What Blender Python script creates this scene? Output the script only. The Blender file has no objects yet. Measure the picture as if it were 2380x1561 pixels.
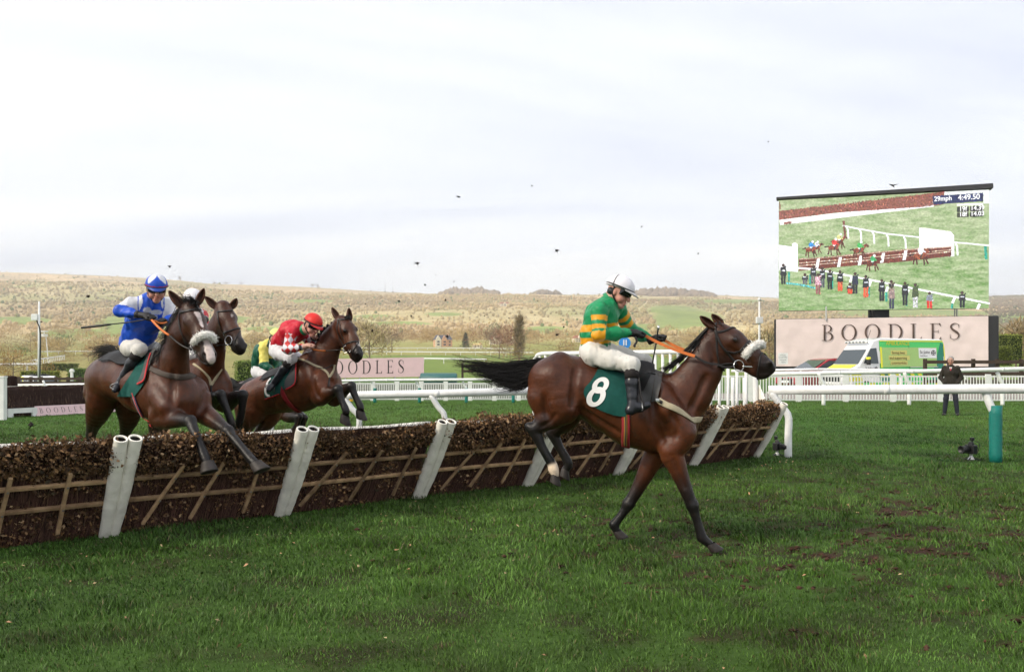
import bpy, bmesh, math, random
import numpy as np
from mathutils import Vector, Matrix
random.seed(7); RNG = np.random.default_rng(7)
SC = bpy.context.scene
COL = SC.collection
V = lambda *a: np.array(a, float)

# ------------------------------------------------------------------ camera, sky, sun, exposure
CAM_Z, FPX, UC, VH = 1.65, 1983.0, 1190.0, 845.0      # eye height; focal length, centre and horizon on a 2380 px wide plate
cam_d = bpy.data.cameras.new('camera'); cam = bpy.data.objects.new('camera', cam_d); COL.objects.link(cam)
cam.location = (0, 0, CAM_Z); cam.rotation_euler = (math.radians(90), 0, 0)
cam_d.sensor_width = 36.0; cam_d.lens = 36.0 * FPX / 2380.0
cam_d.shift_y = (VH - 780.5) / 2380.0
cam_d.clip_start = 0.05; cam_d.clip_end = 9000
SC.camera = cam

SUN_EL, SUN_AZ = math.radians(36), math.radians(-118)      # azimuth clockwise from +Y (behind the camera, to its left)
world = bpy.data.worlds.new('World'); SC.world = world; world.use_nodes = True
wn, wl = world.node_tree.nodes, world.node_tree.links
wn.clear()
w_out = wn.new('ShaderNodeOutputWorld')
w_sky = wn.new('ShaderNodeTexSky'); w_sky.sky_type = 'NISHITA'; w_sky.sun_disc = False
w_sky.sun_elevation = SUN_EL; w_sky.sun_rotation = SUN_AZ % (2 * math.pi); w_sky.air_density = 1.2; w_sky.dust_density = 2.0
w_b1 = wn.new('ShaderNodeBackground'); w_b1.inputs[1].default_value = 0.13
wl.new(w_sky.outputs[0], w_b1.inputs[0])
w_tc = wn.new('ShaderNodeTexCoord')
w_sep = wn.new('ShaderNodeSeparateXYZ'); wl.new(w_tc.outputs['Generated'], w_sep.inputs[0])
def wmath(op, a, b=None, clamp=False):
    n = wn.new('ShaderNodeMath'); n.operation = op; n.use_clamp = clamp
    for i, x in enumerate((a, b)):
        if x is None: continue
        if isinstance(x, (int, float)): n.inputs[i].default_value = x
        else: wl.new(x, n.inputs[i])
    return n.outputs[0]
w_den = wmath('ADD', wmath('MAXIMUM', w_sep.outputs[2], 0.0), 0.16)
w_cmb = wn.new('ShaderNodeCombineXYZ')
wl.new(wmath('DIVIDE', w_sep.outputs[0], w_den), w_cmb.inputs[0]); wl.new(wmath('DIVIDE', w_sep.outputs[1], w_den), w_cmb.inputs[1])
w_map = wn.new('ShaderNodeMapping'); w_map.inputs['Rotation'].default_value = (0, 0, 0.35); w_map.inputs['Scale'].default_value = (0.42, 1.0, 1)
w_map.inputs['Location'].default_value = (1.3, 0.4, 0)
wl.new(w_cmb.outputs[0], w_map.inputs[0])
w_n1 = wn.new('ShaderNodeTexNoise'); w_n1.inputs['Scale'].default_value = 0.75; w_n1.inputs['Detail'].default_value = 7; w_n1.inputs['Roughness'].default_value = 0.56; w_n1.inputs['Distortion'].default_value = 0.5
wl.new(w_map.outputs[0], w_n1.inputs['Vector'])
w_ramp = wn.new('ShaderNodeValToRGB'); wl.new(w_n1.outputs['Fac'], w_ramp.inputs[0])
cr = w_ramp.color_ramp
cr.elements[0].position = 0.33; cr.elements[0].color = (0.66, 0.695, 0.81, 1)
cr.elements[1].position = 0.60; cr.elements[1].color = (0.95, 0.955, 0.965, 1)
e = cr.elements.new(0.46); e.color = (0.80, 0.83, 0.90, 1)
w_b2 = wn.new('ShaderNodeBackground'); w_b2.inputs[1].default_value = 1.0
wl.new(w_ramp.outputs[0], w_b2.inputs[0])
w_mix = wn.new('ShaderNodeMixShader'); w_mix.inputs[0].default_value = 0.90
wl.new(w_b1.outputs[0], w_mix.inputs[1]); wl.new(w_b2.outputs[0], w_mix.inputs[2]); wl.new(w_mix.outputs[0], w_out.inputs[0])

sun_d = bpy.data.lights.new('sun', 'SUN'); sun_d.energy = 2.5; sun_d.angle = math.radians(12); sun_d.color = (1.0, 0.90, 0.74)
sun = bpy.data.objects.new('sun', sun_d); COL.objects.link(sun)
_sd = Vector((math.sin(SUN_AZ) * math.cos(SUN_EL), math.cos(SUN_AZ) * math.cos(SUN_EL), math.sin(SUN_EL)))
sun.rotation_euler = _sd.to_track_quat('Z', 'Y').to_euler(); sun.location = _sd * 60
SC.view_settings.view_transform = 'Standard'; SC.view_settings.look = 'None'
SC.view_settings.exposure = 0.40; SC.view_settings.gamma = 1.0; SC.view_settings.use_curve_mapping = False
SC.render.engine = 'CYCLES'
SC.cycles.use_denoising = True; SC.cycles.use_adaptive_sampling = True; SC.cycles.adaptive_threshold = 0.03; SC.cycles.adaptive_min_samples = 16
try: SC.cycles.denoiser = 'OPENIMAGEDENOISE'
except Exception: pass
SC.cycles.max_bounces = 5; SC.cycles.diffuse_bounces = 2; SC.cycles.glossy_bounces = 2; SC.cycles.transmission_bounces = 3
SC.cycles.transparent_max_bounces = 6; SC.cycles.volume_bounces = 0; SC.cycles.caustics_reflective = False; SC.cycles.caustics_refractive = False

# ------------------------------------------------------------------ picture plane to world
def P(u, v, Y): return V((u - UC) / FPX * Y, Y, CAM_Z - (v - VH) / FPX * Y)
def YG(v, z=0.0): return (CAM_Z - z) * FPX / (v - VH)
def uv_of(p): return UC + FPX * p[..., 0] / p[..., 1], VH - FPX * (p[..., 2] - CAM_Z) / p[..., 1]
def G(u, v): return P(u, v, YG(v))

# ------------------------------------------------------------------ noise
def _h3(i, j, k, s):
    n = (i * 374761393 + j * 668265263 + k * 1274126177 + s * 974634777) & 0xffffffff
    n = ((n ^ (n >> 13)) * 1274126177) & 0xffffffff
    n = (n ^ (n >> 16)) & 0xffffffff
    return n.astype(np.float64) / 4294967295.0
def vnoise(p, scale=1.0, seed=0):
    p = np.atleast_2d(np.asarray(p, float)) * scale
    i = np.floor(p).astype(np.int64); f = p - i; f = f * f * (3 - 2 * f); r = 0
    for dx in (0, 1):
        for dy in (0, 1):
            for dz in (0, 1):
                w = (f[:, 0] if dx else 1 - f[:, 0]) * (f[:, 1] if dy else 1 - f[:, 1]) * (f[:, 2] if dz else 1 - f[:, 2])
                r = r + w * _h3(i[:, 0] + dx, i[:, 1] + dy, i[:, 2] + dz, seed)
    return r
def fbm(p, scale=1.0, seed=0, o=3):
    r = 0; a = 0.5; t = 0
    for q in range(o): r = r + a * vnoise(p, scale * 2 ** q, seed + q); t += a; a *= 0.5
    return r / t

# ------------------------------------------------------------------ materials
MATS = {}
def hairy(m, sc=220., st=.35):
    """adds a second, fine relief under a material's bump"""
    n, l = m.node_tree.nodes, m.node_tree.links; b = n['Principled BSDF']; tc = n.new('ShaderNodeTexCoord'); mp = n.new('ShaderNodeMapping'); mp.inputs['Scale'].default_value = (1, 1, .35); l.new(tc.outputs['Object'], mp.inputs[0])
    t = n.new('ShaderNodeTexNoise'); t.inputs['Scale'].default_value = sc; t.inputs['Detail'].default_value = 2; l.new(mp.outputs[0], t.inputs['Vector'])
    bp = n.new('ShaderNodeBump'); bp.inputs['Strength'].default_value = st; bp.inputs['Distance'].default_value = .004; l.new(t.outputs['Fac'], bp.inputs['Height'])
    if b.inputs['Normal'].links: l.new(b.inputs['Normal'].links[0].from_socket, bp.inputs['Normal'])
    l.new(bp.outputs[0], b.inputs['Normal']); return m
def mat(name, color=(0.5, 0.5, 0.5), rough=0.6, metal=0.0, spec=0.4, var=0.0, vscale=8.0, bump=0.0, bscale=60.0, attr=None, color2=None,
        sheen=0.0, emit=None, estr=1.0, coat=0.0, detail=4.0, stretch=None, objvar=0.0, trans=0.0):
    if name in MATS: return MATS[name]
    m = bpy.data.materials.new(name); m.use_nodes = True; MATS[name] = m
    n, l = m.node_tree.nodes, m.node_tree.links
    b = n['Principled BSDF']
    b.inputs['Roughness'].default_value = rough; b.inputs['Metallic'].default_value = metal
    b.inputs['Specular IOR Level'].default_value = spec
    b.inputs['Base Color'].default_value = (*color, 1)
    if sheen: b.inputs['Sheen Weight'].default_value = sheen; b.inputs['Sheen Roughness'].default_value = 0.4
    if coat: b.inputs['Coat Weight'].default_value = coat; b.inputs['Coat Roughness'].default_value = 0.08
    if trans: b.inputs['Transmission Weight'].default_value = trans
    src = None
    if attr:
        a = n.new('ShaderNodeAttribute'); a.attribute_name = attr; src = a.outputs['Color']
    tc = n.new('ShaderNodeTexCoord'); vec = tc.outputs['Object']
    if stretch:
        mp = n.new('ShaderNodeMapping'); mp.inputs['Scale'].default_value = stretch; l.new(vec, mp.inputs[0]); vec = mp.outputs[0]
    if var or color2:
        t = n.new('ShaderNodeTexNoise'); t.inputs['Scale'].default_value = vscale; t.inputs['Detail'].default_value = detail; t.inputs['Roughness'].default_value = 0.6
        l.new(vec, t.inputs['Vector'])
        if color2:
            r = n.new('ShaderNodeValToRGB'); l.new(t.outputs['Fac'], r.inputs[0])
            r.color_ramp.elements[0].position = 0.38; r.color_ramp.elements[0].color = (*color, 1)
            r.color_ramp.elements[1].position = 0.62; r.color_ramp.elements[1].color = (*color2, 1)
            src = r.outputs[0]
        if var:
            mr = n.new('ShaderNodeMapRange'); mr.inputs[1].default_value = 0.3; mr.inputs[2].default_value = 0.7
            mr.inputs[3].default_value = 1 - var; mr.inputs[4].default_value = 1 + var
            l.new(t.outputs['Fac'], mr.inputs[0])
            mx = n.new('ShaderNodeVectorMath'); mx.operation = 'SCALE'
            if src: l.new(src, mx.inputs[0])
            else: mx.inputs[0].default_value = color
            l.new(mr.outputs[0], mx.inputs['Scale']); src = mx.outputs[0]
    if objvar:
        oi = n.new('ShaderNodeObjectInfo'); mr = n.new('ShaderNodeMapRange'); l.new(oi.outputs['Random'], mr.inputs[0])
        mr.inputs[3].default_value = 1 - objvar; mr.inputs[4].default_value = 1 + objvar
        mx = n.new('ShaderNodeVectorMath'); mx.operation = 'SCALE'
        if src: l.new(src, mx.inputs[0])
        else: mx.inputs[0].default_value = color
        l.new(mr.outputs[0], mx.inputs['Scale']); src = mx.outputs[0]
    if src: l.new(src, b.inputs['Base Color'])
    if bump:
        t2 = n.new('ShaderNodeTexNoise'); t2.inputs['Scale'].default_value = bscale; t2.inputs['Detail'].default_value = 4
        l.new(vec, t2.inputs['Vector'])
        bp = n.new('ShaderNodeBump'); bp.inputs['Strength'].default_value = bump; bp.inputs['Distance'].default_value = 0.02
        l.new(t2.outputs['Fac'], bp.inputs['Height']); l.new(bp.outputs[0], b.inputs['Normal'])
    if emit is not None:
        b.inputs['Emission Color'].default_value = (*emit, 1); b.inputs['Emission Strength'].default_value = estr
        if src: l.new(src, b.inputs['Emission Color'])
    return m

# ------------------------------------------------------------------ objects
def tag(o, label=None, cat=None, group=None, kind=None):
    if label: o['label'] = label
    if cat: o['category'] = cat
    if group: o['group'] = group
    if kind: o['kind'] = kind
    return o
def empty(name, loc=(0, 0, 0), rz=0.0, label=None, cat=None, group=None, kind=None):
    o = bpy.data.objects.new(name, None); COL.objects.link(o); o.location = tuple(loc); o.rotation_euler = (0, 0, rz); o.empty_display_size = 0.2
    o.matrix_basis = Matrix.LocRotScale(Vector(tuple(loc)), o.rotation_euler, None)
    return tag(o, label, cat, group, kind)
def link(name, me, parent=None, local=False, loc=None, rot=None):
    """new object of a mesh; unless local, the mesh is in world coordinates and the parent's placement is undone"""
    o = bpy.data.objects.new(name, me); COL.objects.link(o)
    if loc is not None: o.location = tuple(loc)
    if rot is not None: o.rotation_euler = rot
    if parent is not None:
        o.parent = parent
        if not local:
            o.matrix_parent_inverse = world_of(parent).inverted()
    return o
def world_of(o):
    m = o.matrix_basis.copy()
    if o.parent is not None: m = world_of(o.parent) @ o.matrix_parent_inverse @ m
    return m
def copy_tree(o, parent=None, loc=None, rz=None):
    c = o.copy(); COL.objects.link(c); c.parent = parent
    if parent is not None: c.matrix_parent_inverse = o.matrix_parent_inverse.copy()
    if loc is not None: c.location = tuple(loc)
    if rz is not None: c.rotation_euler = (0, 0, rz)
    for ch in [x for x in bpy.data.objects if x.parent == o]: copy_tree(ch, c)
    return c

class MB:
    """collects shapes and links them as ONE mesh object"""
    def __init__(s): s.v = []; s.f = []; s.mi = []; s.n = 0; s.cur = 0; s.c = None
    def add(s, vs, fs):
        vs = np.asarray(vs, float).reshape(-1, 3)
        s.v.append(vs)
        for f in fs: s.f.append([i + s.n for i in f]); s.mi.append(s.cur)
        s.n += len(vs); return s
    def box(s, c, size, rz=0.0, R=None, taper=1.0):
        hx, hy, hz = [q / 2 for q in size]
        a = np.array([(x * hx * (taper if z > 0 else 1), y * hy * (taper if z > 0 else 1), z * hz) for z in (-1, 1) for y in (-1, 1) for x in (-1, 1)])
        if R is None:
            R = np.array([[math.cos(rz), -math.sin(rz), 0], [math.sin(rz), math.cos(rz), 0], [0, 0, 1]])
        a = a @ np.asarray(R).T + np.asarray(c, float)
        return s.add(a, [(0, 2, 3, 1), (4, 5, 7, 6), (0, 1, 5, 4), (2, 6, 7, 3), (0, 4, 6, 2), (1, 3, 7, 5)])
    def bar(s, a, b, w, h, up=(0, 0, 1)):
        """rectangular bar from a to b, w across, h along up"""
        a = np.asarray(a, float); b = np.asarray(b, float); d = b - a; L = np.linalg.norm(d); x = d / L
        y = np.cross(np.asarray(up, float), x); y /= np.linalg.norm(y) + 1e-12; z = np.cross(x, y)
        return s.box((a + b) / 2, (L, w, h), R=np.stack([x, y, z], 1))
    def tube(s, pts, rad, n=8, cap=True, flat=None):
        pts = np.asarray(pts, float); m = len(pts)
        rad = np.full(m, rad) if np.isscalar(rad) else np.asarray(rad, float)
        T = np.gradient(pts, axis=0); T /= np.linalg.norm(T, axis=1)[:, None] + 1e-12
        u = np.cross(T[0], (0, 0, 1)); 
        if np.linalg.norm(u) < 1e-3: u = np.cross(T[0], (0, 1, 0))
        vs = []
        for i in range(m):
            u = u - T[i] * (u @ T[i]); u /= np.linalg.norm(u) + 1e-12; w = np.cross(T[i], u)
            for j in range(n):
                t = 2 * math.pi * j / n; vs.append(pts[i] + rad[i] * (u * math.cos(t) + w * math.sin(t)))
        fs = [(i * n + j, i * n + (j + 1) % n, (i + 1) * n + (j + 1) % n, (i + 1) * n + j) for i in range(m - 1) for j in range(n)]
        if cap: fs += [tuple(range(n - 1, -1, -1)), tuple((m - 1) * n + j for j in range(n))]
        return s.add(vs, fs)
    def prism(s, poly, o, ex, ey, depth):
        """2-D polygon laid on the plane o + x*ex + y*ey, extruded by the vector depth"""
        o, ex, ey, depth = [np.asarray(q, float) for q in (o, ex, ey, depth)]
        a = [o + ex * x + ey * y for x, y in poly]; n = len(a); b = [q + depth for q in a]
        return s.add(a + b, [tuple(range(n)), tuple(range(2 * n - 1, n - 1, -1))] + [(i, i + n, (i + 1) % n + n, (i + 1) % n) for i in range(n)])
    def grid(s, A, close=False):
        """A: (m, n, 3) array of points"""
        A = np.asarray(A, float); m, n = A.shape[:2]
        fs = [(i * n + j, i * n + (j + 1) % n, (i + 1) * n + (j + 1) % n, (i + 1) * n + j) for i in range(m - 1) for j in range(n if close else n - 1)]
        return s.add(A.reshape(-1, 3), fs)
    def lathe(s, prof, c, axis=(0, 0, 1), n=16):
        ax = np.asarray(axis, float); ax /= np.linalg.norm(ax); u = np.cross(ax, (0.3, 0.2, 0.9)); u /= np.linalg.norm(u); w = np.cross(ax, u)
        A = [[np.asarray(c) + ax * h + r * (u * math.cos(2 * math.pi * j / n) + w * math.sin(2 * math.pi * j / n)) for j in range(n)] for r, h in prof]
        return s.grid(np.array(A), close=True)
    def mesh(s, name, mats, smooth=False, bevel=0):
        me = bpy.data.meshes.new(name)
        vs = np.concatenate(s.v) if s.v else np.zeros((0, 3))
        me.from_pydata(vs.tolist(), [], s.f)
        mats = mats if isinstance(mats, (list, tuple)) else [mats]
        for m in mats: me.materials.append(m)
        if len(mats) > 1: me.polygons.foreach_set('material_index', s.mi)
        if smooth: me.polygons.foreach_set('use_smooth', [True] * len(s.f))
        if s.c is not None:
            at = me.color_attributes.new('Col', 'FLOAT_COLOR', 'POINT'); at.data.foreach_set('color', np.asarray(s.c, np.float32).ravel())
        me.update(); return me
    def build(s, name, mats, parent=None, smooth=False, bevel=0.0, local=False, seg=2):
        o = link(name, s.mesh(name, mats, smooth), parent, local)
        if bevel:
            md = o.modifiers.new('bevel', 'BEVEL'); md.width = bevel; md.segments = seg; md.limit_method = 'ANGLE'
            for p in o.data.polygons: p.use_smooth = True
            md.harden_normals = False
            w = o.modifiers.new('wn', 'WEIGHTED_NORMAL'); w.keep_sharp = False
        return o

def unit(a): return a / (np.linalg.norm(a, axis=-1, keepdims=True) + 1e-12)
def soup_obj(name, verts, cols, m, parent=None):
    k = verts.shape[1]; return meshobj(name, verts.reshape(-1, 3), np.arange(len(verts) * k).reshape(-1, k), np.repeat(np.clip(cols, .002, 1), k, 0), m, parent, smooth=False)

def spline(pts, n):
    """Catmull-Rom through the points"""
    p = np.asarray(pts, float)
    if len(p) == 2: return p[0] + (p[1] - p[0]) * np.linspace(0, 1, n)[:, None]
    q = np.vstack([2 * p[0] - p[1], p, 2 * p[-1] - p[-2]]); out = []
    for t in np.linspace(0, len(p) - 1, n):
        i = min(int(t), len(p) - 2); f = t - i; a, b, c, d = q[i], q[i + 1], q[i + 2], q[i + 3]
        out.append(0.5 * ((2 * b) + (-a + c) * f + (2 * a - 5 * b + 4 * c - d) * f * f + (-a + 3 * b - 3 * c + d) * f ** 3))
    return np.array(out)

# ------------------------------------------------------------------ smooth bodies: blended tapered limbs, meshed by surface nets
class Body:
    def __init__(s): s.pr = []; s.G = None
    def cone(s, a, b, ra, rb, k=0.04, side=None, w=1.0, c0=(0.5, 0.5, 0.5), c1=None, sub=False):
        s.pr.append(dict(t=0, a=np.asarray(a, float), b=np.asarray(b, float), ra=ra, rb=rb, k=k, s=None if side is None else np.asarray(side, float), w=w,
                         c0=np.asarray(c0, float), c1=np.asarray(c0 if c1 is None else c1, float), sub=sub)); return s
    def chain(s, pts, k=0.04, side=None, col=(0.5, 0.5, 0.5)):
        """pts: (point, radius[, lateral ratio[, colour]])"""
        for p, q in zip(pts[:-1], pts[1:]):
            w = (p[2] if len(p) > 2 else 1.0); cp = p[3] if len(p) > 3 else col; cq = q[3] if len(q) > 3 else col
            s.cone(p[0], q[0], p[1], q[1], k, side, w, cp, cq)
        return s
    def limb(s, pts, k=0.04):
        """pts: (point, radius, _, colour); one limb whose segments join without swelling at the joints"""
        sg = [dict(t=0, a=np.asarray(p[0], float), b=np.asarray(q[0], float), ra=p[1], rb=q[1], k=k, s=None, w=1.0, c0=np.asarray(p[3], float), c1=np.asarray(q[3], float), sub=False) for p, q in zip(pts[:-1], pts[1:])]
        s.pr.append(dict(t=2, segs=sg, k=k, sub=False)); return s
    def ball(s, c, r, k=0.03, col=(0.5, 0.5, 0.5), axes=None, sub=False):
        """r: radius or three radii along the rows of axes"""
        r = (r, r, r) if np.isscalar(r) else r
        s.pr.append(dict(t=1, a=np.asarray(c, float), r=np.asarray(r, float), k=k, R=np.eye(3) if axes is None else np.asarray(axes, float),
                         c0=np.asarray(col, float), c1=np.asarray(col, float), sub=sub)); return s
    @staticmethod
    def pd(p, X):
        if p['t'] == 2:
            return np.min([Body.pd(q, X)[0] for q in p['segs']], axis=0), None
        if p['t'] == 1:
            q = (X - p['a']) @ p['R'].T
            return (np.sqrt(((q / p['r']) ** 2).sum(1)) - 1) * p['r'].min(), None
        q = X - p['a']; ba = p['b'] - p['a']
        if p['s'] is not None:
            f = 1 / p['w'] - 1; q = q + np.outer(q @ p['s'], p['s']) * f; ba = ba + p['s'] * (ba @ p['s']) * f
        t = np.clip((q @ ba) / (ba @ ba + 1e-12), 0, 1)
        r = q - t[:, None] * ba
        return (np.sqrt((r * r).sum(1)) - (p['ra'] + (p['rb'] - p['ra']) * t)) * min(1.0, p['w']), t
    def dist(s, X):
        X = np.atleast_2d(X)
        if s.G is not None: return s.sample(X)
        F = np.full(len(X), 0.5)
        for p in s.pr:
            d, _ = s.pd(p, X); F = s.comb(F, d, p)
        return F
    def sample(s, X):
        F, lo, h = s.G; g = (X - lo) / h; n = np.array(F.shape); out = ((g < 0) | (g >= n - 1)).any(1)
        g = np.clip(g, 0, n - 1.001); i = g.astype(int); f = g - i; r = 0
        for a in (0, 1):
            for b in (0, 1):
                for d in (0, 1):
                    w = (f[:, 0] if a else 1 - f[:, 0]) * (f[:, 1] if b else 1 - f[:, 1]) * (f[:, 2] if d else 1 - f[:, 2]); r = r + w * F[i[:, 0] + a, i[:, 1] + b, i[:, 2] + d]
        r = np.minimum(r, .07); return np.where(out, .07, r)
    @staticmethod
    def comb(F, d, p):
        k = p['k']
        if p['sub']:
            h = np.clip(0.5 - 0.5 * (F + d) / k, 0, 1); return F * (1 - h) - d * h + k * h * (1 - h)
        h = np.clip(0.5 + 0.5 * (F - d) / k, 0, 1); return F * (1 - h) + d * h - k * h * (1 - h)
    def snap(s, X, off=0.0, it=8, ref=None):
        X = np.atleast_2d(np.asarray(X, float)).copy(); e = 0.004 if s.G is None else s.G[2]
        for _ in range(it):
            g = np.stack([s.dist(X + dv) - s.dist(X - dv) for dv in np.eye(3) * e], 1); g /= np.linalg.norm(g, axis=1)[:, None] + 1e-9
            X -= g * (s.dist(X) - off)[:, None] * 0.9
        return X, g
    def cast(s, X, D, off=0.0, it=60):
        """march from X along D until off from the surface"""
        X = np.asarray(X, float).copy(); D = np.asarray(D, float)
        for _ in range(it): X += D * ((s.dist(X) - off) * 0.8)[:, None]
        return X
    def bounds(s):
        lo = np.full(3, 1e9); hi = -lo
        for p in [q for pp in s.pr for q in (pp['segs'] if pp['t'] == 2 else [pp])]:
            if p['sub']: continue
            for c, r in ([(p['a'], p['r'].max())] if p['t'] else [(p['a'], p['ra']), (p['b'], p['rb'])]):
                R = r * max(1, p.get('w', 1)) + 0.05; lo = np.minimum(lo, c - R); hi = np.maximum(hi, c + R)
        return lo, hi
    def field(s, h, cut=None, disp=None):
        lo, hi = s.bounds(); n = np.ceil((hi - lo) / h).astype(int) + 1
        ax = [lo[i] + h * np.arange(n[i]) for i in range(3)]
        F = np.full(n, 0.3)
        for p in s.pr:
            if p['t'] == 2: l2 = np.min([np.minimum(q['a'], q['b']) - max(q['ra'], q['rb']) for q in p['segs']], 0); h2 = np.max([np.maximum(q['a'], q['b']) + max(q['ra'], q['rb']) for q in p['segs']], 0)
            elif p['t']: l2 = p['a'] - p['r'].max(); h2 = p['a'] + p['r'].max()
            else:
                R = max(p['ra'], p['rb']) * max(1, p['w']); l2 = np.minimum(p['a'], p['b']) - R; h2 = np.maximum(p['a'], p['b']) + R
            m = p['k'] + 2 * h + 0.02
            i0 = np.clip(np.floor((l2 - m - lo) / h).astype(int), 0, n); i1 = np.clip(np.ceil((h2 + m - lo) / h).astype(int) + 1, 0, n)
            if (i1 - i0).min() <= 0: continue
            gx, gy, gz = np.meshgrid(ax[0][i0[0]:i1[0]], ax[1][i0[1]:i1[1]], ax[2][i0[2]:i1[2]], indexing='ij')
            X = np.stack([gx.ravel(), gy.ravel(), gz.ravel()], 1)
            d, _ = s.pd(p, X)
            sl = tuple(slice(i0[i], i1[i]) for i in range(3))
            F[sl] = s.comb(F[sl].ravel(), d, p).reshape(F[sl].shape)
        if cut is not None or disp is not None:
            near = np.argwhere(np.abs(F) < 0.06); X = lo + near * h; f = F[tuple(near.T)]
            if disp is not None: f = f + disp(X)
            F[tuple(near.T)] = f
            if cut is not None:
                gx, gy, gz = np.meshgrid(*ax, indexing='ij'); X = np.stack([gx.ravel(), gy.ravel(), gz.ravel()], 1)
                F = np.maximum(F.ravel(), cut(X)).reshape(F.shape)
        return F, lo
    def colour(s, X):
        W = np.zeros(len(X)); C = np.zeros((len(X), 3))
        for p in [q for pp in s.pr for q in (pp['segs'] if pp['t'] == 2 else [pp])]:
            if p['sub']: continue
            d, t = s.pd(p, X); w = np.exp(-np.clip(d, -0.02, 1) / 0.012)
            c = p['c0'] if t is None else p['c0'] + (p['c1'] - p['c0']) * t[:, None]
            W += w; C += w[:, None] * c
        return C / (W[:, None] + 1e-30)
    def build(s, name, material, parent=None, h=0.014, cut=None, disp=None, colfn=None, keep=False):
        F, lo = s.field(h, cut, disp); vs, fs = nets(F, lo, h)
        if keep: s.G = (F, lo, h)
        C = s.colour(vs)
        if colfn is not None: C = colfn(vs, C)
        return meshobj(name, vs, fs, C, material, parent)
def meshobj(name, vs, fs, C, material, parent=None, smooth=True):
    me = bpy.data.meshes.new(name); nv, nf = len(vs), len(fs); k = fs.shape[1]
    me.vertices.add(nv); me.vertices.foreach_set('co', vs.astype(np.float32).ravel())
    me.loops.add(nf * k); me.loops.foreach_set('vertex_index', fs.astype(np.int32).ravel())
    me.polygons.add(nf); me.polygons.foreach_set('loop_start', np.arange(0, nf * k, k, dtype=np.int32))
    me.update(calc_edges=True); me.validate()
    if smooth: me.polygons.foreach_set('use_smooth', np.ones(len(me.polygons), bool))
    if C is not None:
        at = me.color_attributes.new('Col', 'FLOAT_COLOR', 'POINT')
        at.data.foreach_set('color', np.concatenate([C, np.ones((nv, 1))], 1).astype(np.float32).ravel())
    me.materials.append(material)
    return link(name, me, parent)
def nets(F, lo, h):
    S = F < 0; n = np.array(F.shape)
    cs = sum(S[i:n[0] - 1 + i, j:n[1] - 1 + j, k:n[2] - 1 + k].astype(np.int8) for i in (0, 1) for j in (0, 1) for k in (0, 1))
    act = np.argwhere((cs > 0) & (cs < 8)); idx = -np.ones(n - 1, np.int64); idx[tuple(act.T)] = np.arange(len(act))
    cor = [(i, j, k) for i in (0, 1) for j in (0, 1) for k in (0, 1)]
    val = np.stack([F[act[:, 0] + c[0], act[:, 1] + c[1], act[:, 2] + c[2]] for c in cor], 1)
    acc = np.zeros((len(act), 3)); cnt = np.zeros(len(act))
    for a in range(8):
        for b in range(a + 1, 8):
            if sum(abs(cor[a][i] - cor[b][i]) for i in range(3)) != 1: continue
            va, vb = val[:, a], val[:, b]; m = (va < 0) != (vb < 0)
            t = np.where(m, va / (va - vb + 1e-30), 0)
            pt = np.array(cor[a]) + t[:, None] * (np.array(cor[b]) - np.array(cor[a]))
            acc[m] += pt[m]; cnt[m] += 1
    vs = lo + h * (act + acc / cnt[:, None]); fs = []
    for ax in range(3):
        sl0 = [slice(1, -1)] * 3; sl1 = [slice(1, -1)] * 3; sl0[ax] = slice(0, -1); sl1[ax] = slice(1, None)
        A, B = S[tuple(sl0)], S[tuple(sl1)]; e = np.argwhere(A != B)
        off = np.ones(3, int); off[ax] = 0; e0 = e + off; inside = A[tuple(e.T)]
        o1, o2 = (ax + 1) % 3, (ax + 2) % 3
        def cell(d1, d2):
            q = e0.copy(); q[:, o1] -= d1; q[:, o2] -= d2; return idx[tuple(q.T)]
        q = np.stack([cell(1, 1), cell(0, 1), cell(0, 0), cell(1, 0)], 1)
        q[~inside] = q[~inside][:, ::-1]; fs.append(q)
    fs = np.concatenate(fs); fs = fs[(fs >= 0).all(1)]
    return vs, fs
def copy_sub(body, idx):
    b = Body(); b.pr = [body.pr[i] for i in idx]; return b
# ------------------------------------------------------------------ terrain
_SKU = [-900, -300, 0, 150, 250, 420, 480, 700, 850, 1000, 1160, 1300, 1480, 1640, 1800, 2050, 2300, 2400, 2700, 3300]
_SKV = [640, 634, 632, 636, 641, 652, 660, 668, 675, 681, 684, 684, 683, 685, 692, 702, 690, 688, 694, 700]
_TY = [0, 85, 130, 200, 300, 500, 800, 1200, 1600, 2000, 2500, 2900, 3600]
_TZ = [0, 0, 0.15, 1.5, 4.2, 9.6, 25, 62, 108, 155, 208, 214, 190]
def ter(x, y):
    x = np.asarray(x, float); y = np.asarray(y, float)
    z = np.interp(y, _TY, _TZ)
    u = UC + FPX * x / np.maximum(y, 1)
    zs = CAM_Z + (VH - np.interp(u, _SKU, _SKV)) / FPX * 2500
    dip = np.clip((470 - u) / 220, 0, 1) * np.interp(y, [36, 48, 110, 200], [0, 1.1, 1.1, 0]); z = z - dip * (x < 0)
    k = np.clip((y - 500) / 2000, 0, 1); z = z * (1 + (zs / 208 - 1) * k)
    p = np.stack([x.ravel(), y.ravel(), 0 * x.ravel()], 1)
    r = (fbm(p, 1 / 330.0, 3, 3) - 0.5).reshape(x.shape)
    amp = np.interp(y, [0, 300, 700, 1500, 2300, 2600], [0, 0, 7, 38, 20, 4])
    return z + r * amp

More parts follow.
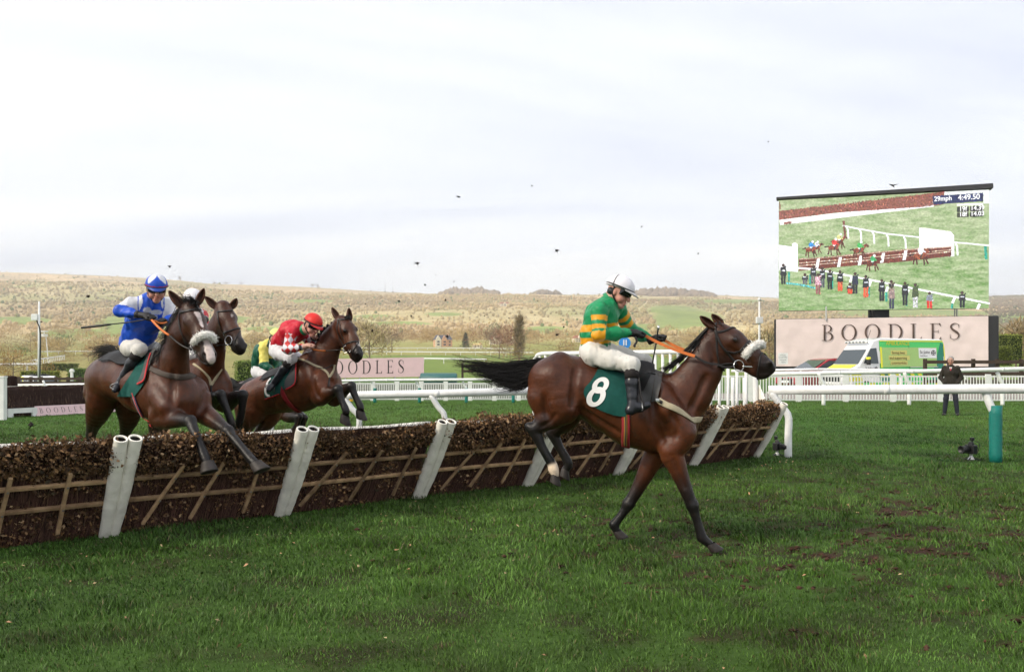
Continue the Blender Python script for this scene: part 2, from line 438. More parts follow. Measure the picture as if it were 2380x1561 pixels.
def mud_at(x, y):
    p = np.stack([x, y, 0 * x], 1)
    reg = np.exp(-(((x - 2.9) / 3.6) ** 2 + ((y - 8.0) / 2.9) ** 2)) * 0.30 + np.exp(-(((x - 5.6) / 2.0) ** 2 + ((y - 11) / 2.0) ** 2)) * 0.2
    s = p * V(1.0, 2.0, 1)
    n = fbm(s, 1.7, 11, 3) * .36 + vnoise(s, 4.5, 17) * .30 + vnoise(s, 12, 19) * .34
    return np.clip((n + reg - 0.760) / 0.11, 0, 1)
def green_at(x, y):
    p = np.stack([x, y, 0 * x], 1)
    return fbm(p, 0.9, 21, 3), fbm(p, 0.13, 31, 2), vnoise(p, 5.0, 5)

gx = np.unique(np.concatenate([np.arange(-9, 11, 0.1), np.arange(-70, 70, 3.0), [-400, -250, -160, -110, 110, 160, 250, 400]]))
gy = np.unique(np.concatenate([np.arange(3.0, 17, 0.1), np.arange(-30, 3, 2.0), np.arange(17, 60, 0.8), np.arange(60, 321, 10.0)]))
X, Y = np.meshgrid(gx, gy); Z = ter(X, Y)
fx, fy = X.ravel(), Y.ravel()
md = mud_at(fx, fy); pp = np.stack([fx, fy, 0 * fx], 1)
near = ((np.abs(fx - 1) < 9.9) & (fy > 3) & (fy < 17)).astype(float)
Zr = Z.ravel() + near * ((fbm(pp, 2.2, 41, 3) - 0.5) * 0.05 + (vnoise(pp, 8, 43) - 0.5) * 0.012 - md * 0.02 + md * (vnoise(pp, 12, 47) - 0.5) * 0.05)
g1, g2, g3 = green_at(fx, fy)
turf = V(0.042, 0.080, 0.016) + (g1[:, None] - 0.5) * V(0.02, 0.03, 0.008); th_ = np.clip((vnoise(pp, 3.1, 83) - .45) * 3, 0, 1)[:, None]; turf = turf * (1 - .75 * th_) + V(.030, .024, .013) * .75 * th_
far = np.clip((fy - 15) / 10, 0, 1)[:, None]
stripe = (0.5 + 0.5 * np.sin(fx * 0.35 + 0.6 * fy))[:, None] * 0.0
turf_far = V(0.060, 0.128, 0.022) + (g2[:, None] - 0.5) * V(0.03, 0.035, 0.012) + (g1[:, None] - .5) * V(0.02, .03, .01)
_lf = np.clip((UC + FPX * fx / np.maximum(fy, 1) - 550) / 400, 0, 1)[:, None]; mead = V(0.28, 0.25, 0.09) * (1 - _lf) + V(0.17, 0.235, 0.055) * _lf + (g2[:, None] - 0.5) * V(0.08, 0.05, 0.02)
ff = np.clip((fy - 75) / 30, 0, 1)[:, None]
soil = V(0.040, 0.022, 0.015) * (0.7 + 0.8 * vnoise(pp, 6, 51)[:, None])
C = turf * (1 - far) + turf_far * far; C = C * (1 - ff) + mead * ff
C = C * (1 - md[:, None]) + soil * md[:, None]
nx, ny = len(gx), len(gy)
ii = (np.arange(ny - 1)[:, None] * nx + np.arange(nx - 1)[None, :]).ravel()
M_turf = mat('turf', attr='Col', rough=0.95, spec=0.1, var=0.25, vscale=3.0, bump=0.5, bscale=25.0, detail=8)
ground = meshobj('ground', np.stack([fx, fy, Zr], 1), np.stack([ii, ii + 1, ii + nx + 1, ii + nx], 1), C, M_turf)
tag(ground, kind='structure')
def ground_z(x, y):
    p = np.stack([x, y, 0 * x], 1); m = mud_at(x, y)
    nr = ((np.abs(x - 1) < 9.9) & (y > 3) & (y < 17)).astype(float)
    return ter(x, y) + nr * ((fbm(p, 2.2, 41, 3) - 0.5) * 0.05 + (vnoise(p, 8, 43) - 0.5) * 0.012 - m * 0.02)

# ------------------------------------------------------------------ grass blades (one mass)
def blades(n, yfun, seed):
    r = np.random.default_rng(seed)
    y = yfun(r.random(n)); x = (r.random(n) * 2 - 1) * (0.66 * y + 1.9)
    tuft = np.stack([x, y, 0 * x], 1); th = fbm(tuft, 2.6, 61, 2)
    m = mud_at(x, y); keep = r.random(n) > m * 0.72
    x, y, th = x[keep], y[keep], th[keep]; m = m[keep]; n = len(x)
    z = ground_z(x, y) - 0.004
    sc = np.clip(y / 5.0, 0.9, 3.2)
    h = (0.018 + 0.048 * th ** 2.2) * (0.6 + 0.75 * r.random(n)) * (1 - 0.45 * m) * np.clip(sc, 1, 1.35)
    wd = 0.0028 * sc * (0.7 + 0.6 * r.random(n))
    a = r.random(n) * 2 * np.pi; lean = h * (0.15 + 0.85 * r.random(n)); wind = V(0.4, 0.1)
    flow = fbm(np.stack([x, y, 0 * x], 1), 1.1, 71, 2) * 12
    la = flow * .5 + r.normal(0, 1.6, n)
    dx, dy = np.cos(la) * lean, np.sin(la) * lean
    sx, sy = np.cos(a) * wd, np.sin(a) * wd
    b0 = np.stack([x - sx, y - sy, z], 1); b1 = np.stack([x + sx, y + sy, z], 1)
    m0 = np.stack([x - sx * .8 + dx * .4, y - sy * .8 + dy * .4, z + h * .62], 1); m1 = np.stack([x + sx * .8 + dx * .4, y + sy * .8 + dy * .4, z + h * .62], 1)
    t = np.stack([x + dx, y + dy, z + h], 1)
    vs = np.stack([b0, b1, m1, m0, t], 1).reshape(-1, 3)
    k = np.arange(n)[:, None] * 5
    nb = y < 10; kn, kf = k[nb], k[~nb]; fs = np.concatenate([kn + V(0, 1, 2).astype(int), kn + V(0, 2, 3).astype(int), kn + V(3, 2, 4).astype(int), kf + V(0, 1, 4).astype(int)])
    g1, g2, g3 = green_at(x, y)
    base = V(0.066, 0.138, 0.020) * (0.34 + 0.95 * g1 + .4 * (g3 - .3))[:, None]
    base = base + V(0.026, 0.022, 0.003) * ((g2 - 0.42) * 2)[:, None] + V(0.02, 0.028, 0.012) * (g3 - .5)[:, None]
    base *= (0.5 + 1.0 * r.random(n))[:, None]
    dry = (r.random(n) < 0.035 + 0.15 * m)[:, None]
    base = np.where(dry, V(0.16, 0.135, 0.06) * (0.6 + 0.6 * r.random(n))[:, None], base)
    c = np.repeat(np.clip(base, 0.006, 1), 5, 0)
    c[0::5] *= 0.9; c[1::5] *= 0.9
    return vs, fs, c
def ydist(p, y0, y1): return lambda q: (y0 ** p + q * (y1 ** p - y0 ** p)) ** (1 / p)
M_grass = mat('grass_blade', attr='Col', rough=0.55, spec=0.25)
gv, gf, gc = blades(520000, ydist(0.36, 3.6, 37.0), 3)
grass = meshobj('grass', gv, gf, gc, M_grass, smooth=False)
tag(grass, 'short green turf grass with worn tufts across the racecourse', 'grass', kind='stuff')

# fallen leaves and loose soil (uncountable)
r = np.random.default_rng(12)
n = 280; t = r.random(n) * 13 - 2; o = V(-3.95, 8.28, 0) + np.outer(t, V(.77, .64, 0)) + np.outer(np.abs(r.normal(0, 1.3, n)) + .75, V(.64, -.77, 0)); k = np.arange(n) % 3 == 0
yy = 4 + 9 * r.random(n); o[k] = np.stack([(r.random(n) * 2 - 1) * .65 * yy, yy, 0 * yy], 1)[k]; o[:, 2] = ground_z(o[:, 0], o[:, 1]) + .03
s = (.009 + .011 * r.random(n))[:, None]; a = r.random(n) * 6.28; ux = np.stack([np.cos(a), np.sin(a), r.normal(0, .35, n)], 1); uy = np.stack([-np.sin(a), np.cos(a), r.normal(0, .35, n)], 1)
cc = np.where(r.random((n, 1)) < .5, V(.42, .24, .13), V(.40, .30, .16)) * (.6 + .7 * r.random((n, 1)))
tag(soup_obj('fallen_leaves', np.stack([o - ux * s, o - uy * s * .6, o + ux * s, o + uy * s * .6 + V(0, 0, 1) * s * .4], 1), cc, mat('dead_leaf', attr='Col', rough=.7, spec=.2)), 'pale brown dead leaves scattered on the turf', 'leaves', kind='stuff')
ico = [(0, 0, 1), (.9, 0, .3), (.28, .85, .3), (-.72, .53, .3), (-.72, -.53, .3), (.28, -.85, .3), (0, 0, -.4)]
icf = [(0, 1, 2), (0, 2, 3), (0, 3, 4), (0, 4, 5), (0, 5, 1), (6, 2, 1), (6, 3, 2), (6, 4, 3), (6, 5, 4), (6, 1, 5)]
n = 14000; yy = 4.2 + 9 * r.random(n); xx = (r.random(n) * 2 - 1) * .65 * yy; k = r.random(n) < mud_at(xx, yy); xx, yy = xx[k], yy[k]; n = len(xx)
zz = ground_z(xx, yy) + .008; s = .008 + .022 * r.random(n) ** 2
vv = np.stack([xx, yy, zz], 1)[:, None, :] + np.array(ico)[None] * s[:, None, None] * (.6 + .8 * r.random((n, 7, 1))) * V(1.4, 1, .8); fcs = (np.arange(n)[:, None, None] * 7 + np.array(icf)[None]).reshape(-1, 3)
sl_ = meshobj('loose_soil', vv.reshape(-1, 3), fcs, np.repeat(V(.055, .030, .020) * (.5 + 1.1 * r.random((n, 1))), 7, 0), mat('soil', attr='Col', rough=.9, spec=.1), smooth=False)
tag(sl_, 'dark crumbs of churned soil in the worn turf', 'soil', kind='stuff')

# ------------------------------------------------------------------ hills
hu = np.linspace(-900, 3300, 300); hy = np.concatenate([np.linspace(318, 900, 60), np.linspace(910, 2500, 150), np.linspace(2530, 2760, 6)])
U, HY = np.meshgrid(hu, hy); HX = (U - UC) / FPX * HY; HZ = ter(HX, HY)
hp = np.stack([HX.ravel(), HY.ravel(), HZ.ravel()], 1)
def field_mask(u, v, y):
    """green pastures, as ellipses in bearing and height of view"""
    g = np.zeros_like(u)
    for cu, cv, au, av in [(40, 745, 90, 10), (330, 752, 120, 24), (200, 775, 120, 12), (530, 742, 60, 10), (1600, 742, 90, 22), (1560, 720, 60, 10), (1500, 762, 90, 10), (1270, 765, 60, 8),
                           (930, 752, 80, 6), (720, 700, 60, 5), (2120, 728, 200, 10), (1030, 730, 50, 5), (2350, 745, 90, 15), (1700, 700, 80, 5), (870, 735, 50, 5), (620, 765, 60, 7), (1400, 772, 60, 6)]:
        g = np.maximum(g, 1 - ((u - cu) / au) ** 2 - ((v - cv) / av) ** 2)
    return g
def land(p):
    u, v = uv_of(p); y = p[:, 1]
    q = np.stack([p[:, 0], p[:, 1], 0 * y], 1)
    n1 = fbm(q, 1 / 90., 91, 3); n2 = fbm(q, 1 / 300., 95, 2); n3 = vnoise(q, 1 / 35., 97)
    top = np.clip((y - 1950 + 300 * (n2 - .5)) / 160, 0, 1) * (u < 2290)          # bare grass tops
    left = np.clip((520 - u) / 300, 0, 1)
    g = field_mask(u, v, y)
    straw = V(.62, .47, .28); heath = V(.42, .31, .21); gr = V(.27, .33, .10); wood = V(.53, .40, .215)
    c = wood + (n1[:, None] - .5) * V(.16, .14, .09)
    c = c * (1 - top[:, None]) + (straw + (n2[:, None] - .5) * V(.22, .16, .10) + (n3[:, None] - .5) * V(.08, .06, .04)) * top[:, None]
    hh = np.clip((n1 - .40) * 4, 0, 1)[:, None] * top[:, None] * (0.30 + .7 * left[:, None]); c = c * (1 - hh) + heath * hh
    m = np.clip((n2 - .50) * 9, 0, 1) * (1 - top); m = m[:, None]                  # open straw rides between the woods
    c = c * (1 - m) + (V(.55, .45, .23) + (n3[:, None] - .5) * .08) * m
    gm = np.clip(g * 4 + (n1 - .5) * 2.0, 0, 1)[:, None]; c = c * (1 - gm) + (gr + (n3[:, None] - .5) * V(.06, .05, .02)) * gm
    lo = np.clip((900 - y) / 300, 0, 1)[:, None]; c = c * (1 - lo) + (V(.27, .265, .085) + (n1[:, None] - .5) * V(.16, .08, .06)) * lo
    dens = (1 - top) * (1 - gm[:, 0]) * (1 - .65 * m[:, 0]); 
    clump = np.maximum.reduce([1 - ((u - 1090) / 75) ** 2 - ((y - 2300) / 260) ** 2, 1 - ((u - 1270) / 42) ** 2 - ((y - 2480) / 60) ** 2, 1 - ((u - 1560) / 110) ** 2 - ((y - 2350) / 230) ** 2, (u - 2290) / 60])
    dens = np.maximum(dens, np.clip(clump * 4, 0, 1)); dens = np.maximum(dens, .025 * top * (n1 > .55) + .02 * left * top)
    dens = dens * np.clip((y - 800) / 150, 0., 1) * (.55 + .9 * (n1 > .44))
    big = fbm(q, 1 / 420., 201, 2); c = c * (.74 + .5 * big)[:, None]; cm = np.clip(clump * 3, 0, 1)[:, None] * (u < 2200)[:, None]; c = c * (1 - cm) + V(.30, .235, .17) * cm
    return c, np.clip(dens, 0, 1)
hc, _ = land(hp); nu, nh = len(hu), len(hy)
ii = (np.arange(nh - 1)[:, None] * nu + np.arange(nu - 1)[None, :]).ravel()
hills = meshobj('hills', hp, np.stack([ii, ii + 1, ii + nu + 1, ii + nu], 1), hc, mat('hillside', attr='Col', rough=.95, spec=.05, var=.18, vscale=.035, detail=8))
tag(hills, kind='structure')

# leafless woodland on the hillside: one far-off mass of small crowns
r = np.random.default_rng(77)
N = 150000
ty = np.sqrt(560 ** 2 + r.random(N) * (2560 ** 2 - 560 ** 2)); tu = r.random(N) * 2700 - 160; tx = (tu - UC) / FPX * ty
tp = np.stack([tx, ty, ter(tx, ty)], 1); tc, td = land(tp)
_k = r.random(N) < td * .75; tp = tp[_k][:20000]; tc_ = tc[_k][:20000]
NT = len(tp); bm = bmesh.new(); bmesh.ops.create_icosphere(bm, subdivisions=1, radius=1.0); bm.verts.ensure_lookup_table()
iv = np.array([v.co[:] for v in bm.verts]); itf = np.array([[v.index for v in f.verts] for f in bm.faces]); bm.free(); keepv = iv[:, 2] > -.55
lumps = [iv * (.72 + .56 * vnoise(iv + q * 7.3, 2.1, q) + .22 * (vnoise(iv + q * 3.1, 5.5, q + 40) - .5))[:, None] for q in range(14)]
sz = (1.3 + 1.7 * r.random(NT) ** 1.5) * (.7 + .7 * fbm(tp * V(1, 1, 0), 1 / 80., 141, 2)); wh = r.integers(0, 14, NT)
hue = fbm(tp * V(1, 1, 0), 1 / 140., 123, 3); t4 = (tc_ * .55 + V(.46, .345, .185) * .45 + (hue[:, None] - .5) * V(.26, .22, .14)) * (.88 + .16 * r.random((NT, 1)))
ever = (r.random(NT) < .03 + .25 * (vnoise(tp * V(1, 1, 0), 1 / 60., 131) > .84)); t4[ever] = V(.17, .22, .08)
uu, _v = uv_of(tp); rd = np.clip((uu - 2230) / 80, 0, 1)[:, None]; t4 = t4 * (1 - rd) + t4 * V(.50, .50, .58) * rd
_q = np.maximum.reduce([1 - ((uu - 1090) / 75) ** 2 - ((tp[:, 1] - 2300) / 260) ** 2, 1 - ((uu - 1270) / 42) ** 2 - ((tp[:, 1] - 2480) / 60) ** 2, 1 - ((uu - 1560) / 110) ** 2 - ((tp[:, 1] - 2350) / 230) ** 2]); _m = _q > 0; sz[_m] *= 1.6 + 2.2 * np.clip(_q[_m], 0, 1); t4[_m] = V(.29, .225, .165) * (.8 + .4 * r.random((_m.sum(), 1)))
bg = fbm(tp * V(1, 1, 0), 1 / 420., 201, 2); t4 = t4 * (.70 + .55 * bg)[:, None]
VS = np.stack([lumps[w] for w in wh]) * (sz[:, None, None] * np.stack([.85 + .3 * r.random(NT), .85 + .3 * r.random(NT), .95 + .45 * r.random(NT)], 1)[:, None, :]) + (tp + np.outer(sz * .62, V(0, 0, 1)))[:, None, :]
grain = .90 + .22 * vnoise((VS / 1.4).reshape(-1, 3), 1.0, 9).reshape(NT, -1, 1)
CS = np.clip(t4[:, None, :] * grain, .01, 1).reshape(-1, 3)
FS = (np.arange(NT)[:, None, None] * len(iv) + itf[None]).reshape(-1, 3)
wd = meshobj('woodland', VS.reshape(-1, 3), FS, CS, hairy(mat('winter_wood', attr='Col', rough=.95, spec=.03), .9, 1.0), smooth=True)
wd.data.materials[0].node_tree.nodes['Bump'].inputs['Distance'].default_value = 1.2
tag(wd, 'leafless pale brown woods covering the far hillside', 'woodland', kind='stuff')

# tawny scrub and hedgerows between the far course and the hill: one mass of twigs
r = np.random.default_rng(78); nb_ = 560; by = 210 + 740 * r.random(nb_) ** .8; bu = r.random(nb_) * 2500 - 60; row = r.random(nb_) < .55; by = np.where(row, np.round(by / 95) * 95 + 12 * np.sin(bu * .02) + r.normal(0, 5, nb_), by)
by = np.where((bu > 820) & (bu < 1290), np.maximum(by, 600 + 200 * r.random(nb_)), by); bx = (bu - UC) / FPX * by; bz = ter(bx, by); bh = (3.0 + 4.5 * r.random(nb_) ** 1.6) * np.clip(by / 500, .7, 1.2); n_ = 230
d = unit(r.normal(0, 1, (nb_, n_, 3))); rad = bh[:, None] * (.35 + .75 * r.random((nb_, n_)) ** .6); pb = np.stack([bx, by, bz], 1)[:, None, :] + d * rad[..., None] * V(1.05, .9, .55) + np.stack([0 * bh, 0 * bh, bh * .5], 1)[:, None, :]
dr = unit(d * .7 + V(0, 0, 1.0) + r.normal(0, .45, d.shape)); Lt = (bh[:, None] * (.12 + .12 * r.random((nb_, n_))))[..., None]; sdv = unit(np.cross(dr, r.normal(0, 1, d.shape))); tri = np.stack([pb - sdv * Lt * .22, pb + sdv * Lt * .22, pb + dr * Lt], 2).reshape(-1, 3, 3)
hue = r.random((nb_, 1, 1)); cb = (V(.42, .27, .125) * (1 - hue) + V(.50, .38, .17) * hue) * (.82 + .32 * r.random((nb_, n_, 1))); gb = r.random(nb_) < .10; cb[gb] = V(.15, .20, .06) * (.7 + .5 * r.random((gb.sum(), n_, 1)))
tag(soup_obj('scrub', tri, cb.reshape(-1, 3), mat('scrub_twig', attr='Col', rough=.95, spec=.03)), 'tawny scrub and hedgerows between the far course and the hill', 'scrub', kind='stuff')
# ------------------------------------------------------------------ hurdles
HD = V(.7686, .6397, 0); HN = V(.6397, -.7686, 0); H0 = V(-3.95, 8.28, 0); HL = 1.771
LEAN = HN * .56 + V(0, 0, .93); LL = np.linalg.norm(LEAN); LU = LEAN / LL; LF = np.cross(HD, LU); LF /= np.linalg.norm(LF)
if LF @ HN < 0: LF = -LF
M_pad = mat('padded_white_vinyl', (.86, .82, .73), rough=.55, var=.13, vscale=6, bump=.7, bscale=12, detail=7)
M_hole = mat('tube_dark_inside', (.02, .018, .016), rough=.8)
M_wood = mat('hurdle_wood', (.27, .165, .09), rough=.75, color2=(.46, .30, .165), vscale=9, objvar=.3, bump=.2, bscale=40)
M_twig = mat('birch_twig', attr='Col', rough=.8, spec=.15)
M_leafb = mat('brush_leaf', attr='Col', rough=.65, spec=.25)
M_bolt = mat('bolt_steel', (.35, .33, .30), rough=.4, metal=.8)
M_core = mat('brush_core', (.035, .019, .016), rough=.95, spec=.05)
def hpt(A, s, l, f): return A + HD * s + LU * (l * LL) + LF * f      # s along, l 0..1 up the leaning face, f out of the landing face
def hurdle(i, label):
    r = np.random.default_rng(100 + i); A = H0 + HD * (HL * i)
    root = empty('hurdle', A + HD * HL / 2, 0, label, 'hurdle', 'brush hurdles set in a line across the course')
    s0, s1 = .07, HL - .07; lc = .905 + r.normal(0, .018); rs = 1 + r.normal(0, .10); tone = 1 + r.normal(0, .12)
    # core of packed birch
    mb = MB(); n = 14
    grid = np.array([[hpt(A, s0 + (s1 - s0) * j / n, l, .035 * math.sin(j * 1.7) * .3 + f) for j in range(n + 1)] for l, f in ((-.02, .03), (.3, .03), (.62, .035), (.80, .05), (.96, .05), (1.0, 0), (.96, -.06), (.6, -.05), (-.02, -.05))])
    mb.grid(grid); mb.build('brush_core', M_core, root)
    hp_ = lambda s, l, f: A + np.outer(s, HD) + np.outer(l * LL, LU) + np.outer(f, LF)
    # twigs: fine stems on both faces
    nt = 2600; s = s0 - .02 + (s1 - s0 + .04) * r.random(nt); fr_ = r.random(nt) < .8
    f0 = (.035 + .035 * r.random(nt)) * np.where(fr_, 1, -1.4); l0 = np.where(r.random(nt) < .7, -.01 + .12 * r.random(nt), .5 * r.random(nt)); ln = .22 + .5 * r.random(nt); sl = r.normal(0, .07, nt); wd = (.0022 + .0024 * r.random(nt))[:, None] * HD
    a_ = hp_(s, l0, f0); m_ = hp_(s + sl * .5 + r.normal(0, .012, nt), l0 + ln / 2, f0 + .012 * r.random(nt)); b_ = hp_(s + sl, np.minimum(l0 + ln, .98), f0 + r.normal(0, .018, nt) * fr_)
    cc = V(.115, .058, .046) * (.30 + 1.3 * r.random((nt, 1))); cc = np.where(r.random((nt, 1)) < .07, V(.22, .13, .08), cc)
    tag(soup_obj('birch_twigs', np.concatenate([np.stack([a_ - wd, a_ + wd, m_ + wd * .8, m_ - wd * .8], 1), np.stack([m_ - wd * .8, m_ + wd * .8, b_ + wd * .2, b_ - wd * .2], 1)]), np.concatenate([cc, cc]), M_twig, root), kind='stuff')
    # dry leaves: a thick roll along the top, thinner lower down
    low = {-1: 5200, 0: 3600, 1: 4600, 2: 2000, 3: 1600}.get(i, 1400); n1_ = 7200; nl = n1_ + low
    s = s0 - .05 + (s1 - s0 + .10) * r.random(nl); th = r.random(nl) * 2 * math.pi; sn_ = np.sin(th); rr = .72 + .38 * r.random(nl); lump = rs * (.55 + .9 * fbm(np.stack([s + i * 7.7, sn_ * .15, 0 * s], 1), 3.5, 31, 3)) + r.normal(0, .10, nl)
    l = lc + .03 * np.sin(s * 3.1 + i * 2) + .150 * sn_ * rr * lump * np.where(sn_ > 0, 1, 1.2); f = .05 + .10 * np.cos(th) * rr * lump; top = np.arange(nl) < n1_
    l = np.where(top, l, .03 + .75 * r.random(nl) ** .8); f = np.where(top, f, .05 + .05 * r.random(nl))
    keep = top | (vnoise(np.stack([s * 5 + i * 9, l * 6, 0 * s], 1), 1, 5) > .42); s, l, f = s[keep], l[keep], f[keep]; nl = len(s)
    c_ = hp_(s, l, f); a_ = unit(r.normal(0, 1, (nl, 3))); b_ = r.normal(0, 1, (nl, 3)) + LF * .3; b_ = unit(b_ - a_ * (a_ * b_).sum(1, keepdims=True)); q = (.007 + .021 * r.random(nl) ** 2)[:, None]
    u_ = r.random((nl, 1)); col = np.where(u_ < .55, V(.135, .074, .038), np.where(u_ < .84, V(.28, .155, .070), np.where(u_ < .95, V(.048, .034, .018), V(.44, .29, .16)))) * (.5 + .9 * r.random((nl, 1))) * tone * (.75 + .5 * vnoise(np.stack([s * 4 + i * 5, l * 3, 0 * s], 1), 1, 8)[:, None])
    tag(soup_obj('leaves', np.stack([c_ - a_ * q, c_ - b_ * q * .62, c_ + a_ * q * 1.1, c_ + b_ * q * .62 + np.cross(a_, b_) * q * .35], 1), col, M_leafb, root), kind='stuff')
    # sticks poking out of the roll
    n2_ = 1200; s = s0 - .03 + (s1 - s0 + .06) * r.random(n2_); a_ = hp_(s, .86 + .12 * r.random(n2_), .04 * r.random(n2_)); d_ = unit(LU * (.6 + r.random((n2_, 1))) + LF * r.normal(.4, .6, (n2_, 1)) + HD * r.normal(0, .6, (n2_, 1))); wv = HD * .0024 + LF * .001
    tag(soup_obj('sticks', np.stack([a_ - wv, a_ + wv, a_ + d_ * (.08 + .22 * r.random((n2_, 1)) ** 2)], 1), V(.10, .058, .040) * (.3 + 1.4 * r.random((n2_, 1))), M_twig, root), kind='stuff')
    # rails, stakes, bolts
    for l in (.43, .665):
        mb = MB(); jit = r.normal(0, .012); mb.bar(hpt(A, .0, l + jit, .10), hpt(A, HL, l - jit * .6, .10), .036, .036, up=LF); mb.build('rail', M_wood, root, bevel=.004)
    for q, (s, sl) in enumerate(((.42, .30), (.87, .22), (1.32, .13))):
        s += r.normal(0, .05); sl *= 1 + r.normal(0, .25)
        if i == -1: sl *= .25
        mb = MB(); a = hpt(A, s - sl * .5, .17, .13); b = hpt(A, s + sl * .5, .80, .132); wv_ = .029 + .011 * r.random(); mid_ = (a + b) / 2 + HD * r.normal(0, .008); mb.bar(a, mid_, wv_, .030, up=LF); mb.bar(mid_, b, wv_ * .93, .0296, up=LF); st = mb.build('stake', M_wood, root, bevel=.004)
        for l in (.43, .665):
            f = (l - .17) / .63; c = a + (b - a) * f + LF * .016; mb = MB(); mb.lathe([(0.0, .006), (.010, .005), (.011, 0)], c, LF, 8); mb.build('bolt', M_bolt, st)
    # white top pad on the take-off side
    mb = MB(); mb.tube([hpt(A, s, .93 + .010 * math.sin(s * 4 + i), -.10) for s in np.linspace(.05, HL - .05, 14)], .040, 10); mb.build('top_pad', M_pad, root, smooth=True)
    # padded end posts: open white tubes
    for e in (0, 1):
        sb, st = (.035, .080) if e == 0 else (HL - .035, HL - .045)
        mb = MB(); mb2 = MB(); pts = []; rad = []; L = np.linspace(-.04, 1.10, 22)
        for l in L:
            f = (l + .04) / 1.14; pts.append(hpt(A, sb + (st - sb) * f, l, .10 + .02 * math.sin(f * 3))); rad.append(.050 + .013 * min(1, f * 2.2) + .0018 * math.sin(l * 23 + i * 3 + e * 2) + .0016 * math.sin(l * 57 + e * 4 + i))
        mb.tube(pts, rad, 14, cap=False)
        T = pts[-1] - pts[-2]; T /= np.linalg.norm(T); uu = np.cross(T, HD); uu /= np.linalg.norm(uu); ww = np.cross(T, uu)
        ring = lambda R, h: [pts[-1] + T * h + R * (uu * math.cos(2 * math.pi * j / 14) + ww * math.sin(2 * math.pi * j / 14)) for j in range(14)]
        mb.grid(np.array([ring(rad[-1], 0), ring(rad[-1] * .97, .006), ring(rad[-1] * .76, .004), ring(rad[-1] * .74, -.01)]), close=True)
        po = mb.build('padded_post', M_pad, root, smooth=True)
        mb2.grid(np.array([ring(rad[-1] * .745, -.005), ring(rad[-1] * .72, -.12), ring(.004, -.12)]), close=True); mb2.build('tube_mouth', M_hole, po)
    return root
_hl = {-1: 'brush hurdle cut off by the left edge of the picture, with pale upright stakes', 0: 'brush hurdle under the outstretched hooves of the blaze-faced horse',
       1: 'brush hurdle with many dry leaves, below the tucked forelegs of the plaited chestnut horse', 2: 'brush hurdle between the leafy one and the hind legs of the galloping horse',
       3: 'brush hurdle right behind the hind hooves of the galloping horse', 4: 'brush hurdle mostly hidden behind the chest of the galloping horse', 5: 'last brush hurdle of the line, against the white slatted wing'}
for i in range(-1, 6): hurdle(i, _hl[i])
# ------------------------------------------------------------------ horses
M_coat = mat('horse_coat', attr='Col', rough=.37, spec=.30, var=.34, vscale=12, bump=.20, bscale=34); hairy(M_coat, 260., .5)
M_hair = mat('horse_hair', (.008, .007, .007), rough=.5, spec=.25, var=.3, vscale=30)
M_hoof = mat('hoof_horn', (.026, .020, .017), rough=.6, var=.3, vscale=30)
M_eye = mat('horse_eye', (.012, .007, .005), rough=.06, spec=.6)
M_leather = mat('bridle_leather', (.014, .011, .010), rough=.45, spec=.4)
M_rein = mat('orange_rubber_rein', (.62, .16, .03), rough=.55, var=.15, vscale=30)
M_steel = mat('bit_steel', (.62, .62, .60), rough=.2, metal=1.0)
M_fleece = mat('white_sheepskin', (.88, .85, .80), rough=.95, spec=.1, bump=.6, bscale=120, var=.06, vscale=25, sheen=.3)
M_green = mat('green_saddle_cloth', (.010, .075, .062), rough=.8, spec=.2, var=.2, vscale=9, bump=.3, bscale=14)
M_grey = mat('grey_weight_cloth', (.075, .072, .070), rough=.75, spec=.25, var=.15, vscale=9, bump=.15, bscale=20)
M_saddle = mat('black_saddle_leather', (.013, .012, .012), rough=.55, spec=.25, bump=.15, bscale=20)
M_white = mat('white_print', (.78, .77, .75), rough=.7, var=.05, vscale=15)
BAY = dict(body=V(.092, .027, .0105), dark=V(.034, .012, .007), black=V(.0085, .0072, .0072), muzzle=V(.016, .010, .009), light=V(.15, .052, .020), white=V(.62, .56, .50))

def strap(body, pts, width, mat_, name, parent, off=.004, n=40, thick=.004, snap=True, closed=False):
    """a flat band laid on a body along guide points"""
    p = spline(pts, n)
    if snap: p, g = body.snap(p, off)
    else:
        g = np.stack([body.dist(p + d) - body.dist(p - d) for d in np.eye(3) * .01], 1); g /= np.linalg.norm(g, axis=1)[:, None] + 1e-9
    T = np.gradient(p, axis=0); T /= np.linalg.norm(T, axis=1)[:, None] + 1e-9
    B = np.cross(T, g); B /= np.linalg.norm(B, axis=1)[:, None] + 1e-9
    w = B * width / 2; t = g * thick
    A = np.stack([p - w, p - w * .8 + t, p + w * .8 + t, p + w, p - t], 1)
    return MB().grid(A, close=True).build(name, mat_, parent, smooth=True)

def patch(body, f, m, n, off, mat_, name, parent, thick=.008):
    """a cloth laid on a body; f(s, t) gives start points outside it and the direction inwards"""
    S, D = [], []
    for i in range(m):
        for j in range(n):
            p, d = f(i / (m - 1), j / (n - 1)); S.append(p); D.append(d)
    Q = body.cast(np.array(S), np.array(D), off); Dm = np.array(D)
    A = Q.reshape(m, n, 3); Bq = (Q + Dm * thick).reshape(m, n, 3)
    mb = MB(); mb.grid(A)
    ring = lambda a: np.concatenate([a[0, :], a[1:, -1], a[-1, -2::-1], a[-2:0:-1, 0]])
    mb.grid(np.stack([ring(A), ring(Bq)], 0), close=True)
    o = mb.build(name, mat_, parent, smooth=True)
    return o, A

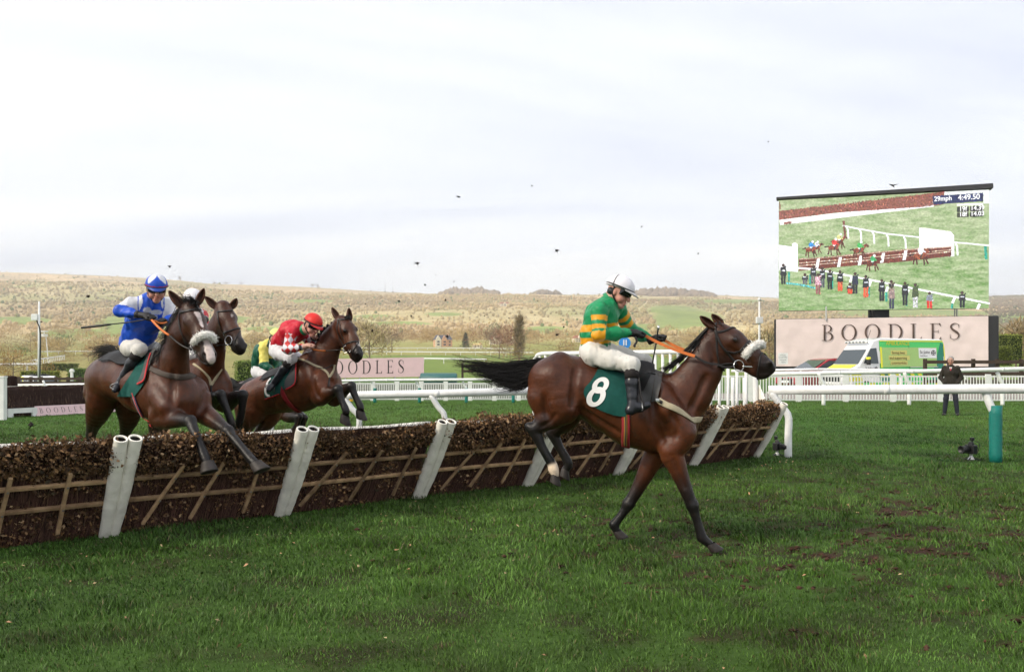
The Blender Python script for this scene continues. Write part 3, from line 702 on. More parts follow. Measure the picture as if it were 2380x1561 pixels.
def hair_strands(guides, n, spread, r, rad=.004, seg=9, frizz=.02, jit_len=.25):
    """n tapering strands following guide polylines (list of point lists), scattered by spread"""
    mb = MB(); G_ = [spline(g, seg) for g in guides]
    for i in range(n):
        w = r.random() * (len(G_) - 1) if len(G_) > 1 else 0
        k = min(int(w), len(G_) - 2) if len(G_) > 1 else 0; f = w - k
        g = G_[k] * (1 - f) + G_[k + 1] * f if len(G_) > 1 else G_[0]
        L = 1 - jit_len * r.random() ** 1.5; t = np.linspace(0, 1, seg); q = np.stack([np.interp(t * L, t, g[:, c]) for c in range(3)], 1)
        o = r.normal(0, 1, 3) * spread; q = q + o * (0.35 + .65 * t[:, None]) + np.cumsum(r.normal(0, frizz / 3, (seg, 3)), 0) * t[:, None]
        mb.tube(q, rad * (1 - .85 * t), 3, cap=False)
    return mb

def hoof(parent, top, toe_dir, down, size=.062, M=None):
    """a hoof: coronet narrower than the ground surface, toe forward; top = coronet centre"""
    d = np.asarray(down, float); d /= np.linalg.norm(d); t = np.asarray(toe_dir, float); t -= d * (t @ d); t /= np.linalg.norm(t) + 1e-9; s = np.cross(d, t)
    A = []
    for h, r, fw in ((-.012, .74, 0), (0.0, .80, .0), (.03, .92, .014), (.062, 1.05, .030), (.070, 1.04, .032), (.071, .2, .02)):
        row = []
        for j in range(16):
            a = 2 * math.pi * j / 16; x = math.cos(a); y = math.sin(a)
            row.append(np.asarray(top) + d * h * size / .062 + t * (x * size * r * (1.0 if x > 0 else .82) + fw * size / .062) + s * y * size * r * .92)
        A.append(row)
    return MB().grid(np.array(A), close=True).build('hoof', M or M_hoof, parent, smooth=True)

def ear(parent, base, tip, front, side_w, col_m):
    """a cupped, pointed ear; front: direction the opening faces"""
    base = np.asarray(base, float); tip = np.asarray(tip, float); ax = tip - base; L = np.linalg.norm(ax); ax /= L
    side_w *= .84; tip = tip + ax * L * .10; L *= 1.10; fr = np.asarray(front, float); fr -= ax * (ax @ fr); fr /= np.linalg.norm(fr); sd = np.cross(ax, fr)
    A = []
    for h in np.linspace(-.12, 1, 12):
        hh = max(h, 0); w = side_w * (math.sin(math.pi * min(1, .18 + hh * .82)) ** .75 if h < 1 else 0) * (1 if h > 0 else .8) + .0015
        if h >= .999: w = .0015
        row = []
        for j in range(13):
            a = -2.5 + 5.0 * j / 12; row.append(base + ax * L * h + sd * w * math.sin(a) * (1.0) - fr * w * (math.cos(a)) * .75 + fr * .016 * hh ** 2)
        A.append(row)
    o = MB().grid(np.array(A)).build('ear', col_m, parent, smooth=True)
    m = o.modifiers.new('thick', 'SOLIDIFY'); m.thickness = .006
    return o

M_ear = mat('horse_ear', (.075, .024, .011), rough=.6, var=.4, vscale=20, sheen=0)

def horse(J, side, label, yaw, tint=1.0, h=.014, socks=(), face=None):
    """J: dict of joint positions (3-D); each chain is (points with radius)"""
    c = {k: v * tint for k, v in BAY.items()}; bd, bl, mz, dk, lt = c['body'], BAY['black'], BAY['muzzle'], c['dark'], c['light']
    B = Body(); sd = np.asarray(side, float)
    B.chain([(p, r, w, bd) for p, r, w in J['torso']], k=.05, side=sd)
    for ch, kk in J.get('muscle', []): B.chain([(p, r, w, bd) for p, r, w in ch], k=kk * .75, side=sd)
    B.chain([(p, r * J.get('nk', .90), w, bd * .9) for p, r, w in J['neck']], k=.055, side=sd)
    hc = [bd, bd, lt * .9, mz]
    hd = J['head']; B.chain([(p, r, w, hc[min(i, 3)]) for i, (p, r, w) in enumerate(hd)], k=.045, side=J.get('hside', sd))
    for p, r, w, q, r2 in J.get('jaw', []): B.cone(p, q, r, r2, .03, J.get('hside', sd), w, bd, mz)
    for leg in J['legs']:
        n = len(leg['pts']); kn = leg['knee']      # index of the knee or hock
        cl = []
        for i, (p, r) in enumerate(leg['pts']):
            col = bd if i < kn - 2 else (bd * .6 + dk * .3 if i == kn - 2 else (dk * .5 + bl * .5 if i == kn - 1 else bl))
            if leg.get('sock') and i >= leg['sock']: col = BAY['white']
            cl.append((p, r, 1.0, col))
        ku = leg.get('ku', .05)
        def fine(c_):      # rounded bends: points between the joints
            q = spline([np.append(np.append(x[0], x[1]), x[3]) for x in c_], 3 * len(c_) - 2); return [(v[:3], max(v[3], .02), 1.0, np.maximum(v[4:], .003)) for v in q]
        up_, lo_ = (fine(cl[:kn + 1]) if kn >= 2 else cl[:kn + 1]), fine(cl[kn:])
        B.limb(up_, k=ku); B.limb(lo_, k=.012)
    for (p, r, k, col) in J.get('balls', []): B.ball(p, r, k, {'b': bd, 'k': bl, 'm': mz, 'l': lt, 'd': dk}[col])
    for (p, r, k, ax) in J.get('subs', []): B.ball(p, r, k, mz * .4, axes=ax, sub=True)
    for pts, rr, kk in J.get('grooves', []):
        S = spline([np.asarray(p) for p in pts], max(6, 3 * len(pts))); S = B.cast(S, np.tile(J['gdir'], (len(S), 1)), .0, 22)
        S = S - np.asarray(J['gdir']) * rr * .55
        for a, b in zip(S[:-1], S[1:]):
            if np.linalg.norm(b - a) < .25: B.cone(a, b, rr * .8, rr * .8, kk * 1.2, sub=True)
    base = np.mean([J['torso'][0][0], J['torso'][-1][0]], 0); base[2] = 0
    root = empty('horse', base, 0, label, 'horse'); base_z = float(np.mean([q[0][2] for q in J['torso']]))
    def cf(vs, C):
        n1 = fbm(vs, 5, 3, 3); n2 = vnoise(vs, 60, 7); C = C * (.72 + .45 * n1 + .12 * n2)[:, None]
        zt = np.percentile(vs[:, 2], 97); tp_ = np.clip((vs[:, 2] - (base_z + .12)) / .3, 0, 1)[:, None]; C = C * (1 - .42 * tp_)      # darker topline of a bay
        mudm = (fbm(vs, 42, 13, 2) > .73)[:, None] & (vs[:, 2] < base_z + .05)[:, None]; C = np.where(mudm, C * .45 + V(.03, .02, .014) * .5, C)
        if face is not None: C = face(vs, C)
        return C
    body = B.build('body', M_coat, root, h=h, colfn=cf, keep=True)
    for leg in J['legs']:
        if leg.get('hoof'):
            t, td, dn, sz = leg['hoof']; hoof(root, t, td, dn, sz, leg.get('hm'))
    for b, t, fr, w in J['ears']: ear(root, b, t, fr, w, M_ear)
    for p, r in J['eyes']:
        MB().lathe([(r * math.sin(a), -r * math.cos(a)) for a in np.linspace(.001, math.pi - .001, 9)], p, (0, 0, 1), 12).build('eye', M_eye, root, smooth=True)
    return root, B

def plaits(root, pts, n, r0=.017):
    for q in spline(pts, n):
        MB().lathe([(r0 * math.sin(a) * 1.0, -r0 * 1.25 * math.cos(a)) for a in np.linspace(.001, math.pi - .001, 7)], q, (0.2, 0, 1), 9).build('plait', M_hair, root, smooth=True)

def fleece(body, pts, rad, root, seed=1):
    rad = rad * .76
    r = np.random.default_rng(seed); p = spline(pts, 30); n = 18
    T = np.gradient(p, axis=0); T /= np.linalg.norm(T, axis=1)[:, None]; u = np.cross(T[0], (0.1, .2, 1)); A = []
    for i in range(30):
        u = u - T[i] * (u @ T[i]); u /= np.linalg.norm(u); w = np.cross(T[i], u); e = min(1, .62 + min(i, 29 - i) / 7.0)
        A.append([p[i] + rad * e * (1 + r.normal(0, .06)) * (u * math.cos(2 * math.pi * j / n) + w * math.sin(2 * math.pi * j / n)) for j in range(n)])
    mb = MB(); mb.grid(np.array(A), close=True)
    mb.add(np.array(A[0]), [tuple(range(n))]); mb.add(np.array(A[-1]), [tuple(range(n))])
    # wool: short tufts
    for i in range(2000):
        a = r.integers(0, 30); t = r.random() * 6.283; q = A[a][int(t / 6.283 * n) % n]; d = q - p[a]; d /= np.linalg.norm(d); q = q - d * .006 + r.normal(0, .006, 3)
        d2 = d + r.normal(0, .35, 3); wv = np.cross(d2, r.normal(0, 1, 3)); wv /= np.linalg.norm(wv) + 1e-9
        mb.add([q - wv * .0035, q + wv * .0035, q + d2 * (.009 + .007 * r.random())], [(0, 1, 2)])
    return mb.build('sheepskin_noseband', M_fleece, root, smooth=False)

def ring(root, c, nrm, R, rad=.004, name='bit_ring', m=None):
    nrm = np.asarray(nrm, float); nrm /= np.linalg.norm(nrm); u = np.cross(nrm, (0, .3, 1)); u /= np.linalg.norm(u); w = np.cross(nrm, u)
    pts = [np.asarray(c) + R * (u * math.cos(t) + w * math.sin(t)) for t in np.linspace(0, 2 * math.pi, 25)]
    return MB().tube(pts, rad, 6, cap=False).build(name, m or M_steel, root, smooth=True)
def rope(root, pts, rad, m, name, n=24, flat=None):
    return MB().tube(spline(pts, n), rad, 6).build(name, m, root, smooth=True)
# ------------------------------------------------------------------ the galloping horse in front (number cloth 8)
Y0 = 7.70; YAW = math.radians(7); TY = math.tan(YAW)
def q1(x, y, l=0.0):
    """plate point of the close-up to world; l: metres towards the far flank"""
    return P(1034.3 + x * .44672, 610.1 + y * .44672, Y0 - TY * (x - 850) / 576 + l)
SD1 = V(math.sin(YAW), math.cos(YAW), 0); HD1 = V(math.cos(YAW), -math.sin(YAW), 0)
J = dict(
    torso=[(q1(560, 622), .225, 1.02), (q1(640, 626), .243, 1.0), (q1(730, 648), .255, .98), (q1(860, 712), .282, .94), (q1(985, 780), .302, .86), (q1(1090, 812), .288, .80), (q1(1180, 822), .230, .85)],
    muscle=[([(q1(930, 618), .085, .8), (q1(1020, 598), .095, .7), (q1(1110, 620), .10, .7)], .09),
            ([(q1(520, 600, -.10), .135, 1), (q1(505, 700, -.12), .125, 1), (q1(515, 790, -.13), .085, 1)], .06),
            ([(q1(520, 600, .10), .135, 1), (q1(505, 700, .12), .125, 1), (q1(515, 790, .13), .085, 1)], .06),
            ([(q1(1070, 640, -.15), .09, 1), (q1(1160, 760, -.19), .10, 1), (q1(1245, 880, -.15), .105, 1)], .05),
            ([(q1(1120, 640, .15), .09, 1), (q1(1190, 760, .19), .10, 1), (q1(1245, 880, .15), .105, 1)], .05),
            ([(q1(1240, 860), .10, 1.4), (q1(1225, 940), .09, 1.5)], .06),
            ([(q1(600, 520, -.10), .10, 1), (q1(660, 640, -.17), .11, 1), (q1(640, 760, -.19), .10, 1)], .06),
            ([(q1(700, 690, -.20), .05, 1), (q1(640, 790, -.17), .06, 1)], .06)],
    nk=1.0, neck=[(q1(1175, 770), .245, .64), (q1(1265, 672), .200, .60), (q1(1335, 568), .158, .58), (q1(1392, 458), .128, .60), (q1(1428, 392), .104, .68)],
    head=[(q1(1432, 372, -.01), .095, .85), (q1(1492, 416, -.02), .112, .80), (q1(1580, 480, -.035), .090, .72), (q1(1655, 534, -.05), .068, .76), (q1(1688, 552, -.052), .052, .88)],
    jaw=[(q1(1462, 465, -.015), .122, .48, q1(1480, 480, -.02), .112), (q1(1500, 500, -.02), .075, .6, q1(1615, 560, -.04), .048), (q1(1615, 560, -.04), .05, .8, q1(1650, 580, -.045), .042)],
    balls=[(q1(1690, 524, -.100), .026, .02, 'm'), (q1(1696, 524, .0), .026, .02, 'm'), (q1(1668, 580, -.05), .033, .025, 'm'), (q1(1640, 588, -.045), .031, .02, 'm'),
           (q1(1506, 396, -.100), .032, .03, 'd'), (q1(1506, 396, .06), .032, .03, 'd'),
           (q1(436, 852, -.15), .038, .03, 'k'), (q1(545, 868, .15), .036, .03, 'k'), (q1(1288, 1262, -.15), .049, .03, 'k'), (q1(955, 1252, .16), .049, .03, 'k'),
           (q1(1330, 1432, -.15), .031, .03, 'k'), (q1(872, 1362, .16), .031, .03, 'k'), (q1(555, 1076, -.15), .028, .03, 'k')],
    subs=[(q1(1690, 530, -.135), (.020, .026, .017), .010, None), (q1(1672, 572, -.12), (.035, .05, .005), .008, None)],
    gdir=SD1, grooves=[([q1(672, 560, -.6), q1(662, 660, -.6), q1(655, 755, -.6)], .016, .04), ([q1(1118, 640, -.6), q1(1092, 750, -.6), q1(1105, 860, -.6), q1(1140, 940, -.6)], .016, .04),
        ([q1(1196, 1030, -.6), q1(1238, 1130, -.6), q1(1268, 1210, -.6)], .010, .025), ([q1(1415, 420, -.6), q1(1436, 500, -.6), q1(1440, 540, -.6)], .012, .03),
        ([q1(1392, 600, -.6), q1(1352, 690, -.6), q1(1300, 790, -.6)], .014, .04), ([q1(500, 700, -.6), q1(500, 770, -.6), q1(520, 830, -.6)], .010, .035),
        ([q1(690, 775, -.6), q1(790, 835, -.6), q1(900, 905, -.6)], .010, .04), ([q1(1195, 800, -.6), q1(1225, 860, -.6), q1(1215, 930, -.6)], .012, .03),
        ([q1(560, 800, -.6), q1(520, 850, -.6), q1(480, 872, -.6)], .010, .025), ([q1(1515, 430, -.6), q1(1580, 478, -.6), q1(1630, 515, -.6)], .008, .025)],
    legs=[dict(pts=[(q1(1120, 700, -.13), .12), (q1(1225, 890, -.14), .118), (q1(1178, 975, -.15), .112), (q1(1205, 1055, -.15), .086), (q1(1243, 1155, -.15), .063), (q1(1286, 1262, -.15), .050), (q1(1312, 1345, -.15), .038), (q1(1340, 1428, -.15), .042), (q1(1376, 1462, -.15), .036)],
               knee=5, hoof=(q1(1382, 1466, -.15), HD1 + V(0, 0, -.1), V(.35, 0, -1), .060)),
          dict(pts=[(q1(1160, 780, .12), .12), (q1(1150, 920, .14), .12), (q1(1090, 1005, .15), .102), (q1(1042, 1100, .155), .077), (q1(1000, 1180, .16), .060), (q1(955, 1256, .16), .052), (q1(918, 1312, .16), .038), (q1(884, 1360, .16), .042), (q1(893, 1396, .16), .036)],
               knee=5, hoof=(q1(895, 1400, .16), V(.7, 0, -.6), V(.25, 0, -1), .058)),
          dict(pts=[(q1(570, 600, -.12), .19), (q1(600, 720, -.15), .165), (q1(588, 785, -.16), .116), (q1(522, 832, -.15), .076), (q1(462, 866, -.15), .056), (q1(508, 965, -.15), .040), (q1(562, 1058, -.15), .043), (q1(573, 1102, -.15), .036)],
               knee=4, sock=7, hoof=(q1(572, 1108, -.15), V(.0, 0, -1), V(-.45, .1, -1), .057), ku=.06),
          dict(pts=[(q1(590, 610, .12), .19), (q1(640, 740, .15), .15), (q1(630, 810, .16), .115), (q1(590, 850, .15), .085), (q1(560, 885, .15), .057), (q1(598, 965, .15), .040), (q1(640, 1040, .15), .043), (q1(628, 1076, .15), .036)],
               knee=4, hoof=(q1(624, 1080, .15), V(-.3, 0, -1), V(-.6, .0, -1), .057), ku=.06)],
    ears=[(q1(1398, 335, -.07), q1(1330, 288, -.10), V(-.1, -1, .5), .040), (q1(1442, 322, .05), q1(1392, 276, .06), V(-.3, -.8, .3), .036)],
    eyes=[(q1(1507, 400, -.122), .020), (q1(1507, 400, .082), .020)])
def face1(vs, C):
    # white sock on the near hind pastern, pale star on the forehead
    d = np.linalg.norm((vs - q1(566, 1085, -.15)) / V(.075, .075, .11), axis=1) + (fbm(vs, 18, 5, 2) - .5) * .5
    m = np.clip((1.0 - d) * 5, 0, 1)[:, None]; C = C * (1 - m) + V(.55, .45, .36) * m
    d = np.linalg.norm((vs - q1(1540, 398, .02)) / V(.03, .05, .03), axis=1); m = np.clip((1 - d) * 4, 0, 1)[:, None]; C = C * (1 - m) + V(.5, .45, .4) * m
    # redder flank and belly, darker neck and back as on a bay
    z = np.clip((1.15 - vs[:, 2]) / .5, 0, 1) * np.clip((vs[:, 2] - .45) / .35, 0, 1); C = C * (1 + .45 * z[:, None] * V(1, .85, .6))
    return C
hA, BA = horse(J, SD1, 'bay horse galloping in front with number cloth 8 and white sheepskin noseband', YAW, tint=.84, h=.012, face=face1)
# tail streaming behind
r = np.random.default_rng(5)
g = [[q1(540, 498, 0), q1(440, 508, .0), q1(300, 528, .02), q1(160, 516, .05), q1(15, 503, .08)],
     [q1(520, 515, 0), q1(410, 540, .0), q1(280, 556, .02), q1(150, 540, .05), q1(40, 514, .08)],
     [q1(500, 530, -.02), q1(400, 580, -.02), q1(290, 592, -.02), q1(190, 575, .0), q1(110, 540, .03)],
     [q1(490, 550, -.03), q1(410, 622, -.04), q1(330, 628, -.04), q1(250, 610, -.03), q1(180, 582, 0)],
     [q1(480, 570, -.03), q1(425, 640, -.05), q1(370, 656, -.05), q1(320, 655, -.04), q1(270, 648, -.02)]]
hair_strands(g, 680, .012, r, .0042, 12, .03, .62).build('tail', M_hair, hA, smooth=True)
# mane: plaits along the crest and loose hair on the withers
plaits(hA, [q1(1400, 326, 0), q1(1366, 346, 0), q1(1318, 400, 0), q1(1286, 440, 0), q1(1246, 486, 0), q1(1220, 512, 0)], 10)
hair_strands([[q1(1240, 490, -.02), q1(1190, 530, -.05), q1(1150, 575, -.09)], [q1(1190, 525, -.02), q1(1150, 555, -.05), q1(1110, 570, -.08)], [q1(1440, 300, -.03), q1(1460, 310, -.05), q1(1475, 330, -.07)]], 110, .016, r, .005, 7, .02).build('mane', M_hair, hA, smooth=True)
hair_strands([[q1(1400, 322, 0), q1(1360, 352, 0), q1(1300, 418, 0), q1(1255, 470, 0), q1(1190, 530, 0)]], 70, .011, r, .009, 10, .012, .0).build('crest', M_hair, hA, smooth=True)
# bridle
sA = lambda pts, w, nm, m=M_leather, off=.004, n=40: strap(BA, [q1(*p) for p in pts], w, m, nm, hA, off, n)
sA([(1425, 322, .05), (1405, 345, -.08), (1412, 380, -.11), (1440, 440, -.12), (1480, 490, -.12), (1512, 525, -.11)], .022, 'cheekpiece')
sA([(1415, 360, -.10), (1450, 352, -.11), (1490, 338, -.06), (1515, 336, .02)], .020, 'browband')
sA([(1455, 470, -.13), (1520, 470, -.11), (1570, 420, -.07), (1600, 410, .02)], .020, 'noseband')
sA([(1690, 470, .0), (1650, 470, -.08), (1635, 520, -.12), (1625, 590, -.08), (1630, 615, -.03)], .016, 'flash_strap')
sA([(1405, 370, -.11), (1415, 450, -.12), (1430, 530, -.09), (1450, 560, -.02)], .014, 'throat_lash')
sA([(1418, 540, -.10), (1470, 535, -.12), (1520, 535, -.11)], .020, 'rein_end')
ring(hA, q1(1528, 536, -.125), V(.25, -1, .1), .048, .0045)
rope(hA, [q1(1548, 540, -.13), q1(1575, 541, -.125), q1(1600, 542, -.115)], .007, M_steel, 'bit_bar', 8)
fleece(BA, [q1(1558, 492, -.10), q1(1572, 466, -.115), q1(1598, 440, -.11), q1(1626, 426, -.06), q1(1645, 424, 0), q1(1650, 440, .05)], .040, hA)
# breast girth
sA([(1105, 715, -.30), (1160, 742, -.30), (1230, 775, -.26), (1290, 812, -.18), (1325, 818, -.08), (1330, 812, 0)], .055, 'breast_strap', mat('cream_webbing', (.42, .36, .24), rough=.8, var=.12, vscale=30), .006)
sA([(1050, 690, -.32), (1090, 710, -.31), (1130, 728, -.3)], .03, 'buckle_strap', M_leather, .010)
MB().box(q1(1106, 716, -.318), (.035, .008, .03)).build('buckle', M_steel, hA, bevel=.003)
# girth: striped webbing
sA([(938, 690, -.33), (937, 760, -.33), (936, 840, -.31), (937, 900, -.25), (940, 950, -.12), (940, 958, 0)], .075, 'girth', mat('red_girth', (.30, .02, .025), rough=.8), .006)
sA([(938, 700, -.33), (937, 760, -.33), (936, 840, -.31), (937, 900, -.25), (940, 950, -.12)], .032, 'girth_stripe', mat('gold_stripe', (.30, .17, .03), rough=.8), .009)
sA([(938, 700, -.33), (937, 760, -.33), (936, 840, -.31), (937, 900, -.25), (940, 950, -.12)], .010, 'girth_line', mat('dark_stripe', (.05, .06, .05), rough=.8), .012)
def onflank(B, q, lat0, quad, m, n, off, mt, nm, root, side):
    """cloth bounded by four plate corners (top-left, top-right, bottom-right, bottom-left) dropped onto the near flank"""
    a, b, c, d = [V(*x, 0) for x in quad]
    f = lambda s, t: (q(*((a * (1 - t) + b * t) * (1 - s) + (d * (1 - t) + c * t) * s)[:2], -lat0), side)
    return patch(B, f, m, n, off, mt, nm, root)
onflank(BA, q1, .55, [(790, 560), (1010, 560), (960, 800), (905, 810)], 4, 4, .008, M_green, 'cloth_underlay', hA, SD1)
def cloth8(s, t):
    L = [(790, 556), (760, 610), (722, 655), (716, 690), (740, 735), (800, 775), (880, 805)]; Rr = [(935, 556), (950, 610), (955, 655), (955, 700), (955, 745), (950, 785), (940, 812)]
    a = spline([V(*p) for p in L], 30)[int(s * 29)]; b = spline([V(*p) for p in Rr], 30)[int(s * 29)]; p = a * (1 - t) + b * t
    return q1(p[0], p[1] , -.55), SD1
patch(BA, cloth8, 30, 20, .016, M_green, 'number_cloth', hA)
def eight(cx, cy, rx, ry, hx, hy, n=36):
    """one bowl of the figure 8 as a flat ring"""
    sl = -.30; A = []
    for t in np.linspace(0, 2 * math.pi, n + 1):
        row = []
        for f in (0, .5, 1):
            x = (hx + (rx - hx) * f) * math.cos(t); y = (hy + (ry - hy) * f) * math.sin(t); row.append((cx + x + sl * y, cy + y))
        A.append(row)
    return A
for (cx, cy, rx, ry, hx, hy) in ((806, 642, 44, 44, 17, 21), (782, 704, 50, 54, 21, 30)):
    A = eight(cx, cy, rx, ry, hx, hy); S = np.array([q1(x, y, -.55) for row in A for x, y in row])
    Q = BA.cast(S, np.tile(SD1, (len(S), 1)), .023); MB().grid(Q.reshape(len(A), 3, 3)).build('numeral', M_white, hA, smooth=True)
onflank(BA, q1, .55, [(1010, 552), (1108, 556), (1075, 735), (1010, 745)], 14, 10, .018, M_grey, 'weight_cloth', hA, SD1)
onflank(BA, q1, .55, [(1108, 556), (1150, 572), (1112, 720), (1080, 735)], 14, 6, .020, M_grey, 'pommel_flap', hA, SD1)
onflank(BA, q1, .55, [(1005, 570), (1090, 560), (1040, 668), (1002, 690)], 12, 8, .030, M_saddle, 'saddle_flap', hA, SD1)
# saddle seat over the back
def seat(s, t):
    x = 770 + 320 * t; a = (s - .5) * 1.5
    c = q1(x, 660 + (x - 770) * .1, 0); d = V(0, 0, -math.cos(a)) + SD1 * math.sin(a) * -1.0; d /= np.linalg.norm(d)
    return c - d * .55, d
patch(BA, seat, 16, 20, .03, M_saddle, 'saddle', hA)
# far-side reins and near rein
HANDN, HANDF = P(1307.4 + 690 * .26056, 610.1 + 625 * .26056, 7.55), P(1307.4 + 860 * .26056, 610.1 + 660 * .26056, 7.78)
rn = q1(1300, 486, -.14)
def rein(a, b, m, nm, w=.022):
    a, b = np.asarray(a), np.asarray(b); p = np.linspace(0, 1, 12)[:, None] * (b - a) + a - V(0, 0, .02) * np.sin(np.linspace(0, math.pi, 12))[:, None]
    up = V(0, 0, 1); T = (b - a) / np.linalg.norm(b - a); B_ = np.cross(T, V(0, 1, 0)); B_ /= np.linalg.norm(B_)
    Nn = np.cross(T, B_) * .003
    A = np.stack([p - B_ * w / 2 + Nn, p + B_ * w / 2 + Nn, p + B_ * w / 2 - Nn, p - B_ * w / 2 - Nn], 1)
    return MB().grid(A, close=True).build(nm, m, hA, smooth=False)
rein(HANDN, rn, M_rein, 'rein', .026); rein(rn, q1(1420, 528, -.13), M_leather, 'rein_leather', .018); rein(q1(1420, 528, -.13), q1(1505, 536, -.13), M_leather, 'rein_leather', .018)
rein(HANDF, q1(1300, 470, .12), M_rein, 'rein', .026); rein(q1(1300, 470, .12), q1(1500, 520, .10), M_leather, 'rein_leather', .018)
# stirrup leather and iron on the near side
rope(hA, [q1(1008, 600, -.36), q1(1020, 690, -.38), q1(1040, 755, -.40)], .009, M_leather, 'stirrup_leather', 10)
# ------------------------------------------------------------------ riders
M_silk = mat('racing_silk', attr='Col', rough=.45, spec=.3, bump=.35, bscale=20, var=.10, vscale=9)
M_breech = mat('white_breeches', attr='Col', rough=.6, spec=.3, bump=.12, bscale=18)
M_boot = mat('black_riding_boot', (.012, .013, .018), rough=.30, spec=.5, bump=.2, bscale=18)
M_skin = mat('skin', attr='Col', rough=.5, spec=.35, bump=.05, bscale=60)
M_glove = mat('black_glove', (.012, .011, .012), rough=.6, bump=.2, bscale=60)
M_lens = mat('dark_goggle_lens', (.006, .006, .008), rough=.08, spec=.6)
M_capm = mat('helmet_cover', attr='Col', rough=.5, spec=.3, bump=.08, bscale=14)
M_blackp = mat('black_plastic', (.012, .012, .013), rough=.45)
SKIN = V(.52, .29, .22)
nrm = lambda v: np.asarray(v, float) / (np.linalg.norm(v) + 1e-12)
def frame_of(fd, up):
    f = nrm(fd); u = np.asarray(up, float); u = nrm(u - f * (u @ f)); s = np.cross(f, u); return f, u, s      # forward, up, right
def folds(amp, sc=10., seed=0, stretch=(1, 1, 1)):
    st = np.asarray(stretch, float)
    return lambda X: ((1 - np.abs(2 * fbm(X * st, sc, seed, 2) - 1)) - .6) * amp + (vnoise(X, sc * 2.3, seed + 9) - .5) * amp * .5
def head_parts(root, c, fd, up, cap=None, capm=None, band=None, goggles=True, hair=None, s=1.0, neck=None, skin=None, mouth=True):
    """a head with a face; c: centre of the skull"""
    f, u, r_ = frame_of(fd, up); sk = SKIN if skin is None else skin; B = Body(); at = lambda a, b, d=0.: np.asarray(c) + (f * a + u * b + r_ * d) * s
    R = np.stack([f, u, r_])
    B.ball(at(-.005, .025), (.098 * s, .098 * s, .076 * s), .03, sk, R)
    B.cone(at(.02, -.02), at(.050, -.085), .066 * s, .036 * s, .03, r_, 1.0, sk, sk * V(1.0, .92, .92))
    B.ball(at(.066, -.098), .022 * s, .025, sk); B.ball(at(.045, -.045, .038), .034 * s, .02, sk * V(1.1, .9, .9)); B.ball(at(.045, -.045, -.038), .034 * s, .02, sk * V(1.1, .9, .9))
    B.cone(at(.085, .012), at(.108, -.030), .012 * s, .017 * s, .014, c0=sk * V(1.05, .92, .9))
    B.ball(at(.086, .030), (.018 * s, .014 * s, .055 * s), .018, sk, R)
    B.ball(at(.090, -.060), (.014 * s, .008 * s, .024 * s), .008, sk * V(.95, .6, .6), R); B.ball(at(.087, -.074), (.014 * s, .009 * s, .022 * s), .008, sk * V(.95, .62, .62), R)
    B.ball(at(.097, -.067), (.014, .0035, .020), .004, sk, R, sub=True)
    for sg in (-1, 1):
        B.ball(at(-.012, -.012, .078 * sg), (.020 * s, .030 * s, .010 * s), .006, sk * V(1.05, .85, .8), R)
        B.ball(at(.082, .010, .032 * sg), (.014 * s, .012 * s, .018 * s), .014, sk, R, sub=True)
    if neck is not None: B.cone(at(-.02, -.06), neck, .056 * s, .062 * s, .03, c0=sk)
    o = B.build('body', M_skin, root, h=.0065)
    for sg in (-1, 1):
        MB().lathe([(.0115 * s * math.sin(a), -.0115 * s * math.cos(a)) for a in np.linspace(.001, math.pi - .001, 7)], at(.078, .011, .032 * sg), f, 10).build('eye', mat('eye_white', (.5, .48, .45), rough=.2), root, smooth=True)
    if hair is not None:
        H = Body(); H.ball(at(-.018, .042), (.100 * s, .094 * s, .084 * s), .02, hair, R); H.ball(at(-.05, -.01), (.06 * s, .07 * s, .08 * s), .03, hair, R)
        cutp = at(.052, .0)
        H.build('hair', mat('hair', attr='Col', rough=.7, bump=.6, bscale=90), root, h=.008, cut=lambda X: np.maximum((X - at(.055, .06)) @ nrm(f * 1.0 - u * .55), (at(0, -.06) - X) @ u * 1.0), disp=folds(.008, 30, 3))
    if cap is not None:
        ce = at(-.005, .048); H = Body(); H.ball(ce, (.128 * s, .106 * s, .104 * s), .02, (1, 1, 1), R)
        def colr(X, C): return np.array(cap((X - ce) @ R.T / s))
        H.build('helmet', capm or M_capm, root, h=.0075, cut=lambda X: (at(0, .035) - X) @ nrm(u - f * .06), colfn=colr, disp=folds(.0025, 16, 4))
        # peak: curved plate
        A = []
        for a in np.linspace(-1.05, 1.05, 15):
            row = []
            for t in (0, .5, 1): 
                R1 = .118 + .062 * t * math.cos(a) ** 1.2; row.append(at(math.cos(a) * R1, .040 - .030 * t * math.cos(a) + .006, math.sin(a) * .098))
            A.append(row)
        pk = MB().grid(np.array(A)).build('peak', band or M_blackp, root, smooth=True); md = pk.modifiers.new('t', 'SOLIDIFY'); md.thickness = .006
        pts = [at(math.cos(a) * .128, .046, math.sin(a) * .106) for a in np.linspace(-math.pi, math.pi, 40)]
        MB().tube(pts, .006, 5, cap=False).build('brim_band', M_blackp, root, smooth=True)
        # harness: strap, ear pad
        for sg in (-1, 1):
            MB().tube(spline([at(-.03, .04, .085 * sg), at(-.02, -.03, .082 * sg), at(.03, -.085, .05 * sg), at(.045, -.115, 0)], 12), .007, 5).build('chin_strap', M_blackp, root, smooth=True)
        E = Body(); E.ball(at(-.045, -.012), (.055, .055, .088), .02, (.012,) * 3, R); E.build('skull_cap_padding', M_blackp, root, h=.009, cut=lambda X: np.maximum((X - at(.010, 0)) @ f, (X - at(0, .05)) @ u))
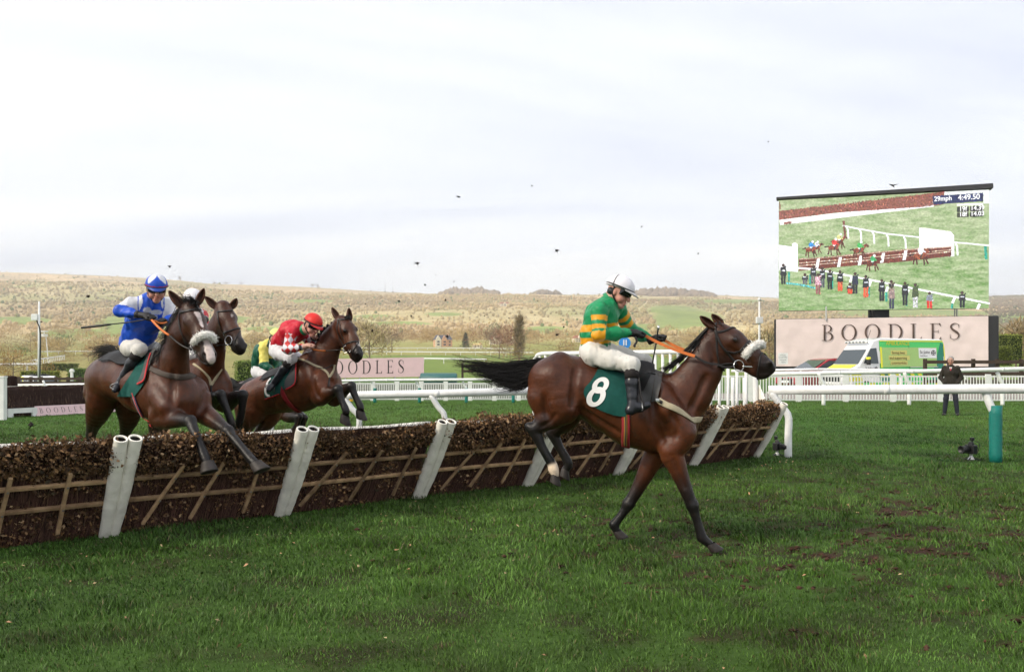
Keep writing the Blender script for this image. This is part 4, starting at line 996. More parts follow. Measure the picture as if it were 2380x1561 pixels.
    if goggles:
        A = []
        for b in np.linspace(0, 1, 6):
            row = []
            for a in np.linspace(-1.25, 1.25, 19):
                hh = .040 - .052 * b - .012 * (1 - math.cos(a)) * 0 + (.010 * b if abs(a) < .22 else 0); rr = .108 - .004 * (2 * b - 1) ** 2
                row.append(at(math.cos(a) * rr, hh, math.sin(a) * .088))
            A.append(row)
        g = MB().grid(np.array(A)).build('goggles', M_lens, root, smooth=True); md = g.modifiers.new('t', 'SOLIDIFY'); md.thickness = .008; md.offset = 0
    return B
def fist(root, wrist, c, grip, mt, name='glove', s=1.0, col=(.02, .02, .02)):
    """closed hand: palm, four unequal bent fingers round a rein, thumb from the side of the palm"""
    f = nrm(np.asarray(c) - wrist); g = np.asarray(grip, float); g = nrm(g - f * (g @ f)); d = np.cross(f, g)
    if d[2] > 0: d = -d
    at = lambda a, b, e: np.asarray(c) + (f * a + g * b + d * e) * s; B = Body()
    B.cone(wrist, at(-.02, 0, .0), .030 * s, .034 * s, .02, c0=col); B.ball(at(-.005, 0, -.004), (.046 * s, .043 * s, .021 * s), .015, col, np.stack([f, g, d]))
    for i, (o, L) in enumerate(((-.031, .92), (-.011, 1.05), (.010, 1.0), (.030, .82))):
        k0, k1, k2, k3 = at(.030, o, -.008), at(.030 + .030 * L, o, .010), at(.026 + .016 * L, o, .036 * L), at(.004, o, .034)
        B.chain([(k0, .0105 * s), (k1, .0095 * s), (k2, .009 * s), (k3, .008 * s)], k=.006, col=col)
    B.chain([(at(-.015, -.036, .002), .013 * s), (at(.018, -.046, .018), .011 * s), (at(.044, -.030, .026), .0095 * s)], k=.008, col=col)
    return B.build(name, mt, root, h=.0055)
def rider(label, j, silk, cap, breech=(.62, .60, .56), gloves=True, mh=.010, sock=True, peak=None, logo=None, side=None, texts=True, foldamp=.022, legs=(0, 1)):
    base = np.array(j['pelvis'], float)
    root = empty('jockey', base, 0, label, 'jockey', 'jockeys riding over the hurdles'); sd = np.asarray(side, float)
    S = Body()
    S.chain([(j['pelvis'] + (j['waist'] - j['pelvis']) * .15, .135), (j['waist'], .130), (j['chest'], .150), (j['upper'], .112)], k=.06, side=sd, col=(1, 1, 1))
    for p in S.pr: p['w'] = 1.15; p['ra'] *= j.get('fat', 1.0); p['rb'] *= j.get('fat', 1.0)
    nb = len(S.pr)
    for a in ('a0', 'a1'):
        sh, el, wr = j[a]
        S.chain([(j['upper'] * .55 + sh * .45, .085), (sh, .076), (el, .064), (el + (wr - el) * .55, .054), (wr, .036)], k=.035, col=(1, 1, 1))
    S.cone(j['upper'], j['neck'], .075, .055, .03)
    upn = nrm(j['upper'] - j['waist'])
    o = S.build('silks', M_silk, root, h=mh, colfn=lambda X, C: silk(X, S, j), disp=folds(foldamp, 11, 7, (1, 1, .7)),
                cut=lambda X: ((j['pelvis'] + upn * .0) - X) @ nrm(upn + V(0, 0, .4)))
    Bt = Body(); bc = V(*breech)
    Bt.ball(j['pelvis'], .120, .04, bc, None)
    for l in legs:
        hp, kn, an, toe = j['l%d' % l]
        Bt.chain([(j['pelvis'] * .5 + hp * .5, .116), (hp, .104), (hp + (kn - hp) * .5, .086), (kn, .066), (kn + (an - kn) * .14, .058)], k=.05, col=bc)
    Bt.cone(j['pelvis'], j['waist'], .138, .124, .05, sd, 1.12, bc)
    def bcol(X, C):
        m = (fbm(X, 46, 3, 2) > .77)[:, None] & (X[:, 2] < base[2] + .03)[:, None]
        return np.where(m, C * .62, C) * (.93 + .12 * fbm(X, 9, 71, 2))[:, None]
    Bt.build('breeches', M_breech, root, h=mh, disp=lambda X: ((1 - np.abs(2 * fbm(X * V(1, 1, .45), 15, 17, 2) - 1)) - .6) * .018, colfn=bcol)
    for l in legs:
        hp, kn, an, toe = j['l%d' % l]; ax = nrm(an - kn); fd = nrm(toe - an)
        if sock: MB().tube([kn + ax * .05, kn + ax * .085, kn + ax * .13], [.063, .062, .060], 14).build('sock_band', mat('dark_sock', (.012, .008, .008), rough=.8), root, smooth=True)
        K = Body(); heel = an + ax * .045 - fd * .03; tip = toe
        K.chain([(kn + ax * .13, .056), (kn + (an - kn) * .45, .058), (kn + (an - kn) * .8, .046), (an, .042)], k=.02)
        K.chain([(an, .044), (heel + fd * .02, .040)], k=.02); K.chain([(heel, .036), (heel * .4 + tip * .6, .038), (tip, .030)], k=.025)
        K.build('boot', M_boot, root, h=.009, disp=folds(.004, 14, 27), cut=lambda X, k0=kn + ax * .115: (k0 - X) @ ax)
        # stirrup iron
        m = heel * .35 + tip * .65; up = -ax; sdv = nrm(np.cross(fd, up)); R = .062
        pts = [m + sdv * R * math.cos(t) + up * (R * 1.25 * max(0, math.sin(t)) - .035) for t in np.linspace(0, math.pi, 14)] + [m - sdv * R - up * .035, m + sdv * R - up * .035]
        MB().tube(pts, .006, 5).build('stirrup', mat('dull_steel', (.25, .25, .25), rough=.35, metal=.9), root, smooth=True)
    for i, a in enumerate(('a0', 'a1')):
        sh, el, wr = j[a]; hc = j['h%d' % i]
        fist(root, wr - nrm(hc - wr) * .01, hc, j['grip'], M_glove if gloves else M_skin, 'glove' if gloves else 'hand', 1.05, (.02, .02, .02) if gloves else SKIN)
        MB().tube([wr - nrm(hc - wr) * .025, wr + nrm(hc - wr) * .012], [.040, .036], 12).build('cuff', M_glove if gloves else mat('dark_cuff', (.02, .02, .025), rough=.7), root, smooth=True)
    head_parts(root, j['head'], j['fd'], j['up'], cap, None, peak, True, None, 1.06, j['neck'])
    # collar
    ax = nrm(j['head'] - j['neck']); MB().tube([j['neck'] - ax * .035, j['neck'], j['neck'] + ax * .022], [.078, .068, .062], 14, cap=False).build('collar', mat('collar_' + label.split()[0], j.get('collar', (.5, .5, .5)), rough=.5), root, smooth=True)
    return root, S
def along(X, a, b): 
    d = b - a; return ((X - a) @ d) / (d @ d)
def limb_near(X, chains):
    """index of the nearest polyline and the running parameter on it"""
    best = np.full(len(X), 1e9); who = np.zeros(len(X), int); par = np.zeros(len(X))
    for k, ch in enumerate(chains):
        s0 = 0.
        for a, b, w in ch:
            t = np.clip(along(X, a, b), 0, 1); d = np.linalg.norm(X - a - t[:, None] * (b - a), axis=1) / w; m = d < best
            best[m] = d[m]; who[m] = k; par[m] = s0 + t[m]; s0 += 1
    return who, par
def chains_of(j, wt=1.9):
    return [[(j['pelvis'], j['waist'], wt), (j['waist'], j['upper'], wt)]] + [[(j[a][0], j[a][1], 1.), (j[a][1], j[a][2], 1.)] for a in ('a0', 'a1')]

# ---- green and gold rider of the galloping horse
def q2(x, y, Yd): return P(1307.4 + x * .26056, 610.1 + y * .26056, Yd)
jA = dict(pelvis=q2(290, 800, 7.72), waist=q2(300, 640, 7.70), chest=q2(345, 500, 7.69), upper=q2(400, 395, 7.68), neck=q2(432, 318, 7.68), head=q2(500, 268, 7.66),
          fd=V(.92, -.42, -.42), up=V(.25, 0, 1),
          a0=(q2(330, 430, 7.47), q2(322, 640, 7.42), q2(600, 628, 7.50)), a1=(q2(500, 420, 7.86), q2(590, 580, 7.98), q2(790, 690, 7.84)),
          h0=q2(668, 628, 7.52), h1=q2(858, 668, 7.80), grip=V(.25, 1, .1),
          l0=(q2(280, 820, 7.58), q2(612, 905, 7.36), q2(625, 1270, 7.30), q2(762, 1268, 7.30)), l1=(q2(330, 790, 7.84), q2(730, 885, 8.04), q2(760, 1250, 8.12), q2(880, 1240, 8.12)), collar=(.02, .24, .10))
GRN, GLD = V(.008, .235, .085), V(.72, .32, .012)
def silkA(X, S, j):
    who, par = limb_near(X, chains_of(j)); C = np.tile(GRN, (len(X), 1))
    # hoops: on the body counted up the spine, on the arms along the sleeve
    tb = who == 0; y = par
    g = tb & (((y > .30) & (y < .66)) | ((y > 1.02) & (y < 1.36)))
    z = (X - j['pelvis']) @ nrm(j['upper'] - j['pelvis'])
    ax = nrm(j['upper'] - j['pelvis']); fw = (X - j['pelvis'] - z[:, None] * ax) @ HD1; z = z - .36 * fw
    g = tb & (((z > .085) & (z < .150)) | ((z > .205) & (z < .270)))
    ta = who > 0
    g |= ta & (((y > .24) & (y < .46)) | ((y > .62) & (y < .82)) | ((y > .93) & (y < 1.12)))
    C[g] = GLD; return C
capA = lambda q: np.where((np.abs(q[:, 0] + .035 + q[:, 1] * .1) < .006)[:, None] & (q[:, 1] > -.2)[:, None], V(.03, .03, .03), V(.72, .70, .74))
rider('jockey in green and gold hooped silks with white cap on the galloping bay', jA, silkA, capA, peak=mat('white_peak', (.5, .49, .5), rough=.4), side=SD1, mh=.009)
wA = empty('riding_whip', q2(850, 580, 7.76), 0, 'short black whip with metal cap held upright by the green and gold jockey', 'whip')
MB().tube(spline([q2(852, 590, 7.74), q2(842, 680, 7.75), q2(820, 800, 7.76), q2(800, 915, 7.77)], 12), [.008] * 5 + [.007] * 7, 6).build('shaft', M_blackp, wA, smooth=True)
MB().lathe([(.0, .018), (.012, .016), (.014, 0), (.011, -.02)], q2(854, 578, 7.74), (0, 0, 1), 10).build('cap', M_steel, wA, smooth=True)
rope(wA, [q2(648, 660, 7.46), q2(662, 700, 7.46), q2(640, 740, 7.46), q2(652, 748, 7.46)], .011, M_blackp, 'flap', 10)
# ------------------------------------------------------------------ helpers that lay tack on the visible side
CAMP = V(0, 0, CAM_Z)
def vcast(B, pts3, off=.004):
    """points near a body pushed along the line of sight until they lie on it"""
    X = np.array(pts3, float); D = X - CAMP; D /= np.linalg.norm(D, axis=1)[:, None]
    return B.cast(X - D * .9, D, off, 70)
def vstrap(B, q, pts, w, m, nm, root, off=.005, n=30):
    p = vcast(B, spline([q(*p) for p in pts], n), off)
    ok = np.abs(B.dist(p) - off) < .03; p = p[ok]
    if len(p) < 4: return None
    return strap(B, p, w, m, nm, root, off, n)
def vpatch(B, q, L, Rr, m, n, off, mt, nm, root, thick=.008):
    a = spline([V(*p) for p in L], m); b = spline([V(*p) for p in Rr], m); pts = []
    for i in range(m):
        for k in range(n):
            t = k / (n - 1); x = a[i] * (1 - t) + b[i] * t; pts.append(q(x[0], x[1]))
    Q = vcast(B, pts, off).reshape(m, n, 3)
    return MB().grid(Q).build(nm, mt, root, smooth=True)
M_red = mat('red_binding', (.42, .012, .015), rough=.6)
M_cream = mat('cream_webbing', (.42, .36, .24), rough=.8)
def lg(pts, knee, hf=None, **kw): d = dict(pts=pts, knee=knee, **kw); d['hoof'] = hf; return d

# ------------------------------------------------------------------ blaze-faced horse over the hurdle (blue rider)
def qb(x, y, Yd): return P(174.3 + x * .3349, 610.1 + y * .3349, Yd)
mb_ = lambda x: 8.80 - (x - 700) / 657 * 1.19
ql = lambda x, y, l=0.: qb(x, y, mb_(x) + l)
SDB = V(.77, .64, 0); HDB = V(.64, -.77, 0)
JB = dict(
    torso=[(qb(225, 800, 9.68), .235, 1.0), (qb(290, 790, 9.55), .255, 1.0), (qb(370, 795, 9.40), .262, .98), (qb(480, 850, 9.2), .29, .94), (qb(600, 895, 9.0), .31, .86), (qb(680, 925, 8.86), .29, .84), (qb(735, 940, 8.76), .23, .9)],
    muscle=[([(qb(505, 690, 9.1), .09, .8), (qb(590, 680, 8.95), .095, .7), (qb(640, 720, 8.85), .10, .7)], .09),
            ([(qb(165, 800, 9.72), .14, 1), (qb(150, 900, 9.76), .13, 1), (qb(150, 1000, 9.8), .09, 1)], .06),
            ([(qb(560, 800, 8.80), .10, 1), (qb(600, 920, 8.68), .12, 1), (qb(650, 1000, 8.58), .11, 1)], .05),
            ([(qb(800, 850, 8.92), .11, 1), (qb(850, 940, 8.85), .12, 1), (qb(850, 1010, 8.80), .11, 1)], .05),
            ([(qb(730, 960, 8.62), .11, 1.1), (qb(745, 1060, 8.66), .10, 1.1)], .05)],
    neck=[(qb(690, 800, 8.76), .255, .66), (qb(690, 660, 8.68), .205, .62), (qb(720, 510, 8.58), .165, .60), (qb(768, 390, 8.50), .135, .65)],
    head=[(qb(800, 330, 8.46), .098, .9), (qb(832, 415, 8.40), .110, .84), (qb(885, 535, 8.30), .088, .80), (qb(928, 635, 8.22), .066, .84), (qb(944, 668, 8.19), .054, .92)],
    hside=V(.79, .61, 0), jaw=[(qb(785, 470, 8.46), .118, .55, qb(800, 495, 8.45), .105), (qb(815, 520, 8.42), .075, .6, qb(890, 655, 8.27), .05), (qb(890, 655, 8.27), .05, .9, qb(925, 690, 8.22), .042)],
    balls=[(qb(906, 640, 8.19), .027, .02, 'm'), (qb(965, 640, 8.24), .027, .02, 'm'), (qb(932, 690, 8.21), .036, .02, 'm'), (qb(775, 408, 8.36), .034, .03, 'd'), (qb(905, 395, 8.46), .034, .03, 'd'),
           (qb(800, 1098, 8.37), .060, .02, 'k'), (qb(1062, 1168, 8.49), .060, .02, 'k')],
    subs=[(qb(900, 645, 8.155), (.018, .018, .024), .010, None), (qb(968, 645, 8.205), (.018, .018, .022), .010, None)],
    gdir=V(-.05, 1, 0), grooves=[([qb(700, 900, 7.9), qb(705, 1000, 7.9), qb(690, 1080, 7.9)], .014, .04), ([qb(780, 880, 7.9), qb(800, 980, 7.9), qb(790, 1050, 7.9)], .014, .04),
        ([qb(520, 760, 7.9), qb(505, 880, 7.9), qb(530, 1000, 7.9)], .014, .04), ([qb(260, 850, 8.5), qb(250, 960, 8.5), qb(280, 1030, 8.5)], .016, .05), ([qb(850, 440, 7.6), qb(870, 540, 7.6), qb(895, 610, 7.6)], .007, .02)],
    legs=[lg([(qb(600, 850, 8.80), .12), (qb(630, 990, 8.66), .125), (qb(590, 1075, 8.72), .112), (qb(690, 1088, 8.55), .086), (qb(745, 1090, 8.46), .070), (qb(800, 1100, 8.37), .056), (qb(848, 1210, 8.25), .041), (qb(898, 1340, 8.15), .046), (qb(915, 1385, 8.12), .042)], 5,
             (qb(922, 1392, 8.11), V(.35, -.8, -.3), V(.28, -.25, -1), .086)),
          lg([(qb(840, 880, 8.95), .12), (qb(858, 990, 8.86), .125), (qb(880, 1035, 8.84), .112), (qb(965, 1095, 8.68), .086), (qb(1010, 1130, 8.58), .068), (qb(1062, 1170, 8.49), .056), (qb(1140, 1262, 8.36), .041), (qb(1218, 1358, 8.23), .046), (qb(1248, 1388, 8.19), .042)], 5,
             (qb(1256, 1395, 8.18), V(.8, -.5, -.2), V(.45, -.25, -1), .084)),
          lg([(qb(215, 820, 9.58), .18), (qb(185, 950, 9.62), .165), (qb(155, 1050, 9.75), .125), (qb(128, 1130, 9.9), .078), (qb(112, 1190, 10.0), .058), (qb(105, 1320, 10.05), .042), (qb(95, 1440, 10.1), .044), (qb(90, 1480, 10.12), .036)], 4, (qb(88, 1488, 10.12), V(-.4, .6, -.6), V(-.3, .3, -1), .058), ku=.06),
          lg([(qb(350, 840, 9.85), .18), (qb(372, 970, 9.9), .16), (qb(375, 1070, 10.0), .12), (qb(360, 1140, 10.1), .08), (qb(345, 1200, 10.2), .058), (qb(330, 1330, 10.25), .042), (qb(318, 1440, 10.3), .044), (qb(312, 1480, 10.3), .036)], 4, (qb(310, 1488, 10.3), V(-.4, .6, -.6), V(-.3, .3, -1), .058), ku=.06)],
    ears=[(qb(742, 305, 8.44), qb(660, 208, 8.42), V(.5, -1, .0), .044), (qb(852, 285, 8.50), qb(893, 190, 8.50), V(.3, -1, .0), .040)],
    eyes=[(qb(773, 416, 8.335), .021), (qb(912, 398, 8.45), .020)])
def faceB(vs, C):
    L = [qb(850, 352, 8.33), qb(868, 395, 8.31), qb(888, 460, 8.28), qb(918, 560, 8.2), qb(940, 640, 8.13), qb(950, 690, 8.12)]; rr = [.030, .022, .016, .034, .055, .06]
    for a, b, ra, rb in zip(L[:-1], L[1:], rr[:-1], rr[1:]):
        t = np.clip(along(vs, a, b), 0, 1); d = np.linalg.norm(vs - a - t[:, None] * (b - a), axis=1) - (ra + (rb - ra) * t) + (fbm(vs, 40, 3, 2) - .5) * .015
        m = np.clip(-d / .006, 0, 1)[:, None]; C = C * (1 - m) + V(.60, .50, .47) * m
    return C
hB, BB = horse(JB, SDB, 'dark bay horse with white blaze and sheepskin noseband jumping the hurdle at the left', 0, tint=.74, h=.013, face=faceB)
r = np.random.default_rng(8)
hair_strands([[qb(310, 650, 9.7), qb(240, 600, 9.8), qb(170, 600, 9.9), qb(100, 632, 10)], [qb(300, 660, 9.72), qb(240, 640, 9.8), qb(200, 660, 9.9), qb(195, 720, 9.95)], [qb(320, 645, 9.7), qb(270, 590, 9.8), qb(200, 585, 9.9), qb(130, 612, 10)]], 330, .022, r, .005, 9, .05, .4).build('tail', M_hair, hB, smooth=True)
hair_strands([[qb(775, 250, 8.5), qb(720, 330, 8.52), qb(680, 420, 8.55), qb(655, 470, 8.56)], [qb(740, 330, 8.55), qb(690, 430, 8.56), qb(640, 520, 8.58), qb(600, 590, 8.62)], [qb(700, 460, 8.6), qb(660, 540, 8.64), qb(610, 610, 8.70), qb(590, 680, 8.74)], [qb(670, 560, 8.68), qb(640, 620, 8.72), qb(590, 680, 8.78), qb(575, 700, 8.8)]], 420, .020, r, .0055, 8, .05, .4).build('mane', M_hair, hB, smooth=True)
hair_strands([[qb(800, 270, 8.48), qb(740, 245, 8.46), qb(700, 225, 8.45)], [qb(830, 275, 8.46), qb(850, 300, 8.36), qb(868, 330, 8.34)], [qb(815, 265, 8.46), qb(785, 240, 8.42), qb(720, 250, 8.42)]], 130, .014, r, .005, 7, .04, .4).build('forelock', M_hair, hB, smooth=True)
vs_ = lambda pts, w, nm, m=M_leather, off=.005: vstrap(BB, ql, pts, w, m, nm, hB, off)
vs_([(725, 345), (790, 330), (850, 322), (890, 325)], .030, 'browband')
vs_([(728, 330), (720, 400), (735, 480), (770, 550), (800, 595)], .018, 'cheekpiece')
vs_([(745, 500), (770, 570), (800, 600), (830, 620)], .014, 'lip_strap')
vs_([(845, 640), (880, 690), (920, 705)], .012, 'curb_strap')
ring(hB, vcast(BB, [ql(818, 610)], .01)[0], V(-.6, -1, .1), .042, .0045)
fleece(BB, [qb(818, 560, 8.28), qb(838, 535, 8.20), qb(870, 508, 8.165), qb(910, 498, 8.17), qb(950, 510, 8.20), qb(972, 545, 8.26)], .040, hB, 3)
vs_([(440, 685), (520, 730), (620, 775), (730, 795), (800, 785), (840, 770)], .060, 'breast_strap', mat('grey_elastic_webbing', (.075, .058, .048), rough=.8), .008)
vs_([(395, 905), (430, 1000), (480, 1090), (540, 1150)], .065, 'girth', mat('red_blue_girth', (.02, .02, .09), rough=.8), .007)
vs_([(395, 905), (430, 1000), (480, 1090), (540, 1150)], .036, 'girth_stripe', mat('white_stripe', (.4, .38, .36), rough=.8), .010)
vs_([(395, 905), (430, 1000), (480, 1090), (540, 1150)], .018, 'girth_line', mat('red_stripe', (.45, .03, .03), rough=.8), .013)
vpatch(BB, ql, [(470, 600), (420, 720), (350, 830), (290, 930)], [(560, 590), (520, 700), (480, 830), (410, 930)], 16, 10, .015, M_green, 'saddle_cloth', hB)
vpatch(BB, ql, [(500, 610), (480, 700), (455, 780), (430, 830)], [(560, 590), (525, 680), (495, 770), (470, 825)], 14, 6, .024, M_grey, 'weight_cloth', hB)
vs_([(525, 625), (505, 690), (490, 760), (475, 815), (430, 842)], .022, 'red_binding', M_red, .03)
seat_ = lambda s, t: (qb(330 + 220 * t, 760, 9.5 - .4 * t) + V(0, 0, .7) + SDB * (s - .5) * .5, V(0, 0, -1))
patch(BB, seat_, 10, 12, .03, M_saddle, 'saddle', hB)
HB0, HB1 = qb(512, 372, 8.72), qb(600, 405, 8.86)
def straight(root, a, b, m, nm, w=.010, sag=.02):
    p = np.linspace(0, 1, 10)[:, None] * (np.asarray(b) - a) + a - V(0, 0, sag) * np.sin(np.linspace(0, math.pi, 10))[:, None]
    return MB().tube(p, w, 6).build(nm, m, root, smooth=True)
rb_ = vcast(BB, [ql(655, 505)], .03)[0]
straight(hB, HB0, rb_, M_rein, 'rein', .012); straight(hB, rb_, vcast(BB, [ql(810, 605)], .02)[0], M_leather, 'rein_leather', .009); straight(hB, qb(545, 400, 8.7), qb(640, 415, 8.75), M_rein, 'rein', .012)

# ---- blue and white rider
jB = dict(pelvis=qb(415, 580, 9.36), waist=qb(450, 480, 9.25), chest=qb(500, 370, 9.12), upper=qb(525, 285, 9.05), neck=qb(545, 235, 9.0), head=qb(565, 188, 8.94), fd=V(.42, -.86, -.30), up=V(.05, -.1, 1),
          a0=(qb(395, 290, 8.96), qb(315, 335, 8.86), qb(440, 362, 8.76)), a1=(qb(640, 290, 9.2), qb(690, 400, 9.1), qb(620, 410, 8.95)), h0=HB0, h1=HB1, grip=V(.77, .64, .1),
          l0=(qb(395, 590, 9.2), qb(452, 600, 8.92), qb(322, 820, 9.0), qb(275, 885, 8.92)), l1=(qb(470, 590, 9.5), qb(560, 600, 9.35), qb(560, 800, 9.5), qb(590, 850, 9.4)), collar=(.02, .07, .42), fat=1.14)
BLU, WHT, RED = V(.012, .075, .50), V(.66, .66, .70), V(.55, .015, .02)
def silkB(X, S, j):
    who, par = limb_near(X, chains_of(j, 1.7)); C = np.tile(BLU, (len(X), 1))
    C[(who > 0) & (par < .88)] = WHT
    u, v = uv_of(X); x = (u - 174.3) / .3349; y = (v - 610.1) / .3349; fr = X[:, 1] < 9.15
    for pl in ([(430, 190), (400, 250), (440, 320), (470, 300), (452, 240)], [(590, 230), (600, 300), (640, 320), (640, 240)]):   # white braces
        pa = np.array(pl); cx = pa.mean(0); d = np.hypot((x - cx[0]) / (np.ptp(pa[:, 0]) * .42), (y - cx[1]) / (np.ptp(pa[:, 1]) * .55)); C[(who == 0) & fr & (d < 1) & (np.abs(x - cx[0]) > 4)] = WHT
    for cx, cy, ax, ay in ((500, 330, 30, 22), (565, 345, 42, 18), (490, 375, 22, 16), (560, 380, 16, 14)): C[(who == 0) & fr & (((x - cx) / ax) ** 2 + ((y - cy) / ay) ** 2 < 1)] = V(.42, .44, .52)
    return C
def capB(q):
    a = np.arctan2(q[:, 2], q[:, 0]); el = q[:, 1]; C = np.tile(BLU, (len(q), 1))
    star = el > .022 + .085 * np.abs(((a * 4 / (2 * np.pi)) % 1) - .5) * 2
    C[star] = WHT; C[(el < .004)] = BLU; C[(el > -.008) & (el < .008)] = RED; return C
rider('jockey in blue and white silks with blue star cap on the blaze-faced horse', jB, silkB, capB, peak=mat('blue_peak', (.012, .05, .30), rough=.4), side=SDB, mh=.010)
wB = empty('riding_whip', qb(60, 450, 8.8), 0, 'long black whip pointing backwards from the hand of the blue jockey', 'whip')
MB().tube(spline([qb(545, 385, 8.72), qb(400, 410, 8.76), qb(250, 428, 8.8)], 10), .007, 6).build('shaft', M_blackp, wB, smooth=True)
MB().tube(spline([qb(250, 428, 8.8), qb(150, 440, 8.83), qb(45, 452, 8.86)], 8), [.009, .013, .014, .014, .014, .014, .013, .012], 6).build('flap', M_blackp, wB, smooth=True)

# ------------------------------------------------------------------ star-faced horse just behind
mc_ = lambda x: 10.0 - (x - 950) / 610 * 1.1
qcl = lambda x, y, l=0.: qb(x, y, mc_(x) + l)
SDC = V(.74, .67, 0)
JC = dict(
    torso=[(qb(530, 790, 10.95), .235, 1.0), (qb(640, 790, 10.7), .26, 1.0), (qb(740, 815, 10.5), .285, .95), (qb(860, 840, 10.25), .30, .86), (qb(930, 855, 10.08), .28, .86), (qb(970, 870, 9.98), .22, .9)],
    muscle=[([(qb(880, 830, 9.98), .11, 1), (qb(890, 920, 9.88), .12, 1)], .05), ([(qb(1010, 850, 10.1), .11, 1), (qb(1020, 930, 10.0), .11, 1)], .05), ([(qb(950, 880, 9.85), .10, 1.1), (qb(950, 950, 9.88), .09, 1.1)], .05)],
    neck=[(qb(940, 750, 9.95), .245, .66), (qb(955, 610, 9.80), .200, .62), (qb(985, 480, 9.65), .165, .60), (qb(1012, 380, 9.55), .135, .65)],
    head=[(qb(1028, 320, 9.50), .098, .9), (qb(1052, 395, 9.45), .110, .84), (qb(1095, 490, 9.34), .088, .80), (qb(1138, 570, 9.25), .066, .84), (qb(1155, 600, 9.22), .054, .92)],
    hside=V(.74, .67, 0), jaw=[(qb(1020, 440, 9.52), .116, .55, qb(1030, 460, 9.5), .105), (qb(1045, 490, 9.46), .072, .6, qb(1115, 590, 9.30), .048), (qb(1115, 590, 9.3), .05, .9, qb(1140, 615, 9.26), .042)],
    balls=[(qb(1130, 575, 9.19), .027, .02, 'm'), (qb(1180, 575, 9.24), .027, .02, 'm'), (qb(1150, 616, 9.23), .035, .02, 'm'), (qb(1025, 395, 9.40), .034, .03, 'd'), (qb(1105, 385, 9.47), .034, .03, 'd'), (qb(1010, 918, 9.45), .058, .02, 'k'), (qb(1165, 918, 9.65), .058, .02, 'k')],
    subs=[(qb(1128, 580, 9.155), (.018, .018, .022), .010, None)],
    legs=[lg([(qb(880, 860, 9.95), .12), (qb(890, 960, 9.85), .12), (qb(905, 990, 9.8), .11), (qb(960, 950, 9.62), .085), (qb(1010, 918, 9.45), .056), (qb(1052, 1020, 9.42), .041), (qb(1086, 1115, 9.42), .046), (qb(1078, 1145, 9.45), .042)], 4, (qb(1074, 1150, 9.46), V(.1, -.3, -1), V(-.5, .3, -1), .062)),
          lg([(qb(1010, 870, 10.08), .12), (qb(1020, 950, 10.0), .12), (qb(1050, 980, 9.95), .10), (qb(1105, 940, 9.8), .082), (qb(1165, 918, 9.65), .056), (qb(1158, 1020, 9.66), .041), (qb(1140, 1105, 9.7), .046), (qb(1128, 1135, 9.73), .042)], 4, (qb(1124, 1142, 9.74), V(.1, -.3, -1), V(-.5, .3, -1), .062)),
          lg([(qb(540, 830, 10.8), .18), (qb(560, 960, 10.8), .15), (qb(560, 1060, 10.9), .11), (qb(550, 1130, 11.0), .075), (qb(545, 1200, 11.1), .056), (qb(540, 1310, 11.1), .042), (qb(535, 1400, 11.1), .044)], 4, (qb(532, 1410, 11.1), V(-.3, .4, -.8), V(-.2, .2, -1), .058)),
          lg([(qb(640, 840, 11.0), .18), (qb(640, 970, 11.05), .15), (qb(630, 1080, 11.1), .11), (qb(610, 1150, 11.2), .075), (qb(600, 1210, 11.25), .056), (qb(590, 1310, 11.3), .042), (qb(585, 1400, 11.3), .044)], 4, (qb(582, 1410, 11.3), V(-.3, .4, -.8), V(-.2, .2, -1), .058))],
    ears=[(qb(985, 315, 9.5), qb(912, 246, 9.5), V(.5, -1, 0), .044), (qb(1088, 312, 9.56), qb(1120, 255, 9.56), V(.3, -1, 0), .040)],
    eyes=[(qb(1024, 402, 9.37), .021), (qb(1112, 390, 9.46), .020)])
def faceC(vs, C):
    d = np.linalg.norm((vs - qb(1090, 358, 9.33)) / V(.03, .06, .03), axis=1) + (fbm(vs, 40, 3, 2) - .5) * .8; m = np.clip((1 - d) * 5, 0, 1)[:, None]; return C * (1 - m) + V(.5, .42, .38) * m
hC, BC = horse(JC, SDC, 'bright bay horse with a small white star, half hidden behind the blaze-faced horse', 0, tint=.92, h=.015, face=faceC)
vsC = lambda pts, w, nm, m=M_leather, off=.005: vstrap(BC, qcl, pts, w, m, nm, hC, off)
vsC([(985, 340), (1040, 335), (1095, 330)], .018, 'browband'); vsC([(985, 340), (1000, 420), (1030, 500), (1060, 560)], .018, 'cheekpiece'); vsC([(1030, 490), (1080, 470), (1130, 455), (1160, 460)], .020, 'noseband')
vsC([(1160, 460), (1130, 500), (1105, 560), (1115, 610)], .012, 'flash_strap'); ring(hC, vcast(BC, [qcl(1066, 540)], .012)[0], V(-.5, -1, .1), .05, .006); rope(hC, list(vcast(BC, [qcl(985, 575), qcl(1030, 572), qcl(1075, 570)], .02)), .010, M_leather, 'rein', 10)
vsC([(820, 700), (880, 745), (930, 800), (945, 850)], .030, 'breast_strap', M_cream); vsC([(1020, 740), (985, 790), (945, 850)], .030, 'breast_strap', M_cream); vsC([(945, 850), (945, 900), (940, 940)], .022, 'breast_strap', M_leather)
hair_strands([[qb(1040, 290, 9.5), qb(1050, 295, 9.44), qb(1062, 305, 9.42)], [qb(1030, 290, 9.5), qb(1025, 295, 9.45), qb(1020, 300, 9.44)]], 60, .012, r, .006, 6, .02, .3).build('forelock', M_hair, hC, smooth=True)
hair_strands([[qb(520, 700, 11.0), qb(440, 690, 11.2), qb(380, 720, 11.3)], [qb(520, 720, 11.0), qb(450, 730, 11.2), qb(400, 780, 11.3)]], 100, .02, r, .006, 7, .04, .4).build('tail', M_hair, hC, smooth=True)
seatc = lambda s, t: (qb(620 + 200 * t, 760, 10.75 - .35 * t) + V(0, 0, .7) + SDC * (s - .5) * .5, V(0, 0, -1))
patch(BC, seatc, 8, 10, .03, M_saddle, 'saddle', hC)
